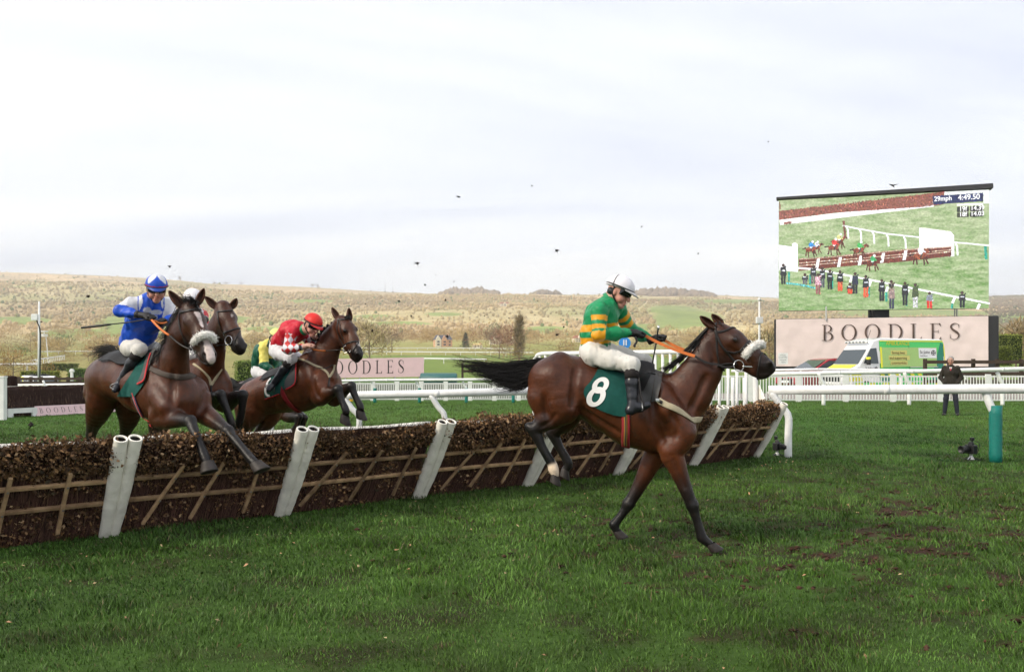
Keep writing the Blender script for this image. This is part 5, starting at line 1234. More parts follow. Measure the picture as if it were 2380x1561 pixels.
jC = dict(pelvis=qb(740, 600, 10.6), waist=qb(755, 510, 10.5), chest=qb(780, 420, 10.4), upper=qb(800, 350, 10.32), neck=qb(810, 315, 10.28), head=qb(818, 272, 10.24), fd=V(.5, -.8, -.3), up=V(0, -.1, 1),
          a0=(qb(710, 370, 10.28), qb(668, 400, 10.15), qb(740, 470, 10.0)), a1=(qb(880, 370, 10.45), qb(900, 450, 10.3), qb(860, 470, 10.1)), h0=qb(775, 480, 9.95), h1=qb(850, 480, 10.02), grip=V(.74, .67, .1),
          l0=(qb(730, 610, 10.45), qb(790, 650, 10.2), qb(720, 830, 10.3), qb(700, 870, 10.2)), l1=(qb(790, 610, 10.75), qb(860, 650, 10.6), qb(850, 800, 10.7), qb(860, 850, 10.6)), collar=(.6, .6, .6))
def silkC(X, S, j):
    who, par = limb_near(X, chains_of(j)); C = np.tile(WHT, (len(X), 1)); C[(who > 0) & (np.sin(par * 9) > -.1)] = RED; return C
rider('jockey with white cap mostly hidden behind the head of the blaze-faced horse', jC, silkC, lambda q: np.tile(V(.74, .72, .74), (len(q), 1)), side=SDC, mh=.013)

# ------------------------------------------------------------------ plaited chestnut-bay horse over the hurdle (red rider)
def qr(x, y, Yd): return P(522.9 + x * .24196, 668.2 + y * .24196, Yd)
mr_ = lambda x: 11.2 - (x - 740) / 732 * .625
q3 = lambda x, y, l=0.: qr(x, y, mr_(x) + l)
SDR = V(.53, .85, 0); HDR = V(.85, -.53, 0)
JR = dict(
    torso=[(q3(300, 1050), .235, 1.0), (q3(390, 1030), .255, 1.0), (q3(480, 1005), .265, .98), (q3(590, 985), .285, .94), (q3(740, 955), .31, .86), (q3(850, 910), .295, .82), (q3(930, 880), .23, .88)],
    muscle=[([(q3(720, 740), .085, .8), (q3(800, 700), .095, .7), (q3(860, 690), .10, .7)], .09),
            ([(q3(245, 1030, -.08), .14, 1), (q3(220, 1140, -.10), .13, 1), (q3(215, 1240, -.12), .09, 1)], .06), ([(q3(265, 1030, .10), .14, 1), (q3(240, 1140, .12), .13, 1)], .06),
            ([(q3(810, 760, -.16), .10, 1), (q3(880, 880, -.19), .11, 1), (q3(950, 970, -.16), .11, 1)], .05), ([(q3(960, 800, .14), .10, 1), (q3(1030, 900, .14), .11, 1), (q3(1050, 1000, .12), .11, 1)], .05),
            ([(q3(980, 890, -.02), .11, 1.2), (q3(985, 980, -.02), .10, 1.2)], .06)],
    neck=[(q3(915, 790), .262, .64), (q3(960, 650), .212, .60), (q3(1025, 510), .168, .58), (q3(1082, 405), .138, .62)],
    head=[(q3(1118, 335, -.02), .098, .88), (q3(1165, 405, -.05), .112, .82), (q3(1222, 520, -.08), .089, .76), (q3(1268, 625, -.12), .067, .80), (q3(1284, 660, -.13), .054, .90)],
    hside=V(.6, .8, 0), jaw=[(q3(1122, 460, -.02), .120, .52, q3(1135, 485, -.02), .108), (q3(1150, 520, -.04), .074, .6, q3(1235, 650, -.10), .048), (q3(1235, 650, -.10), .05, .85, q3(1262, 690, -.11), .042)],
    balls=[(q3(1272, 632, -.19), .027, .02, 'm'), (q3(1312, 632, -.07), .027, .02, 'm'), (q3(1268, 686, -.12), .035, .02, 'm'), (q3(1150, 410, -.15), .034, .03, 'd'), (q3(1250, 400, .03), .034, .03, 'd'), (q3(1088, 975, -.24), .058, .02, 'k'), (q3(1215, 945, 0), .058, .02, 'k')],
    subs=[(q3(1272, 642, -.235), (.018, .018, .024), .010, None)],
    gdir=V(-.03, 1, 0), grooves=[([q3(800, 740, -.8), q3(780, 870, -.8), q3(800, 1000, -.8), q3(850, 1080, -.8)], .015, .04), ([q3(380, 960, -.8), q3(370, 1070, -.8), q3(380, 1160, -.8)], .015, .045), ([q3(930, 900, -.8), q3(950, 970, -.8)], .012, .03), ([q3(1175, 440, -.8), q3(1205, 530, -.8), q3(1240, 600, -.8)], .007, .02), ([q3(1090, 420, -.8), q3(1085, 520, -.8)], .01, .03)],
    legs=[lg([(q3(850, 850, -.13), .12), (q3(930, 970, -.16), .125), (q3(915, 1050, -.16), .118), (q3(1000, 1010, -.20), .088), (q3(1045, 990, -.22), .070), (q3(1088, 978, -.24), .056), (q3(1122, 1085, -.24), .041), (q3(1162, 1180, -.24), .047), (q3(1155, 1222, -.23), .042)], 5,
             (q3(1150, 1230, -.23), V(.2, 0, -1), V(-.45, .1, -1), .080)),
          lg([(q3(990, 880, .12), .12), (q3(1040, 980, .12), .12), (q3(1050, 1060, .12), .112), (q3(1120, 1000, .06), .088), (q3(1165, 970, .03), .068), (q3(1215, 945, 0), .056), (q3(1250, 1040, 0), .041), (q3(1300, 1140, 0), .047), (q3(1298, 1180, 0), .042)], 5,
             (q3(1296, 1188, 0), V(.3, 0, -1), V(-.25, .1, -1), .078)),
          lg([(q3(310, 1060, -.10), .18), (q3(290, 1170, -.15), .16), (q3(255, 1260, -.16), .12), (q3(200, 1330, -.15), .078), (q3(155, 1410, -.15), .056), (q3(150, 1540, -.15), .042), (q3(130, 1640, -.15), .044)], 4, (q3(126, 1650, -.15), V(-.6, 0, -.8), V(-.4, 0, -1), .058), ku=.06),
          lg([(q3(390, 1080, .12), .18), (q3(440, 1200, .15), .14), (q3(410, 1290, .15), .105), (q3(350, 1350, .15), .075), (q3(300, 1420, .15), .056), (q3(290, 1550, .15), .042), (q3(270, 1650, .15), .044)], 4, (q3(266, 1660, .15), V(-.6, 0, -.8), V(-.4, 0, -1), .058), ku=.06)],
    ears=[(q3(1092, 305, -.06), q3(1032, 208, -.06), V(.6, -1, 0), .042), (q3(1200, 312, .05), q3(1188, 208, .05), V(.5, -1, 0), .038)],
    eyes=[(q3(1150, 414, -.185), .021), (q3(1262, 402, .04), .020)])
def faceR(vs, C):
    d = np.linalg.norm((vs - q3(1300, 545, -.05)) / V(.05, .06, .05), axis=1) + (fbm(vs, 40, 3, 2) - .5) * .8; m = np.clip((1 - d) * 5, 0, 1)[:, None]; return C * (1 - m) + V(.5, .45, .42) * m
hR, BR = horse(JR, SDR, 'plaited bay horse with forelegs tucked, jumping behind the second white post pair', 0, tint=1.1, h=.014, face=faceR)
plaits(hR, [q3(1072, 312), q3(1040, 335), q3(980, 372), q3(930, 410), q3(890, 460), q3(868, 492)], 9, .020); plaits(hR, [q3(1062, 330), q3(960, 405), q3(878, 492)], 8, .018)
hair_strands([[q3(1080, 320), q3(1030, 372), q3(960, 440), q3(880, 520)]], 50, .012, r, .010, 8, .01, 0).build('crest', M_hair, hR, smooth=True)
hair_strands([[q3(1150, 285, -.03), q3(1175, 278, -.05), q3(1200, 290, -.06)], [q3(1140, 290, -.03), q3(1170, 288, -.06), q3(1190, 300, -.06)]], 50, .010, r, .006, 6, .02, .3).build('forelock', M_hair, hR, smooth=True)
hair_strands([[q3(190, 940, 0), q3(90, 930, .1), q3(0, 1000, .15), q3(-50, 1120, .2)], [q3(180, 970, 0), q3(100, 990, .1), q3(40, 1080, .15), q3(10, 1180, .2)]], 160, .02, r, .006, 8, .04, .4).build('tail', M_hair, hR, smooth=True)
vr = lambda pts, w, nm, m=M_leather, off=.005: vstrap(BR, q3, pts, w, m, nm, hR, off)
vr([(1080, 310), (1130, 305), (1200, 300), (1215, 302)], .022, 'browband'); vr([(1085, 320), (1075, 400), (1100, 480), (1140, 560)], .018, 'cheekpiece'); vr([(1100, 330), (1110, 420), (1140, 510)], .014, 'cheekpiece')
vr([(1130, 560), (1180, 530), (1240, 515), (1285, 520)], .020, 'noseband'); vr([(1285, 530), (1250, 570), (1220, 630), (1230, 680)], .013, 'flash_strap')
ring(hR, vcast(BR, [q3(1165, 590)], .012)[0], V(-.4, -1, .1), .045, .0055); rope(hR, list(vcast(BR, [q3(1180, 612), q3(1205, 615)], .02)), .009, M_steel, 'bit_bar', 6)
HR0 = qr(812, 556, 10.72); HR1 = qr(870, 480, 11.1)
_p1, _p2 = vcast(BR, [q3(965, 608), q3(1100, 598)], .03); straight(hR, HR0 + V(0, 0, -.03), _p1, M_rein, 'rein', .011, .01); straight(hR, _p1, _p2, M_leather, 'rein_leather', .008, 0); straight(hR, _p2, vcast(BR, [q3(1160, 605)], .03)[0], M_leather, 'rein_leather', .008, 0)
vr([(700, 680), (780, 705), (860, 745), (940, 780), (985, 820), (1005, 860)], .030, 'breast_strap', M_cream); vr([(1055, 740), (1040, 800), (1005, 860)], .030, 'breast_strap', M_cream); vr([(890, 770), (960, 775), (1040, 740)], .014, 'martingale_strap'); vr([(1005, 860), (1000, 900), (990, 950)], .022, 'martingale_strap')
vpatch(BR, q3, [(640, 700), (580, 790), (520, 880), (510, 930)], [(690, 690), (690, 800), (680, 920), (560, 980)], 16, 10, .014, M_green, 'saddle_cloth', hR)
vpatch(BR, q3, [(450, 850), (400, 920), (375, 1000), (385, 1070)], [(600, 790), (560, 900), (540, 960), (530, 1020)], 14, 10, .014, M_green, 'number_cloth', hR)
vr([(520, 1022), (450, 1050), (385, 1072)], .018, 'red_binding', M_red, .018)
vpatch(BR, q3, [(650, 750), (610, 830), (575, 900), (570, 960)], [(680, 715), (680, 820), (675, 900), (610, 965)], 12, 8, .024, M_grey, 'weight_cloth', hR)
vr([(682, 712), (680, 800), (675, 895), (650, 940), (585, 978)], .020, 'red_binding', M_red, .030)
vr([(525, 940), (560, 1030), (610, 1110), (680, 1180), (715, 1198)], .085, 'girth', mat('red_girth2', (.28, .012, .02), rough=.75), .010)
for a in np.linspace(.3, 6.0, 12)[:0]: pass
A_ = [(420 + 32 * math.cos(t), 985 + 55 * math.sin(t)) for t in np.linspace(1.2, 4.6, 16)]
vr(A_, .035, 'numeral', M_white, .022); vr([(440, 870), (415, 900), (400, 930)], .035, 'numeral', M_white, .022)
seatr = lambda s, t: (q3(470 + 220 * t, 900) + V(0, 0, .7) + SDR * (s - .5) * .5, V(0, 0, -1))
patch(BR, seatr, 8, 10, .03, M_saddle, 'saddle', hR)
jR = dict(pelvis=qr(530, 590, 11.32), waist=qr(575, 500, 11.22), chest=qr(645, 425, 11.08), upper=qr(715, 400, 10.98), neck=qr(770, 395, 10.92), head=qr(838, 365, 10.86), fd=V(.72, -.62, -.45), up=V(.25, -.1, 1),
          a0=(qr(640, 440, 10.86), qr(600, 590, 10.80), qr(735, 572, 10.72)), a1=(qr(760, 440, 11.22), qr(820, 540, 11.25), qr(850, 490, 11.1)), h0=HR0, h1=HR1, grip=V(.53, .85, .1),
          l0=(qr(520, 620, 11.18), qr(640, 680, 10.95), qr(480, 905, 11.0), qr(420, 985, 10.95)), l1=(qr(590, 620, 11.5), qr(700, 680, 11.5), qr(650, 850, 11.6), qr(650, 930, 11.5)), collar=(.5, .02, .02))
RD2 = V(.50, .012, .028)
def silkR(X, S, j):
    who, par = limb_near(X, chains_of(j, 1.6)); C = np.tile(RD2, (len(X), 1)); ta = who > 0
    u, v = uv_of(X); x = (u - 522.9) / .24196; y = (v - 668.2) / .24196
    ax = nrm(j['a0'][1] - j['a0'][0]); 
    a, b = (x - 600) / 60.0, (y - 500) / 72.0; t2 = (np.floor(a + b) + np.floor(a - b)) % 2 == 0
    C[ta & (x < 760)] = V(.58, .03, .03); C[ta & t2] = WHT; C[ta & (par < .12)] = RD2
    return C
capR = lambda q: np.where(((q[:, 1] < .012) & (q[:, 1] > -.004))[:, None], V(.10, .015, .015), V(.66, .025, .018))
rider('jockey in red silks with white diamond sleeves and red cap on the plaited horse', jR, silkR, capR, gloves=False, peak=mat('red_peak', (.5, .02, .02), rough=.4), side=SDR, mh=.010, breech=(.66, .66, .68))

# ------------------------------------------------------------------ dark horse furthest back (yellow rider)
my_ = lambda x: 13.1 - (x - 400) / 620 * .9
q4 = lambda x, y, l=0.: qr(x, y, my_(x) + l)
JY = dict(
    torso=[(q4(170, 1050), .235, 1.0), (q4(260, 1045), .26, 1.0), (q4(360, 1060), .285, .95), (q4(480, 1080), .30, .86), (q4(580, 1080), .28, .86), (q4(640, 1060), .22, .9)],
    neck=[(q4(640, 960), .245, .66), (q4(690, 860), .200, .62), (q4(750, 760), .165, .60), (q4(790, 690), .135, .65)],
    head=[(q4(810, 650), .098, .9), (q4(840, 690), .110, .84), (q4(880, 760), .088, .80), (q4(920, 830), .073, .86), (q4(930, 850), .062, .92)],
    legs=[lg([(q4(560, 1040, -.13), .12), (q4(600, 1140, -.15), .13), (q4(600, 1220, -.15), .11), (q4(670, 1240, -.2), .085), (q4(710, 1240, -.25), .056), (q4(690, 1320, -.25), .041), (q4(650, 1380, -.2), .046)], 4, (q4(645, 1390, -.2), V(-.3, 0, -1), V(-.6, 0, -1), .06)),
          lg([(q4(620, 1040, .13), .12), (q4(650, 1140, .15), .12), (q4(660, 1200, .15), .11), (q4(720, 1240, .1), .085), (q4(760, 1250, .05), .056), (q4(740, 1330, .05), .041), (q4(700, 1390, .05), .046)], 4, (q4(695, 1400, .05), V(-.3, 0, -1), V(-.6, 0, -1), .06)),
          lg([(q4(180, 1060, -.12), .18), (q4(190, 1180, -.15), .15), (q4(170, 1270, -.15), .11), (q4(130, 1330, -.15), .075), (q4(100, 1400, -.15), .056), (q4(100, 1500, -.15), .042), (q4(90, 1580, -.15), .044)], 4, (q4(88, 1590, -.15), V(-.5, 0, -.8), V(-.3, 0, -1), .058)),
          lg([(q4(240, 1070, .12), .18), (q4(270, 1190, .15), .15), (q4(260, 1280, .15), .11), (q4(230, 1340, .15), .075), (q4(210, 1400, .15), .056), (q4(210, 1500, .15), .042), (q4(200, 1580, .15), .044)], 4, (q4(198, 1590, .15), V(-.5, 0, -.8), V(-.3, 0, -1), .058))],
    ears=[(q4(790, 640, -.05), q4(770, 590, -.05), V(.5, -1, 0), .04), (q4(825, 635, .05), q4(815, 590, .05), V(.5, -1, 0), .04)], eyes=[(q4(840, 690, -.13), .02)])
hY, BY = horse(JY, V(.67, .74, 0), 'dark bay horse furthest back, hidden behind the plaited horse except its rump', 0, tint=.5, h=.017)
hair_strands([[q4(110, 900, 0), q4(60, 880, .1), q4(0, 930, .15), q4(-30, 1020, .2)], [q4(110, 920, 0), q4(60, 930, .1), q4(30, 1000, .15), q4(20, 1080, .2)]], 110, .02, r, .007, 8, .04, .4).build('tail', M_hair, hY, smooth=True)
patch(BY, lambda s, t: (q4(280 + 220 * t, 1000) + V(0, 0, .7) + V(.67, .74, 0) * (s - .5) * .5, V(0, 0, -1)), 8, 10, .03, M_saddle, 'saddle', hY)
jY = dict(pelvis=qr(345, 800, 13.2), waist=qr(355, 710, 13.1), chest=qr(385, 620, 13.0), upper=qr(430, 555, 12.9), neck=qr(462, 525, 12.84), head=qr(492, 492, 12.78), fd=V(.75, -.5, -.45), up=V(.3, -.1, 1),
          a0=(qr(372, 590, 12.78), qr(372, 740, 12.7), qr(450, 790, 12.6)), a1=(qr(480, 590, 13.15), qr(500, 720, 13.1), qr(520, 780, 12.9)), h0=qr(480, 800, 12.55), h1=qr(545, 790, 12.8), grip=V(.67, .74, .1),
          l0=(qr(330, 815, 13.05), qr(440, 860, 12.8), qr(380, 1010, 12.85), qr(370, 1060, 12.8)), l1=(qr(400, 815, 13.4), qr(500, 860, 13.4), qr(470, 1000, 13.5), qr(480, 1050, 13.4)), collar=(.02, .12, .06))
YEL, DGR = V(.66, .58, .12), V(.010, .085, .05)
def silkY(X, S, j):
    who, par = limb_near(X, chains_of(j)); C = np.tile(YEL, (len(X), 1)); C[(who > 0) & (par > .95)] = DGR
    u, v = uv_of(X); x = (u - 522.9) / .24196; y = (v - 668.2) / .24196
    C[(who == 0) & (x < 330) & (y > 540)] = DGR; C[(who == 0) & (np.abs(x - 395 + (y - 600) * .4) < 16)] = V(.02, .05, .03); C[(who == 0) & (y > 680)] = DGR
    return C
rider('jockey in yellow and dark green silks with pale yellow cap, furthest back', jY, silkY, lambda q: np.tile(V(.62, .62, .22), (len(q), 1)), side=V(.67, .74, 0), mh=.012, breech=(.64, .64, .66))
# ------------------------------------------------------------------ rails, wing and picket fences
M_plastic = mat('white_plastic_rail', (.78, .78, .77), rough=.4, spec=.4, var=.10, vscale=7, bump=.03, bscale=20, detail=8)
M_sleeve = mat('green_padded_sleeve', (.006, .17, .14), rough=.5, var=.12, vscale=12, bump=.5, bscale=30)
M_picket = mat('white_fence_paint', (.76, .76, .74), rough=.5, var=.08, vscale=4)
def running_rail(name, label, pts, posts, rad=.05, post_r=.034, group='white plastic running rails'):
    """pts: pipe centre line; posts: (rail point, base point, sleeve height or 0)"""
    base = np.array(pts[0], float); base[2] = 0
    root = empty(name, base, 0, label, 'rail', group)
    MB().tube(pts, rad, 14).build('pipe', M_plastic, root, smooth=True)
    for a, b, sl in posts:
        a, b = np.asarray(a, float), np.asarray(b, float); k = V(b[0], b[1], a[2] * .62)
        line = spline([a, a * .45 + k * .55 + V(0, 0, -.02), k, k * .5 + b * .5, b - V(0, 0, .05)], 14)
        po = MB().tube(line, post_r, 10).build('post', M_plastic, root, smooth=True)
        if sl: MB().tube([V(b[0], b[1], z) for z in np.linspace(0, sl, 8)], [post_r * 1.5 + .004 * (i % 2) for i in range(8)], 12).build('sleeve', M_sleeve, po, smooth=True)
    for a, b in zip(pts[1:-1], pts[2:]):
        d = nrm(np.asarray(b) - a); MB().tube([np.asarray(a) - d * .05, np.asarray(a) + d * .05], rad * 1.05, 14).build('joint', M_plastic, root, smooth=True)
    return root
# near rail on the landing side, right of the wing
running_rail('running_rail', 'thick white running rail on the right, in front of the standing man', [P(1786, 906, 15.15), P(2060, 905, 14.7), P(2480, 902, 14.0), P(3000, 899, 13.2)],
             [(P(1790, 907, 15.14), G(1832, 1062), 0), (P(2288, 905, 14.35), V(*G(2314, 1074)[:2], 0), .95), (P(2800, 901, 13.5), P(2830, 1085, 13.45) * V(1, 1, 0), .62)], .082, .065)
# rail on the take-off side
running_rail('running_rail', 'white running rail behind the line of hurdles, meeting the wing', [P(520, 916, 16.6), P(815, 918, 16.4), P(1017, 914, 16.2), P(1240, 908, 16.0)],
             [(P(798, 921, 16.4), P(834, 1043, 16.4) * V(1, 1, 0), 0), (P(1000, 915, 16.2), P(1033, 1046, 16.2) * V(1, 1, 0), 0), (P(600, 918, 16.5), P(630, 1040, 16.5) * V(1, 1, 0), 0)], .075, .055)
# far rails
L2 = [P(38, 895, 37), P(300, 892, 36.6), P(600, 888, 36.3), P(900, 883, 36), P(1240, 881, 36), P(1660, 877, 35.6)]
pp_ = [(P(u, 884, 36.1), V(*P(u + 9, 0, 36.1)[:2], 0), .62) for u in (100, 205, 310, 415, 520, 625, 662, 766, 862, 966, 1075, 1184, 1292, 1400, 1510, 1620)]
running_rail('running_rail', 'far white rail with green post sleeves along the middle of the course', L2, pp_, .06, .045)
L3 = [P(1780, 869, 34.6), P(1950, 866, 34.3), P(2120, 863, 34.1), P(2330, 858, 34.0), P(2560, 853, 33.6)]
running_rail('running_rail', 'far white rail along the picket fence below the ambulance', L3, [(P(u, 865, 34.1), V(*P(u + 12, 0, 34.1)[:2], 0), 0) for u in (1902, 2101, 2318, 2540)], .085, .075)
running_rail('running_rail', 'distant white rail crossing behind the picket fence near the sign', [P(1700, 862, 46), P(1900, 858, 46), P(2300, 862, 47), P(2560, 860, 47)], [(P(u, 860, 46), V(*P(u + 4, 0, 46)[:2], 0), 0) for u in (1860, 1975, 2090, 2240, 2400)], .07, .05)

# slatted wing at the end of the hurdles
W0 = H0 + HD * (HL * 6 + .14) + V(0, 0, 0); W1 = V(.52, 19.9, 0); WD = W1 - W0; WLn = np.linalg.norm(WD); WDn = WD / WLn
wing = empty('slatted_wing_railing', W0, 0, 'tall white slatted wing railing at the far end of the hurdles', 'railing')
ZT = 1.88
fr = spline([W0 + V(0, 0, 0), W0 + V(0, 0, 1.55), W0 + V(0, 0, 1.76) + WDn * .06, W0 + WDn * .30 + V(0, 0, ZT), W0 + WDn * 1.5 + V(0, 0, ZT), W1 - WDn * 1.5 + V(0, 0, ZT), W1 - WDn * .3 + V(0, 0, ZT), W1 - WDn * .06 + V(0, 0, ZT - .1), W1 + V(0, 0, 1.55), W1 + V(0, 0, -.03)], 70)
MB().tube(fr, .046, 12).build('top_frame', M_plastic, wing, smooth=True)
ns = 31; slat = None
for i in range(1, ns):
    c = W0 + WD * i / ns
    if slat is None:
        slat = MB().tube([(0, 0, .08), (0, 0, ZT - .02)], .029, 8).mesh('slat', M_plastic, True)
    link('slat', slat, wing, loc=tuple(c))
MB().tube([W0 + V(0, 0, .10), W1 + V(0, 0, .10)], .03, 10).build('bottom_rail', M_plastic, wing, smooth=True)
for c in (W0 + WDn * .22, W0 + WDn * .48): MB().tube(spline([c + V(0, 0, 1.4), c + V(0, 0, .25), c + WDn * -.06 + V(0, 0, .1), c - WDn * .2 + V(0, 0, .05)], 14), .034, 10).build('brace', M_plastic, wing, smooth=True)
MB().bar(H0 + HD * (HL * 6 + .02) + V(0, 0, .95) + HN * .25, H0 + HD * (HL * 6 + .22) + V(0, 0, 1.18), .02, .24).build('foam_end_sheet', M_pad, wing, bevel=.006)

def picket_fence(name, label, a, b, n, zt, zb, pw, post_every, post_w=.12):
    root = empty(name, a * V(1, 1, 0), 0, label, 'fence'); d = b - a; Ln = np.linalg.norm(d); dn = d / Ln; rz = math.atan2(dn[1], dn[0])
    pk = MB().box((0, 0, (zt + zb) / 2), (pw, .022, zt - zb)).mesh('picket', M_picket)
    ps = MB().box((0, 0, (zt + .06) / 2), (post_w, .10, zt + .06)).mesh('post', M_picket)
    for i in range(n + 1):
        c = a + d * i / n
        if i % post_every == 0: link('post', ps, root, loc=tuple(c + V(0, 0, 0)), rot=(0, 0, rz))
        else: link('picket', pk, root, loc=tuple(c - np.cross(dn, V(0, 0, 1)) * -.035), rot=(0, 0, rz))
    for z in (zb + .02, zt - .04): MB().bar(a + V(0, 0, z), b + V(0, 0, z), .03, .07).build('rail', M_picket, root)
    return root
fa, fb = P(640, 0, 38.2) * V(1, 1, 0), P(1246, 0, 38.2) * V(1, 1, 0)
picket_fence('picket_fence', 'close-set white picket fence below the long pink board', fa, fb, 150, .80, .05, .038, 14, .20)
fa, fb = P(1420, 0, 37.4) * V(1, 1, 0), P(2470, 0, 36.9) * V(1, 1, 0)
picket_fence('picket_fence', 'white picket fence in front of the tarmac path and the ambulance', fa, fb, 153, 1.14, .06, .042, 16, .22)
M_brown = mat('dark_creosoted_timber', (.055, .036, .024), rough=.85, var=.25, vscale=6)
def post_rail(label, us, vtop, vbot, Yd, bars, zmin=None, w=.14):
    """brown timber fence; us: post bearings, vtop/vbot: heights on the plate of top and foot"""
    root = empty('timber_fence', P(us[0], vbot, Yd), 0, label, 'fence', 'brown timber post and rail fences')
    for u in us:
        p, q = P(u, vtop, Yd), P(u, vbot, Yd); p[2] += .0; MB().box((p + q) / 2, (w, w, abs(p[2] - q[2]) + .1)).build('post', M_brown, root)
    for v in bars: MB().bar(P(us[0], v, Yd - .12), P(us[-1], v, Yd - .12), .05, .16).build('rail', M_brown, root)
    return root
post_rail('brown timber fence in the field beside the green tank', [1075, 1128, 1188, 1238, 1290], 845, 877, 58, (850, 862))
post_rail('brown timber fence behind the standing man at the trailer', [2150, 2206, 2262, 2318, 2374, 2430, 2486], 836, 905, 41.0, (841, 868, 886))
post_rail('brown timber fence near the parked estate car and hedges', [44, 72, 96, 130, 158, 186, 214, 240, 270], 877, 897, 52, (880, 889))

# tarmac path and kerb strip behind the picket fence
MB().add([(-3, 40.2, .012), (60, 39.0, .012), (60, 47.0, .012), (-3, 47.5, .012)], [(0, 1, 2, 3)]).build('path', mat('pale_tarmac', (.26, .225, .205), rough=.9, var=.12, vscale=1.5, bump=.2, bscale=40))
tag(bpy.data.objects['path'], kind='structure')
# ------------------------------------------------------------------ lettering
def serif_polys(ch):
    """capital of height 1 as a list of polygons, and its advance"""
    def arc(cx, cy, ro, ri, a0, a1, n=22):
        T = np.linspace(a0, a1, n); return [[(cx + ro[0] * math.cos(t), cy + ro[1] * math.sin(t)), (cx + ro[0] * math.cos(u), cy + ro[1] * math.sin(u)), (cx + ri[0] * math.cos(u), cy + ri[1] * math.sin(u)), (cx + ri[0] * math.cos(t), cy + ri[1] * math.sin(t))] for t, u in zip(T[:-1], T[1:])]
    R = lambda x0, y0, x1, y1: [(x0, y0), (x1, y0), (x1, y1), (x0, y1)]
    h = math.pi / 2; stem = [R(.10, 0, .205, 1), R(.0, 0, .30, .032), R(.0, .968, .30, 1)]
    if ch == 'O': return arc(.45, .5, (.43, .515), (.315, .482), 0, 2 * math.pi, 40), .90
    if ch == 'D': return stem + [R(.2, 0, .34, .034), R(.2, .966, .34, 1)] + arc(.33, .5, (.46, .5), (.345, .466), -h, h, 30), .82
    if ch == 'B': return stem + [R(.2, 0, .34, .034), R(.2, .966, .30, 1), R(.2, .50, .33, .532)] + arc(.30, .758, (.27, .242), (.17, .21), -h, h) + arc(.33, .26, (.31, .27), (.20, .232), -h, h), .68
    if ch == 'L': return stem + [R(.2, 0, .58, .034), [(.50, .034), (.58, .034), (.60, .20), (.575, .20)]], .62
    if ch == 'E': return stem + [R(.2, 0, .58, .034), R(.2, .966, .56, 1), R(.2, .495, .46, .528), [(.50, .034), (.58, .034), (.60, .18), (.575, .18)], [(.48, .966), (.56, .966), (.575, .82), (.55, .82)], R(.44, .42, .465, .60)], .62
    if ch == 'S':
        c = spline([(.50, .80, 0), (.45, .93, 0), (.30, .985, 0), (.13, .90, 0), (.10, .74, 0), (.22, .58, 0), (.40, .44, 0), (.50, .28, 0), (.44, .10, 0), (.28, .015, 0), (.12, .06, 0), (.05, .20, 0)], 48)[:, :2]
        t = np.linspace(0, 1, 48); w = .012 + .055 * np.exp(-((t - .5) / .2) ** 2) + .018 * np.exp(-((t - .25) / .08) ** 2)
        d = np.gradient(c, axis=0); d /= np.linalg.norm(d, axis=1)[:, None]; nn = np.stack([-d[:, 1], d[:, 0]], 1) * w[:, None]; a, b = c + nn, c - nn
        P_ = [[tuple(a[i]), tuple(a[i + 1]), tuple(b[i + 1]), tuple(b[i])] for i in range(47)]
        return P_ + [R(.485, .70, .51, .93), R(.04, .08, .065, .33)], .60
    return [], .4
def serif_word(word, o, ex, ey, gap, mt, name, parent, depth, off=0.0):
    """one mesh per letter, on the plane o + x*ex + y*ey (unit vectors times cap height)"""
    x = 0
    for ch in word:
        ps, adv = serif_polys(ch); mb = MB()
        for pl in ps: mb.add([o + ex * (x + a) + ey * b + np.asarray(depth) for a, b in pl], [tuple(range(len(pl)))])
        mb.build(name, mt, parent); x += adv + gap
def word_width(word, gap): return sum(serif_polys(c)[1] for c in word) + gap * (len(word) - 1)
def sans(text, o, ex, ey, mt, name, parent, bold=False, align='LEFT'):
    cu = bpy.data.curves.new('t', 'FONT'); cu.body = text; cu.size = 1.0; cu.align_x = align; cu.fill_mode = 'FRONT'
    if bold: cu.offset = .018
    ob = bpy.data.objects.new('t', cu); COL.objects.link(ob); bpy.context.view_layer.update()
    me = bpy.data.meshes.new_from_object(ob.evaluated_get(bpy.context.evaluated_depsgraph_get())); bpy.data.objects.remove(ob); bpy.data.curves.remove(cu)
    n = len(me.vertices); co = np.empty(n * 3, np.float32); me.vertices.foreach_get('co', co); co = co.reshape(-1, 3)
    w = np.asarray(o) + co[:, :1] * np.asarray(ex) + co[:, 1:2] * np.asarray(ey); me.vertices.foreach_set('co', w.astype(np.float32).ravel())
    me.name = name; me.materials.clear(); me.materials.append(mt); me.update()
    return tag(link(name, me, parent), kind='stuff' if len(text) > 1 else None)
M_ink = mat('dark_lettering', (.022, .018, .018), rough=.7)
M_ink2 = mat('faded_brown_lettering', (.085, .055, .045), rough=.8, var=.5, vscale=1.5)
M_pink = mat('pale_pink_board', (.70, .50, .51), rough=.55, var=.04, vscale=2)
M_pinkb = mat('pale_pink_banner', (.72, .60, .575), rough=.75, var=.05, vscale=.6, bump=.8, bscale=1.6)
M_metal = mat('galvanised_post', (.55, .55, .53), rough=.4, metal=.4)
M_dark = mat('dark_painted_metal', (.02, .02, .022), rough=.6)

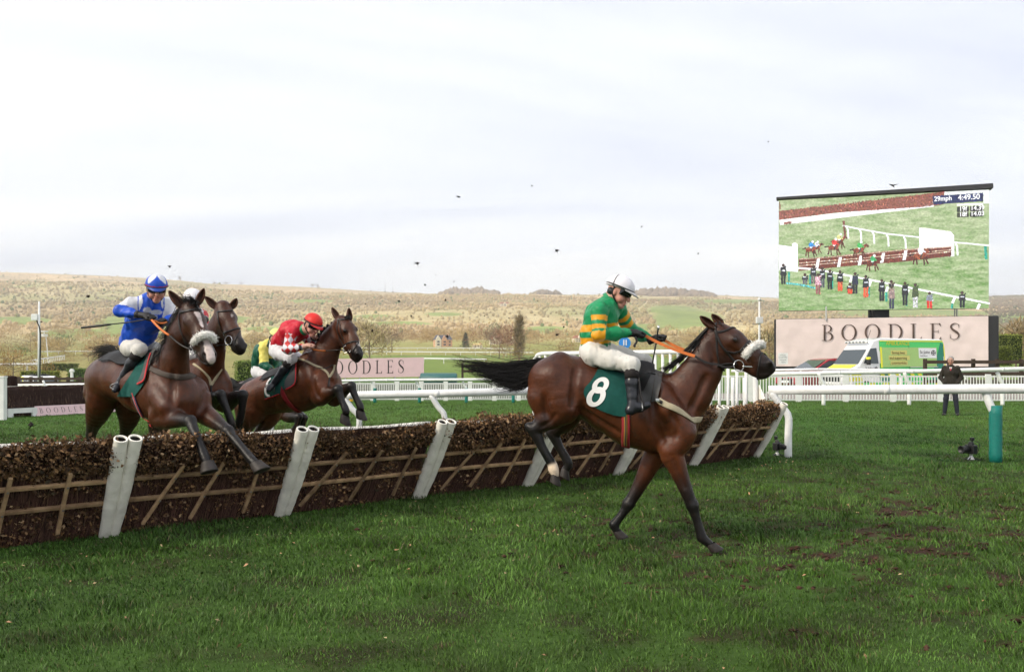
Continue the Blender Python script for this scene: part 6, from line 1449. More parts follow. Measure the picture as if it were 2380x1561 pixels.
# long pink board on posts
Yb = 45.0; bL, bR, bT, bB = 704, 985, 830, 877
brd = empty('advert_board', P((bL + bR) / 2, bB, Yb) * V(1, 1, 0), 0, 'long pale pink board on posts with dark capital lettering', 'board')
a, b, c, d = P(bL, 835, Yb), P(bR, bT, Yb), P(bR, 875, Yb), P(bL, 879, Yb)
MB().add([a, b, c, d, a + V(0, .05, 0), b + V(0, .05, 0), c + V(0, .05, 0), d + V(0, .05, 0)], [(3, 2, 1, 0), (4, 5, 6, 7), (0, 1, 5, 4), (1, 2, 6, 5), (2, 3, 7, 6), (3, 0, 4, 7)]).build('panel', M_pink, brd)
ch = 30.5 * Yb / FPX; ww = word_width('BOODLES', .42); ex = nrm(b - a); o = P(748, 870, Yb) + V(0, -.006, 0); ex_ = ex * ((940 - 748) * Yb / FPX / ww)
serif_word('BOODLES', o, ex_, V(0, 0, ch), .42, M_ink, 'letter', brd, V(0, 0, 0))
for u in (720, 802, 836, 918, 975): MB().box(P(u, 0, Yb + .12) * V(1, 1, 0) + V(0, 0, .6), (.07, .07, 1.2)).build('post', M_metal, brd)

# green cylinder tank, yellow box, dark trailer bed
tk = empty('water_tank', P(1030, 0, 44) * V(1, 1, 0), 0, 'dark green half-round tank lying beyond the picket fence', 'tank')
A = []; a0, a1 = P(978, 0, 44), P(1062, 0, 43.4)
for f in (0, .03, .97, 1): A.append([(a0 * (1 - f) + a1 * f) * V(1, 1, 0) + V(0, math.cos(t) * .48 * (1 if .01 < f < .99 else .9), .86 + math.sin(t) * .32 * (1 if .01 < f < .99 else .9)) for t in np.linspace(0, 2 * math.pi, 24)[:-1]])
M_tank = mat('tank_green', (.035, .12, .115), rough=.5, var=.1)
mb = MB(); mb.grid(np.array(A), close=True); mb.add(A[0], [tuple(range(23))]); mb.add(A[-1], [tuple(range(22, -1, -1))]); mb.build('barrel', M_tank, tk, smooth=True)
for f in (.15, .85): MB().box((a0 * (1 - f) + a1 * f) * V(1, 1, 0) + V(0, 0, .33), (.12, .7, .66)).build('cradle', M_dark, tk)
yb = empty('storage_box', P(805, 0, 37.2) * V(1, 1, 0), 0, 'small yellow box on the grass by the picket fence', 'box')
MB().box(P(806, 0, 37.2) * V(1, 1, 0) + V(0, 0, .11), (.52, .3, .22)).build('crate', mat('yellow_plastic', (.75, .42, .02), rough=.4), yb, bevel=.03); MB().box(P(806, 0, 37.2) * V(1, 1, 0) + V(0, 0, .235), (.55, .33, .03)).build('lid', MATS['yellow_plastic'], yb, bevel=.01)

# ------------------------------------------------------------------ steeplechase fence at the left
F0, F1 = P(-60, 0, 25.6) * V(1, 1, 0), P(640, 0, 37.0) * V(1, 1, 0); FDn = nrm(F1 - F0); FN = V(FDn[1], -FDn[0], 0); FL = np.linalg.norm(F1 - F0)
cf = empty('steeplechase_fence', (F0 + F1) / 2, 0, 'long dark birch steeplechase fence with a white base board at the left', 'fence')
M_birch = mat('packed_birch', (.022, .012, .011), rough=.95, spec=.05, color2=(.045, .026, .020), vscale=10, stretch=(6, 6, 1), bump=.6, bscale=30)
n = 120; prof = [(.30, 0), (.27, .5), (.16, .84), (.07, .925), (-.10, .94), (-.2, .85), (-.25, 0)]; r = np.random.default_rng(4)
MB().grid(np.array([[F0 + FDn * FL * i / n + FN * f + V(0, 0, z + (r.normal(0, .012) if z > .7 else 0)) for f, z in prof] for i in range(n + 1)])).build('birch_body', M_birch, cf)
n = 9000; s = FL * r.random(n) ** .9; l = r.random(n); f = .30 - .18 * np.maximum(0, l - .5) * 2; p = F0 + np.outer(s, FDn) + np.outer(f + .01, FN) + np.outer(l * .78, V(0, 0, 1)); q = p + np.outer(.16 + .1 * r.random(n), V(0, 0, 1)) + np.outer(r.normal(0, .03, n), FDn) - FN * .02
cc = np.where(r.random((n, 1)) < .94, V(.055, .03, .025) * (.4 + 1.1 * r.random((n, 1))), V(.22, .14, .09)); w = FDn * .006
tag(soup_obj('birch_twigs', np.stack([p - w, p + w, q], 1), cc, M_twig, cf), kind='stuff')
def onF(u, z, f=.34):
    """point of the fence's front at a bearing"""
    t = (u - UC) / FPX; p = F0 + FN * f; k = (t * p[1] - p[0]) / (FDn[0] - t * FDn[1]); return p + FDn * k + V(0, 0, z)
MB().bar(onF(18, .20, .40), onF(84, .20, .40), .05, .15).build('take_off_board', M_picket, cf)
for u in (24, 80): MB().box(onF(u, .13, .40), (.16, .06, .27), rz=math.atan2(FDn[1], FDn[0])).build('board_post', M_picket, cf)
ba, bb = onF(86, 0, .46), onF(330, 0, .46); mb = MB(); sl = V(0, 0, .31) - FN * .13; mb.add([ba, bb, bb + sl, ba + sl, ba - FN * .14, bb - FN * .14], [(0, 1, 2, 3), (0, 3, 4), (1, 5, 2), (4, 3, 2, 5)]); bnr = mb.build('pink_banner', M_pink, cf)
slu = nrm(sl); fnv = nrm(np.cross(FDn, slu)); fnv = fnv if fnv[1] < 0 else -fnv
for u0 in (95, 268):
    o = onF(u0, 0, .46) + slu * .09 + fnv * .006; serif_word('BOODLES', o, FDn * .17, slu * .17, .62, M_ink2, 'letter', bnr, V(0, 0, 0))
# end post and brush wing
ep = empty('wing_post', G(6, 970), 0, 'white post at the left edge in front of the dark brush wing', 'post')
MB().box(P(6, 0, 25.0) * V(1, 1, 0) + V(0, 0, .62), (.17, .17, 1.24)).build('upright', M_picket, ep, bevel=.01); MB().box(P(6, 0, 25.0) * V(1, 1, 0) + V(0, 0, 1.26), (.20, .20, .05)).build('cap', M_picket, ep, bevel=.01)
bw = empty('brush_wing', P(22, 0, 28) * V(1, 1, 0), 0, 'upright dark brush bundle beside the left white post', 'brush bundle')
MB().tube([P(22, 0, 28) * V(1, 1, 0) + V(0, 0, z) for z in (0, .5, .9, 1.22, 1.26)], [.25, .26, .24, .22, .12], 14).build('birch_bundle', M_birch, bw); MB().tube([P(22, 0, 28) * V(1, 1, 0) + V(0, 0, z) for z in (.86, .92)], .265, 14).build('tie', M_pad, bw)

# ------------------------------------------------------------------ video screen, trailer and banner
TL, TR, BL, BR = P(1810, 466, 58.4), P(2299, 441, 54.2), P(1812, 722, 58.4), P(2298, 716, 54.2)
for q in (TL, BL): q[0] = TL[0]
scr = empty('video_screen', (BL + BR) / 2, 0, 'giant video screen showing the same race from the other side', 'screen')
sx, sy = TR - TL, BL - TL; sn = nrm(np.cross(sx, sy)); sn = sn if sn[1] < 0 else -sn
Bk = -sn * .55
MB().add([TL - sn * .02, TR - sn * .02, BR - sn * .02, BL - sn * .02, TL + Bk, TR + Bk, BR + Bk, BL + Bk], [(0, 1, 2, 3), (7, 6, 5, 4), (0, 4, 5, 1), (1, 5, 6, 2), (2, 6, 7, 3), (3, 7, 4, 0)]).build('cabinet', M_dark, scr)
hd0, hd1 = TL - nrm(sx) * .15 + V(0, 0, .06), TR + nrm(sx) * .18 + V(0, 0, .06)
mb = MB(); mb.add([hd0 + sn * .25, hd1 + sn * .35, hd1 + sn * .25 + V(0, 0, .30), hd0 + sn * .2 + V(0, 0, .14), hd0 + Bk, hd1 + Bk, hd1 + Bk + V(0, 0, .30), hd0 + Bk + V(0, 0, .14)], [(0, 1, 2, 3), (7, 6, 5, 4), (0, 4, 5, 1), (1, 5, 6, 2), (2, 6, 7, 3), (3, 7, 4, 0)]); mb.build('roof_hood', M_dark, scr)
M_pic = bpy.data.materials.new('screen_picture'); M_pic.use_nodes = True; MATS['screen_picture'] = M_pic
_n, _l = M_pic.node_tree.nodes, M_pic.node_tree.links; _b = _n['Principled BSDF']; _b.inputs['Base Color'].default_value = (.02, .02, .02, 1); _b.inputs['Roughness'].default_value = .5
_a = _n.new('ShaderNodeAttribute'); _a.attribute_name = 'Col'; _t = _n.new('ShaderNodeTexNoise'); _t.inputs['Scale'].default_value = 7.0; _t.inputs['Detail'].default_value = 6; _t.inputs['Roughness'].default_value = .75
_tc = _n.new('ShaderNodeTexCoord'); _l.new(_tc.outputs['Object'], _t.inputs['Vector']); _r = _n.new('ShaderNodeMapRange'); _r.inputs[1].default_value = .3; _r.inputs[2].default_value = .7; _r.inputs[3].default_value = .66; _r.inputs[4].default_value = 1.22; _l.new(_t.outputs['Fac'], _r.inputs[0])
_mx = _n.new('ShaderNodeVectorMath'); _mx.operation = 'SCALE'; _l.new(_a.outputs['Color'], _mx.inputs[0]); _l.new(_r.outputs[0], _mx.inputs['Scale']); _l.new(_mx.outputs[0], _b.inputs['Emission Color']); _b.inputs['Emission Strength'].default_value = 1.0
def spt(x, y, k=0):
    """picture point (close-up pixels) on the screen, k layers proud"""
    s = (x - 145) / 1912.; t = (y - (240 - 110 * s)) / ((1235 - 25 * s) - (240 - 110 * s)); return (TL * (1 - s) + TR * s) * (1 - t) + (BL * (1 - s) + BR * s) * t + sn * (.004 + .003 * k)
S_ = lambda *c: np.array([((x / 255 + .055) / 1.055) ** 2.4 if x > 10 else x / 3294 for x in c])
class Pic:
    def __init__(s): s.mb = MB(); s.c = []; s.g = np.random.default_rng(17)
    def poly(s, pts, col, k=1):
        s.mb.add([spt(x, y, k) for x, y in pts], [tuple(range(len(pts)))]); s.c += [[*S_(*col), 1]] * len(pts)
        if min(col) > 225: return
        q = np.array(pts, float)                                  # broken tones inside each shape, as in a video picture
        for i in range(1, len(q) - 1):
            a, b, c = q[0], q[i], q[i + 1]; ar = abs((b[0] - a[0]) * (c[1] - a[1]) - (b[1] - a[1]) * (c[0] - a[0])) / 2
            for _ in range(int(ar / 110 + s.g.random())):
                u, v = s.g.random(2); u, v = (1 - u, 1 - v) if u + v > 1 else (u, v); m = a + (b - a) * u + (c - a) * v; w, h = 2.5 + 4 * s.g.random(), 3 + 5 * s.g.random(); cc = np.clip(np.array(col) * (1 + s.g.normal(0, .26)) + s.g.normal(0, 8, 3), 6, 250)
                s.mb.add([spt(m[0] + dx * w, m[1] + dy * h, k + .5) for dx, dy in ((-1, -.6), (.8, -1), (1, .7), (-.7, 1))], [(0, 1, 2, 3)]); s.c += [[*S_(*cc), 1]] * 4
    def line(s, pts, w, col, k=1):
        p = np.array(pts, float); d = np.gradient(p, axis=0); d /= np.linalg.norm(d, axis=1)[:, None]; nn = np.stack([-d[:, 1], d[:, 0]], 1) * w / 2
        for i in range(len(p) - 1): s.poly([p[i] + nn[i], p[i + 1] + nn[i + 1], p[i + 1] - nn[i + 1], p[i] - nn[i]], col, k)
    def ell(s, cx, cy, rx, ry, col, k=1, rot=0., n=12):
        c, q = math.cos(rot), math.sin(rot); s.poly([(cx + rx * math.cos(t) * c - ry * math.sin(t) * q, cy + rx * math.cos(t) * q + ry * math.sin(t) * c) for t in np.linspace(0, 2 * math.pi, n, endpoint=False)], col, k)
    def done(s, name, parent):
        s.mb.c = s.c; return s.mb.build(name, M_pic, parent)
pc = Pic(); nx, ny = 260, 140; r = np.random.default_rng(6)
sg, tg = np.meshgrid(np.linspace(0, 1, nx), np.linspace(0, 1, ny)); q = np.stack([sg.ravel() * 14, tg.ravel() * 40, 0 * sg.ravel()], 1); nz = fbm(q, 1.4, 3, 3) + .45 * vnoise(q, 11, 5) - .22
pg = (((TL[None] * (1 - sg.ravel()[:, None]) + TR[None] * sg.ravel()[:, None]) * (1 - tg.ravel()[:, None])) + (BL[None] * (1 - sg.ravel()[:, None]) + BR[None] * sg.ravel()[:, None]) * tg.ravel()[:, None]) + sn * .003
cg = S_(158, 178, 130)[None] + (nz[:, None] - .5) * V(.42, .34, .32) + (.5 - tg.ravel()[:, None]) * V(.10, .06, .08)
mb = MB(); mb.grid(pg.reshape(ny, nx, 3)); mb.c = np.concatenate([np.clip(cg, .02, 1), np.ones((len(cg), 1))], 1); mb.build('picture_turf', M_pic, scr)
W_ = (255, 255, 255); BRN = (142, 88, 76); HB_ = (138, 72, 56); GRN_ = (40, 160, 140); BLK = (35, 38, 45)
pc.poly([(148, 335), (700, 278), (1672, 150), (1672, 262), (1580, 280), (700, 345), (150, 415)], BRN); pc.poly([(150, 415), (1572, 238), (1585, 285), (158, 462)], W_); pc.poly([(195, 435), (268, 428), (268, 448), (195, 455)], BRN, 2)
pc.poly([(1672, 150), (2056, 130), (2056, 255), (2010, 258), (2005, 160), (1672, 185)], (235, 240, 236)); pc.poly([(150, 250), (165, 280), (165, 320), (148, 320)], (130, 95, 80))
pc.poly([(1452, 478), (1500, 480), (1730, 512), (1758, 545), (1762, 735), (1712, 742), (1700, 655), (1455, 690)], W_, 2)
pc.line([(755, 462), (900, 490), (1170, 535), (1455, 565)], 14, W_, 2); pc.line([(1755, 608), (2062, 640)], 14, W_, 2); pc.line([(2025, 645), (2035, 765)], 22, GRN_, 2); pc.line([(765, 420), (782, 575)], 20, (120, 75, 65), 2)
for x, y in ((790, 470), (910, 492), (1030, 515), (1160, 540), (1315, 560), (1770, 620)): pc.line([(x, y), (x + 16, y + 30), (x + 20, y + 110)], 16, W_, 2)
pc.poly([(340, 770), (620, 755), (900, 725), (1300, 680), (1735, 650), (1735, 735), (1300, 790), (900, 820), (340, 875)], (115, 58, 48), 3)
pc.line([(340, 770), (620, 750), (900, 722), (1300, 682), (1735, 652)], 9, (190, 160, 140), 4)
for dy in (32, 56): pc.line([(340, 772 + dy), (900, 728 + dy), (1735, 655 + dy * .7)], 5, (225, 200, 175), 4)
for x, y in ((515, 770), (722, 755), (915, 740), (1120, 715), (1322, 690)): pc.poly([(x, y - 5), (x + 28, y - 8), (x + 12, y + 82), (x - 18, y + 84)], W_, 5)
pc.poly([(146, 640), (330, 660), (332, 885), (150, 870)], (252, 250, 252), 3); pc.ell(302, 645, 30, 26, W_, 4)
pc.line([(332, 848), (520, 862), (700, 895), (1020, 955), (1400, 1030), (2066, 1168)], 18, W_, 6)
for x, y in ((845, 925), (1020, 960), (1175, 1015), (1360, 1040), (1765, 1115), (1980, 1170)): pc.line([(x, y), (x - 20, y + 50)], 24, W_, 6)
for x, y, h in ((245, 885, 85), (450, 905, 90), (660, 940, 95), (1000, 1020, 90), (1160, 1060, 90), (1342, 1080, 110), (1743, 1170, 40)): pc.line([(x, y), (x, y + h)], 18, GRN_, 6)
def phorse(x, y, s, c, silk, cap, k=8):
    """a small galloping horse and rider in the picture; x, y: withers"""
    pc.ell(x - 22 * s, y + 22 * s, 52 * s, 25 * s, c, k, -.12); pc.line([(x + 12 * s, y + 12 * s), (x + 52 * s, y - 32 * s)], 26 * s, c, k); pc.line([(x + 48 * s, y - 38 * s), (x + 76 * s, y - 12 * s)], 17 * s, (95, 50, 42), k + 1)
    pc.line([(x - 66 * s, y + 10 * s), (x - 108 * s, y + 22 * s)], 12 * s, (70, 45, 45), k)
    for dx, ex_, ey in ((-58, -72, 92), (-46, -40, 96), (14, 18, 98), (24, 50, 88)): pc.line([(x + dx * s, y + 30 * s), (x + (dx + ex_) / 2 * s - 2, y + 62 * s), (x + ex_ * s, y + ey * s)], 12 * s, (88, 48, 42), k)
    pc.ell(x - 12 * s, y - 26 * s, 24 * s, 27 * s, silk, k + 2, .5); pc.line([(x - 6 * s, y - 26 * s), (x + 28 * s, y - 8 * s)], 11 * s, silk, k + 3); pc.line([(x - 26 * s, y - 2 * s), (x + 2 * s, y + 6 * s)], 18 * s, (245, 245, 245), k + 2); pc.line([(x, y + 4 * s), (x - 14 * s, y + 40 * s)], 9 * s, (30, 60, 60), k + 3)
    pc.ell(x + 4 * s, y - 56 * s, 14 * s, 13 * s, cap, k + 4)
phorse(470, 660, .88, HB_, (60, 140, 215), W_); phorse(520, 650, .72, HB_, (235, 235, 245), W_, 7); phorse(735, 590, .85, HB_, (235, 230, 150), W_, 7); phorse(690, 640, .95, HB_, (220, 60, 60), W_)
phorse(925, 665, .95, HB_, (70, 175, 90), W_); phorse(1045, 785, .92, (105, 50, 40), (70, 180, 110), W_, 9); phorse(1480, 710, 1.1, (150, 80, 58), (248, 248, 252), W_)
for x, y, h, top, bot in ((190, 815, 180, BLK, BLK), (400, 900, 95, BLK, (90, 90, 95)), (480, 830, 160, BLK, (110, 100, 100)), (525, 900, 185, (225, 170, 185), (150, 90, 90)), (565, 845, 180, BLK, (80, 85, 95)), (637, 865, 175, BLK, BLK), (733, 875, 180, BLK, (225, 90, 60)), (825, 985, 95, BLK, (220, 70, 50)), (873, 890, 190, (45, 55, 75), BLK), (972, 915, 195, BLK, (225, 90, 60)),
                          (1118, 950, 195, BLK, BLK), (1208, 1010, 205, (150, 130, 125), (60, 65, 85)), (1205, 960, 60, (110, 80, 70), BLK), (1328, 975, 210, BLK, BLK), (1420, 990, 215, (75, 90, 60), (200, 200, 205)), (1545, 1065, 145, (135, 140, 150), (225, 50, 45)), (1830, 1060, 145, BLK, BLK)):
    w = 24 if h > 120 else 26; pc.ell(x, y + 10, 14, 15, (70, 50, 45), 11); pc.poly([(x - w, y + 26), (x + w, y + 26), (x + w + 6, y + h * .56), (x - w - 6, y + h * .56)], top, 11)
    for dx in (-12, 12): pc.line([(x + dx, y + h * .54), (x + dx, y + h)], 19, bot, 11)
    pc.line([(x + 8, y + 34), (x + 30, y + 16)], 10, top, 12)
    if top == BLK and h > 90: pc.line([(x - 16, y + h * .32), (x + 18, y + h * .32)], 10, (210, 215, 225), 12)
pc.line([(220, 985), (360, 1000), (500, 1030)], 14, (90, 190, 190), 7)
pc.poly([(1570, 192), (2004, 160), (2006, 235), (1578, 268)], (38, 48, 92), 12); pc.poly([(1780, 262), (2006, 250), (2006, 270), (1782, 280)], (250, 250, 240), 12)
pc.poly([(1782, 288), (1882, 282), (1884, 332), (1784, 336)], (50, 55, 45), 12); pc.poly([(1894, 282), (2006, 276), (2008, 326), (1896, 330)], (45, 40, 45), 12); pc.poly([(1782, 342), (1882, 338), (1884, 380), (1784, 384)], (55, 55, 45), 12); pc.poly([(1894, 338), (2006, 332), (2008, 376), (1896, 380)], (40, 36, 42), 12)
pc.done('picture_scene', scr)
M_pt = mat('screen_caption', (0, 0, 0), emit=(1, 1, 1), estr=1.0)
for tx, x, y, hh, sk in (('29mph', 1582, 238, 44, -.07), ('4:49.50', 1790, 226, 50, -.06), ('19f', 1800, 326, 42, -.05), ('14.39', 1898, 318, 42, -.05), ('18f', 1800, 376, 42, -.05), ('14.03', 1898, 370, 42, -.05)):
    o = spt(x, y, 14); e1 = (spt(x + 1, y + sk, 14) - o); e2 = spt(x, y - 1, 14) - o; sans(tx, o, e1 * hh * 1.28, e2 * hh * 1.36, M_pt, 'caption', scr, True)
# mast and legs of the screen
MB().bar(P(2042, 712, 57.2), P(2042, 745, 57.2), 1.0, 1.0, up=(0, 1, 0)).build('mast', M_dark, scr); MB().bar(P(2022, 714, 57), P(2022, 745, 57), .14, .14, up=(0, 1, 0)).build('cable_duct', M_dark, scr)
for u in (1920, 2219, 2224): MB().tube([P(u, 712, 57), P(u, 745, 57)], .05, 6).build('stay', M_metal, scr)
# trailer
tr = empty('trailer', P(2060, 0, 57) * V(1, 1, 0), 0, 'long lorry trailer carrying the screen, hung with a pale pink banner', 'trailer')
t0, t1 = P(1799, 0, 58.2), P(2322, 0, 53.8); zt = 1.65 + 107 * 56.4 / FPX; tdn = nrm((t1 - t0) * V(1, 1, 0)); tb = V(-tdn[1], tdn[0], 0)
def tbox(u0, u1, z0, z1, d0, d1, nm, m, bv=0):
    a = (t0 * (1 - u0) + t1 * u0) * V(1, 1, 0); b = (t0 * (1 - u1) + t1 * u1) * V(1, 1, 0); c = (a + b) / 2 + tb * (d0 + d1) / 2 + V(0, 0, (z0 + z1) / 2)
    return MB().box(c, (np.linalg.norm(b - a), d1 - d0, z1 - z0), rz=math.atan2(tdn[1], tdn[0])).build(nm, m, tr, bevel=bv)
tbox(0, 1, 1.25, zt, 0, 2.4, 'box_body', M_dark, .08); tbox(.02, .98, .85, 1.22, .3, 2.2, 'chassis', M_dark)
for f in (.04, .10, .16, .22, .28, .70, .86): tbox(f, f + .006, .75, 1.25, -.02, .04, 'side_strut', M_dark)
for f in (.60, .68, .76):
    c = (t0 * (1 - f) + t1 * f) * V(1, 1, 0) + tb * .35 + V(0, 0, .5); wh = MB().lathe([(.01, -.02), (.3, -.02), (.48, 0), (.5, .06), (.5, .24), (.01, .26)], c, tb, 20).build('wheel', mat('tyre_rubber', (.02, .02, .02), rough=.85), tr, smooth=True); MB().lathe([(.01, -.05), (.2, -.05), (.28, -.02)], c, tb, 16).build('rim', M_metal, wh, smooth=True)
nb, mbn = 60, 16; A = []
for i in range(mbn + 1):
    row = []
    for k in range(nb + 1):
        f = .010 + .945 * k / nb; z = 1.50 + (zt - 1.50) * (1 - i / mbn) - .03; p = (t0 * (1 - f) + t1 * f) * V(1, 1, 0) - tb * (.06 + .025 * math.sin(k * 1.3 + i * .5) * (i / mbn) ** .7 * vnoise(V(k * .21, 3, 1))[0] * 1.6 + .07 * (fbm(V(k * .55 + i * .3, i * .7, 0), 1, 3, 2)[0] - .4)); row.append(p + V(0, 0, z))
    A.append(row)
bn = MB().grid(np.array(A)).build('banner', M_pinkb, tr, smooth=True)
o = (t0 * (1 - .226) + t1 * .226) * V(1, 1, 0) - tb * .135 + V(0, 0, 1.65 + (845 - 791) * 56.5 / FPX); chh = 37 * 56.5 / FPX; wd = word_width('BOODLES', .40)
serif_word('BOODLES', o, tdn * ((2201 - 1909) * 56.5 / FPX / wd), V(0, 0, chh), .40, M_ink2, 'letter', bn, V(0, 0, 0))
# ------------------------------------------------------------------ vehicles
M_glass = mat('vehicle_glass', (.05, .065, .075), rough=.05, spec=.6)
M_tyre = MATS['tyre_rubber']
def wheel(parent, c, ax, R=.34, w=.22):
    o = MB().lathe([(R * .62, -w / 2), (R * .9, -w / 2), (R, -w / 2 + .03), (R, w / 2 - .03), (R * .9, w / 2), (R * .62, w / 2)], c, ax, 22).build('wheel', M_tyre, parent, smooth=True)
    MB().lathe([(.01, w / 2 - .01), (R * .18, w / 2 - .005), (R * .3, w / 2 - .03), (R * .55, w / 2 - .02), (R * .64, w / 2 + .005)], c, ax, 22).build('rim', M_metal, o, smooth=True)
    return o
class Car:
    """local frame: x forward, y to the vehicle's left, z up"""
    def __init__(s, root, org, fwd, k=1.0):
        s.k = k; s.r = root; s.o = np.asarray(org, float); f = nrm(np.asarray(fwd, float) * V(1, 1, 0)); s.f = f; s.l = V(-f[1], f[0], 0)
    def w(s, x, y, z): return s.o + (s.f * x + s.l * y + V(0, 0, z)) * s.k
    def hull(s, prof, hw, m, name, inset=None, bevel=.04):
        """side profile swept across the width; inset(z): how far the flank leans in"""
        inset = inset or (lambda z: 0); n = len(prof); A = [s.w(x, hw - inset(z), z) for x, z in prof]; B_ = [s.w(x, -hw + inset(z), z) for x, z in prof]
        mb = MB(); mb.add(A + B_, [tuple(range(n)), tuple(range(2 * n - 1, n - 1, -1))] + [(i, i + n, (i + 1) % n + n, (i + 1) % n) for i in range(n)])
        return mb.build(name, m, s.r, bevel=bevel, seg=3)
    def panel(s, poly, y, m, name, inset=None, out=.012):
        """flat sheet on one flank; poly in (x, z); y: signed half width"""
        inset = inset or (lambda z: 0); sg = 1 if y > 0 else -1
        pts = [s.w(x, y - sg * inset(z) + sg * out, z) for x, z in poly]
        return MB().add(pts, [tuple(range(len(pts)))]).build(name, m, s.r)
    def front(s, poly, prof, m, name, out=.012):
        """sheet on the front slope; poly in (y, distance along prof from 0 to 1)"""
        (x0, z0), (x1, z1) = prof; nx, nz = (z0 - z1), (x1 - x0); L = math.hypot(nx, nz); sgn = 1 if nx > 0 else -1
        pts = [s.w(x0 + (x1 - x0) * t + sgn * nx / L * out, y, z0 + (z1 - z0) * t + sgn * nz / L * out) for y, t in poly]
        return MB().add(pts, [tuple(range(len(pts)))]).build(name, m, s.r)
amb = empty('ambulance', P(2060, 0, 50) * V(1, 1, 0), 0, 'green, yellow and white ambulance van parked before the banner trailer', 'ambulance')
A_ = Car(amb, P(2164, 0, 49.6) * V(1, 1, 0), V(-math.cos(.32), -math.sin(.32), 0), 1.12)
ins = lambda z: .0 if z < 1.2 else (z - 1.2) * .085
prof = [(0, .45), (0, 1.3), (.08, 2.55), (.2, 2.72), (3.95, 2.76), (4.45, 2.62), (4.72, 2.25), (5.38, 1.42), (6.02, 1.12), (6.22, .92), (6.26, .42), (5.9, .34), (.3, .34)]
M_van = mat('van_white_paint', (.80, .80, .80), rough=.25, spec=.5, coat=.4); M_vg = mat('van_green_film', (.07, .62, .14), rough=.3, spec=.5); M_vd = mat('van_dark_green_film', (.01, .22, .14), rough=.3); M_vy = mat('van_yellow_film', (.82, .80, .05), rough=.3); M_vm = mat('van_olive_print', (.36, .56, .18), rough=.35)
A_.hull(prof, 1.0, M_van, 'body', ins, .09)
S = -1  # the flank we see is the vehicle's left: sign by geometry
S = 1 if A_.l[1] < 0 else -1
fl = lambda poly, m, nm, out=.012: A_.panel(poly, S * 1.0, m, nm, ins, out)
fl([(.06, .62), (4.12, .62), (4.12, 2.62), (.22, 2.66), (.10, 2.5)], M_vg, 'green_side_film')
fl([(1.0, .62), (.07, .62), (.10, 2.45), (.30, 2.55)], M_vd, 'dark_green_film', .016); fl([(4.05, .62), (3.2, .62), (3.75, 1.0), (4.05, 1.1)], M_vd, 'dark_green_film', .016)
fl([(.62, 1.35), (3.98, 1.30), (3.98, 2.28), (.55, 2.30)], M_vm, 'olive_photo_film', .020)
fl([(3.98, 1.28), (4.10, 1.28), (4.10, 2.30), (3.98, 2.30)], M_vy, 'yellow_stripe', .024); fl([(.12, 2.58), (4.1, 2.58), (4.1, 2.62), (.14, 2.63)], M_vy, 'yellow_roof_line', .026); fl([(.05, 1.1), (.11, 1.1), (.13, 2.55), (.07, 2.4)], M_vy, 'yellow_edge', .026)
for x in np.arange(.1, 3.9, .46): fl([(x, .80), (x + .24, .80), (x + .42, 1.02), (x + .18, 1.02)], M_vy, 'yellow_chevron', .024)
fl([(.2, .40), (5.7, .40), (5.7, .56), (.2, .56)], M_vg, 'sill_film', .014)
for x in np.arange(.4, 5.5, .8): fl([(x, .42), (x + .4, .42), (x + .4, .54), (x, .54)], M_vy, 'sill_block', .02)
fl([(5.2, .62), (6.1, .62), (6.1, .95), (5.3, 1.0)], M_vy, 'front_yellow_block', .014)
fl([(.60, 1.76), (1.72, 1.76), (1.72, 2.26), (.60, 2.26)], M_van, 'white_plaque', .026)
fl([(4.22, 1.48), (5.12, 1.50), (4.66, 2.22), (4.30, 2.25)], M_glass, 'side_window', .016)
for z0, z1, x0, x1 in ((1.92, 2.14, 2.45, 3.45), (1.66, 1.88, 2.30, 3.60), (1.42, 1.62, 2.45, 3.50)): fl([(x0, z0), (x1, z0), (x1, z1), (x0, z1)], mat('pale_yellow_tab', (.60, .56, .16), rough=.4), 'text_tab', .026)
fl([(.55, 1.30), (2.3, 1.28), (2.3, 1.32), (.55, 1.34)], mat('door_track', (.5, .5, .45), rough=.4), 'door_track', .03); fl([(2.30, .62), (2.32, .62), (2.32, 2.45), (2.30, 2.45)], mat('shut_line', (.02, .12, .05), rough=.6), 'shut_line', .026)
A_.front([(-.82, .08), (.82, .08), (.88, .98), (-.88, .98)], [(4.74, 2.22), (5.37, 1.44)], M_glass, 'windscreen', .03)
A_.front([(-.86, .02), (.86, .02), (.80, .98), (-.80, .98)], [(5.40, 1.41), (6.01, 1.125)], M_vy, 'bonnet_film', .03)
A_.front([(-.7, .2), (.7, .2), (.7, .7), (-.7, .7)], [(6.20, .92), (6.25, .45)], M_dark, 'grille', .03)
for y in (-.8, .8): A_.front([(y - .16, .1), (y + .16, .1), (y + .16, .8), (y - .16, .8)], [(6.03, 1.11), (6.21, .93)], mat('headlamp', (.7, .7, .7), rough=.1, spec=.6), 'headlight', .02)
for x in (1.15, 4.95):
    for y in (S * .9, -S * .9): wheel(amb, A_.w(x, y, .35), A_.l * (1 if y * A_.l[1] < 0 and y > 0 or y < 0 and False else (1 if y > 0 else -1)), .35, .22)
for y in (-.62, -.37, -.12, .12, .37, .62): MB().lathe([(.001, .05), (.05, .045), (.055, 0)], A_.w(4.80, y, 2.55), A_.f, 10).build('roof_lamp', mat('lamp_lens', (.25, .27, .3), rough=.1, spec=.6), amb, smooth=True)
MB().bar(A_.w(4.72, -.8, 2.55), A_.w(4.72, .8, 2.55), .12, .14).build('light_bar', M_van, amb, bevel=.03)
MB().box(A_.w(4.95, S * 1.14, 1.55), (.14, .22, .30), rz=math.atan2(A_.f[1], A_.f[0])).build('mirror', M_dark, amb, bevel=.03); MB().box(A_.w(4.96, S * 1.14, 1.74), (.15, .23, .14), rz=math.atan2(A_.f[1], A_.f[0])).build('mirror_cap', M_vy, amb, bevel=.03)
